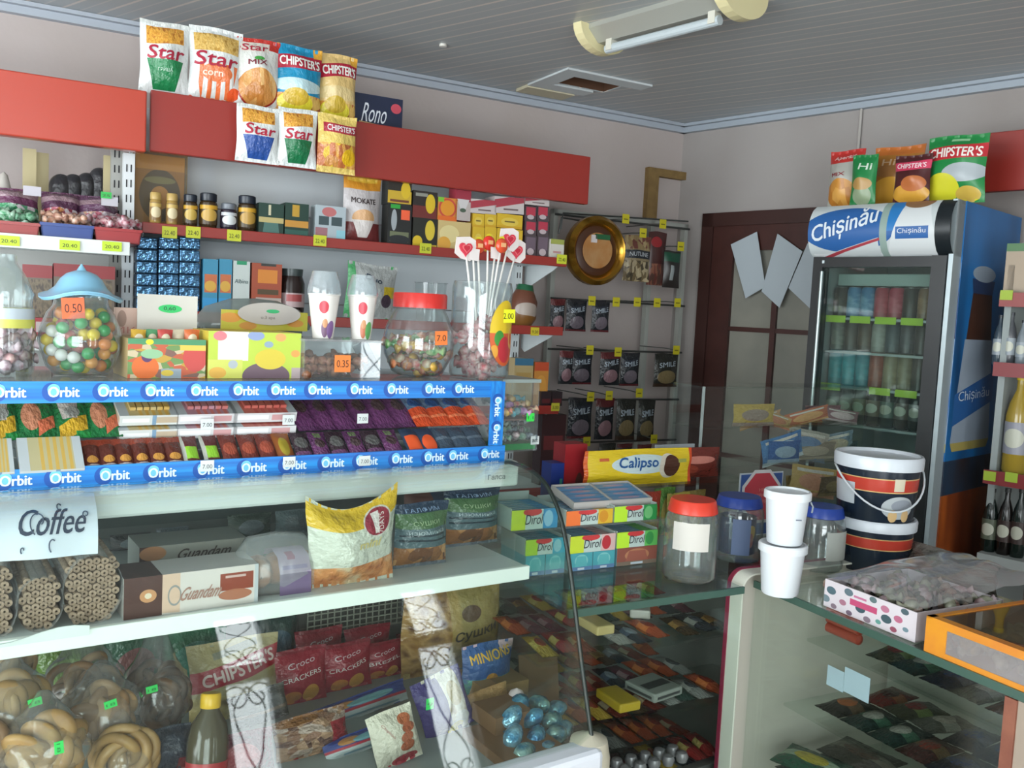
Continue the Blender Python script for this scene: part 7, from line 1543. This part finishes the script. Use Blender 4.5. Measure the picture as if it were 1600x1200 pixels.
# crumpled film over it
g = B(); nu = 18; nv_ = 14; vs = []
for j in range(nv_ + 1):
    for i in range(nu + 1):
        u, v = i / nu, j / nv_; z_ = hb + .006 + .030 * math.sin(math.pi * u) ** .7 * math.sin(math.pi * (v * .8 + .05)) + .010 * noise.noise(Vector((u * 5, v * 5, 1)))
        vs.append(((u - .5) * w_ * 1.0, v * (D_ + .10), max(hb + .001, z_ + .025 * v)))
g.add(vs, [(j * (nu + 1) + i, j * (nu + 1) + i + 1, (j + 1) * (nu + 1) + i + 1, (j + 1) * (nu + 1) + i) for j in range(nv_) for i in range(nu)])
g.build('film_cover', FILM, t, smooth=True)
t = bag('film_bag', 'crumpled grey film bag of mixed sweets behind the spotted carton', 'sweet bag', S(1385, 1530, 868, W2L(hz(1430, 930, .951), RC).y + .1, RC, .951), .16, P('5a544c', ('e', .35, .45, .18, .2, '7a5a50'), ('e', .55, .3, .2, .2, '7a6a54'), ('e', .3, .15, .1, .1, '3a9a54'), ('r', .0, .8, 1, 1, '6a6660'), crinkle=.9, rough=.15), (), 231, pinch=.1)
# orange framed display carton
l0 = W2L(hz(1443, 1018, .951), RC); l1 = W2L(hz(1640, 1090, .951), RC); y0 = l0.y; w_ = .24; hb = hit(1443, 962, y0, RC).z - .951
t = thing('sweets_carton', 'orange framed carton with clear windows at the right edge', 'carton', L2W(l0.x + w_ / 2, y0, .951, RC), RC)
ORM = M('c8841c', .4, sub=(9, 'b86a28')); D_ = .34
b = B(); e = .012
b.box(-w_ / 2, w_ / 2, 0, .004, 0, e).box(-w_ / 2, w_ / 2, 0, .004, hb - e, hb).box(-w_ / 2, -w_ / 2 + .045, 0, .004, e, hb - e).box(w_ / 2 - .03, w_ / 2, 0, .004, e, hb - e)
b.box(-w_ / 2, -w_ / 2 + .004, .004, D_, 0, hb).box(w_ / 2 - .004, w_ / 2, .004, D_, 0, hb).box(-w_ / 2, w_ / 2, D_ - .004, D_, 0, hb)
b.box(-w_ / 2, -w_ / 2 + .012, 0, D_, hb, hb + .003).box(w_ / 2 - .02, w_ / 2, 0, D_, hb, hb + .003).box(-w_ / 2, w_ / 2, 0, .02, hb, hb + .003).box(-w_ / 2, w_ / 2, D_ - .02, D_, hb, hb + .003).box(-w_ / 2 + .004, w_ / 2 - .004, .004, D_ - .004, 0, .003)
b.build('frame', ORM, t)
B().box(-w_ / 2 + .012, w_ / 2 - .02, .02, D_ - .02, hb, hb + .001).build('top_window', glass('d8d4c4', 1.2, .08, 'window_film', 'a89a80'), t); B().box(-w_ / 2 + .045, w_ / 2 - .03, .001, .002, e, hb - e).build('front_window', glass('e8e8e4', 1.6, .3, 'front_film', 'b8b0b0', .1), t)
for k in range(60):
    lx_ = l0.x + .018 + (w_ - .036) * ((k * .618) % 1); ly_ = y0 + .02 + (D_ - .05) * ((k * .5698) % 1)
    c = [('8a6a3c', 'b09058'), ('6a5434', '8a744c'), ('9a7a50', 'b8a070'), ('a89a90', 'c8bcb0')][k % 4]
    candy(c[0], c[1], L2W(lx_, ly_, .951 + .014 + .018 * ((k * .27) % 1), RC), 1.1, 'amber wrapped sweet in the orange carton', 'sweets in the orange carton', rnd, 'amber_caramel')
# ================================================================== INSIDE THE COUNTERS
def pk(lb, nm, cat, lx, ly, z, r_, w_, d_, h_, cols, grp, seed, rot_=0, tagc=None):
    key = ('pkm', cols, round(w_, 3), round(d_, 3), round(h_, 3))
    rn = random.Random(seed)
    if key not in MATS:
        f = bagfn(w_, d_, h_, seed, pinch=.03); b = B(); vs = []; fs = []; uv = []
        for side in (-1, 1):
            o = len(vs)
            for j in range(9):
                for i in range(9):
                    p = f(i / 8, j / 8, side); vs.append((p.x, p.z - d_ / 2, h_ / 2 * 1.08 - p.y))
            for j in range(8):
                for i in range(8):
                    q_ = [o + j * 9 + i, o + j * 9 + i + 1, o + (j + 1) * 9 + i + 1, o + (j + 1) * 9 + i]; u = [(i / 8, j / 8), ((i + 1) / 8, j / 8), ((i + 1) / 8, (j + 1) / 8), (i / 8, (j + 1) / 8)]
                    if side > 0: q_ = q_[::-1]; u = u[::-1]
                    fs.append(q_); uv.append(u)
        b.add(vs, fs, 0, uv); me = b.mesh('wrapper', True); me.materials.append(P(cols[0], ('r', 0, .35, 1, .65, cols[1]), ('e', .5, .5, .28, .2, cols[2]), crinkle=.5, rough=.22)); MATS[key] = me
    o = bpy.data.objects.new(nm, MATS[key]); C.objects.link(o); o.location = L2W(lx, ly, z, r_); o.rotation_euler = (0, 0, R(r_ + rot_)); return props(o, lb, cat, grp)
PC = [('6a2c24', 'a89478', '8a3a2c'), ('2c2e34', '8a8a84', '4a4c54'), ('8a2c2a', 'b8a060', '6a2022'), ('4a3a2c', 'a8824c', '7a5a3a'), ('b0903c', 'c8b060', '8a3a2a'), ('3a4a44', '8a9488', '5a6a60'), ('5a2c3c', '9a7a80', '7a3a4a'), ('8c8c88', 'b0b0aa', '4a4c50'), ('a0482c', 'c8703c', '7a2c22'), ('28323e', '5a6a80', '8a98a4')]
NMC = ['brown', 'charcoal', 'red and gold', 'tan', 'yellow', 'dull green', 'plum', 'grey', 'orange red', 'navy']
# counter 1 : three levels of bars
for li, z in enumerate((.4605, .6205, .7905)):
    rnd = random.Random(50 + li); n_ = 0
    for col in range(11):
        for rw in range(3):
            if li == 2 and rw == 0 and col % 4 == 3: continue
            lx = c0 + .05 + col * .050; ly = 1.62 + .065 + rw * .135
            if lx > 1.60: continue
            ci = rnd.randrange(10); w_ = (.040, .046)[ci % 2]
            pk('%s bar, column %s row %s of the %s level, middle counter' % (NMC[ci], (wd + ['ninth', 'tenth', 'eleventh'])[col], wd[rw], ('bottom', 'middle', 'top')[li]), 'sweet_bar', 'sweet bar', lx, ly, z, RB, w_, .125, .018 + .006 * (ci % 3), PC[ci], 'sweet bars in the middle counter', ci, rnd.uniform(-8, 8))
# a few legible items in counter 1
for k, (px, py, z, w_, c, lb) in enumerate(((947, 990, .7905, .05, 'b8a470', 'short cream capped roll on the top level of the middle counter'), (1000, 965, .7905, .05, 'a8a49c', 'long white stick pack slanting on the top level'), (1045, 1090, .6205, .10, '8a8e88', 'pale flat box with a dark stripe on the middle level'), (985, 1110, .6205, .06, 'b09428', 'yellow pack at the front of the middle level'))):
    p = hz(px, py, z + .03); l = W2L(p, RB); l.y = max(l.y, 1.585)
    o = B().box(-w_ / 2, w_ / 2, 0, .10, 0, .022, 0).build('long_pack', P(c, ('r', .1, .3, .9, .6, '3a3c3c') if k == 2 else ('r', .2, .3, .8, .7, c)), None, L2W(l.x, l.y, z + .026, RB), rot=(0, 0, R(RB + (-35 if k == 1 else 10 if k == 2 else 0))), bev=.004); props(o, lb, 'pack')
rnd = random.Random(77)
for k in range(12):
    p = hz(1050 + 11 * (k % 6), 1150 + 12 * (k // 6), .50); l = W2L(p, RB); l.y = max(l.y, 1.62) 
    o = lathe_obj('foil_sweet', [(0, 0), (.012, .001), (.016, .014), (.012, .024), (0, .027)], M('8a8488', .3, .2), None, 14, L2W(min(c0 + .5, c0 + .22 + .042 * (k % 6)), 1.62 + .035 * (k // 6), .486, RB)); props(o, 'pale foil wrapped sweet on the bottom level of the middle counter', 'sweet', 'pale foil sweets in the middle counter')
# right counter
PD = [('3a2220', '5a4a34', '6a2c22'), ('1e2c28', '3a5a48', '8a8a80'), ('20242e', '4a4c58', '2a3a5a'), ('4a3024', '6a5a40', '8a6a3c'), ('5a2420', '7a4a30', '3a1c1c'), ('4c4c44', '7a7a70', '8a8478'), ('2c2a26', '5a4a3a', '9a5a34'), ('3a3a2c', '5c6a3c', '6a2c2c')]
ND = ['dark red', 'bottle green', 'navy', 'brown', 'maroon', 'grey', 'black', 'olive']
for li, (z, d0, xs) in enumerate(((.3005, .03, .02), (.5005, .05, .05), (.6605, .11, .10), (.8105, .16, .18))):
    rnd = random.Random(90 + li)
    ncol = int((xw - xs - .06) / .074)
    for col in range(ncol):
        for rw in range(2):
            lx = q0 + xs + .06 + col * .074; ly = YC + d0 + .07 + rw * .14
            if ly > YC + .46 - .05: continue
            ci = rnd.randrange(8)
            pk('%s sweet bag, column %s row %s of the %s level in the right counter' % (ND[ci], (wd + ['ninth', 'tenth', 'eleventh'])[col], wd[rw], ('bottom', 'lower', 'middle', 'top')[li]), 'sweet_bag', 'sweet bag', lx, ly, z, RC, .072, .136, .030, PD[ci], 'sweet bags in the right counter', ci + 20, rnd.uniform(-14, 14))
# red sweet roll, price cards, green bag in the right counter
def rcput(px, py, z): l = W2L(hz(px, py, z), RC); l.x = max(q0 + .06, l.x); l.y = min(max(YC + .04, l.y), YC + .42); return l
l = W2L(hit(1272, 990, YC + .17, RC), RC)
for k in range(4):
    o = B().lathe([(0, -.05), (.012, -.046), (.012, .046), (0, .05)], 12, mat=Matrix.Rotation(R(90), 4, 'Y')).build('red_roll', M('8a3a2c', .3), None, L2W(q0 + .15, YC + .16 + .0 * k, .8385 + .013 + k * .020 if k < 1 else .8385 + .013 + .022 * k, RC), rot=(0, 0, R(RC))); props(autosmooth(o), '%s orange red roll in the small stack on the top level' % wd[k], 'sweet roll', 'orange red rolls in the right counter')
for k, (px0, px1, pt, pb) in enumerate(((1318, 1345, 1040, 1072), (1345, 1386, 1046, 1086))):
    s = S(px0, px1, pt, YC + .15, RC, None, pb); t = thing('price_card', '%s pale blue price card in the right counter' % ('narrow left', 'wide right')[k], 'card', L2W(s.x, YC + .10, s.z, RC), RC)
    B().box(-s.w / 2, s.w / 2, 0, .0015, 0, s.h).build('card', M('a8b8c4', .5), t)
lgs = W2L(hit(1262, 1110, YC + .06, RC), RC)
o = pk('green rimmed bag with yellow pears on the lower level at the left', 'sweet_bag', 'sweet bag', q0 + .14, YC + .10, .5295, RC, .15, .12, .03, ('1f4a38', '8a9a84', 'a8983a'), 'large bags in the right counter', 77, 20)
pk('dark olive bag behind the green rimmed bag in the right counter', 'sweet_bag', 'sweet bag', q0 + .16, YC + .24, .5295, RC, .16, .13, .03, ('33302a', '5a564a', '4a3a30'), 'large bags in the right counter', 78, 10)
# ================================================================== RIGHT SHELF UNIT GOODS
zsh = RS
def rbot(px, wpx, pt, z, body, lab, cap, lb, Yb=YS + .05):
    s = S(px - wpx / 2, px + wpx / 2, pt, Yb, RW, z); bottle(lb, body, lab, cap, L2W(s.x, Yb + s.w / 2, z, RW), s.h, s.w / 2, nm='bottle', grp='bottles on the right wall shelves')
rbot(1592, 40, 585, zsh[2] + .0105 - .0105, '9a8230', '8a8a94', 'c8b020', 'golden oil bottle with a blue and white label on the lowest right shelf')
s = S(1574, 1612, 380, YS + .05, RW, zsh[0]); carton('cream_box', 'cream box with a green top on the highest right shelf', 'box', s, .08, P('a08c74', ('r', 0, .85, 1, 1, '3a6a34')), M('8a7a66'))
for k, (px, pt, c) in enumerate(((1562, 492, '3a4650'), (1580, 488, '4a4c50'), (1598, 500, '7a8288'))):
    rbot(px, 18, pt, zsh[1], c, '8a9298', '2a2e34', '%s grey bottle on the middle right shelf' % wd[k])
zlow = hit(1560, 868, YS + .03, RW).z
t = [o_ for o_ in C.objects if o_.name.startswith('wall_shelf_unit') and 'narrow view' in o_.get('label', '')][0]
B().box(0, .8, .01, YW - YS - .02, zlow - .03, zlow).build('shelf', M('a9aeac', .5), t)
for k, (px, c) in enumerate(((1548, '16201c'), (1572, '1a1614'), (1594, '16201c'))): rbot(px, 24, 764, zlow + .0005, c, '5a6050' if k == 0 else '3a2c2a', '2a2a2a', '%s dark wine bottle on the shelf beside the fridge foot' % wd[k], YS + .04)
for px, py, lb in ((1572, 461, 'on the highest right shelf edge'), (1534, 742, 'on the lowest right shelf edge, left'), (1580, 746, 'on the lowest right shelf edge, right')):
    p = W2L(hit(px, py, YS - .003, RW), RW); t_ = thing('price_tag', 'lime price tag ' + lb, 'price tag', L2W(max(p.x, sx0 + .02), YS - .003, p.z - .015, RW), RW, 'lime price tags on the right shelves')
    B().box(-.018, .018, 0, .0015, 0, .03).build('card', M('9ab030', .5), t_)
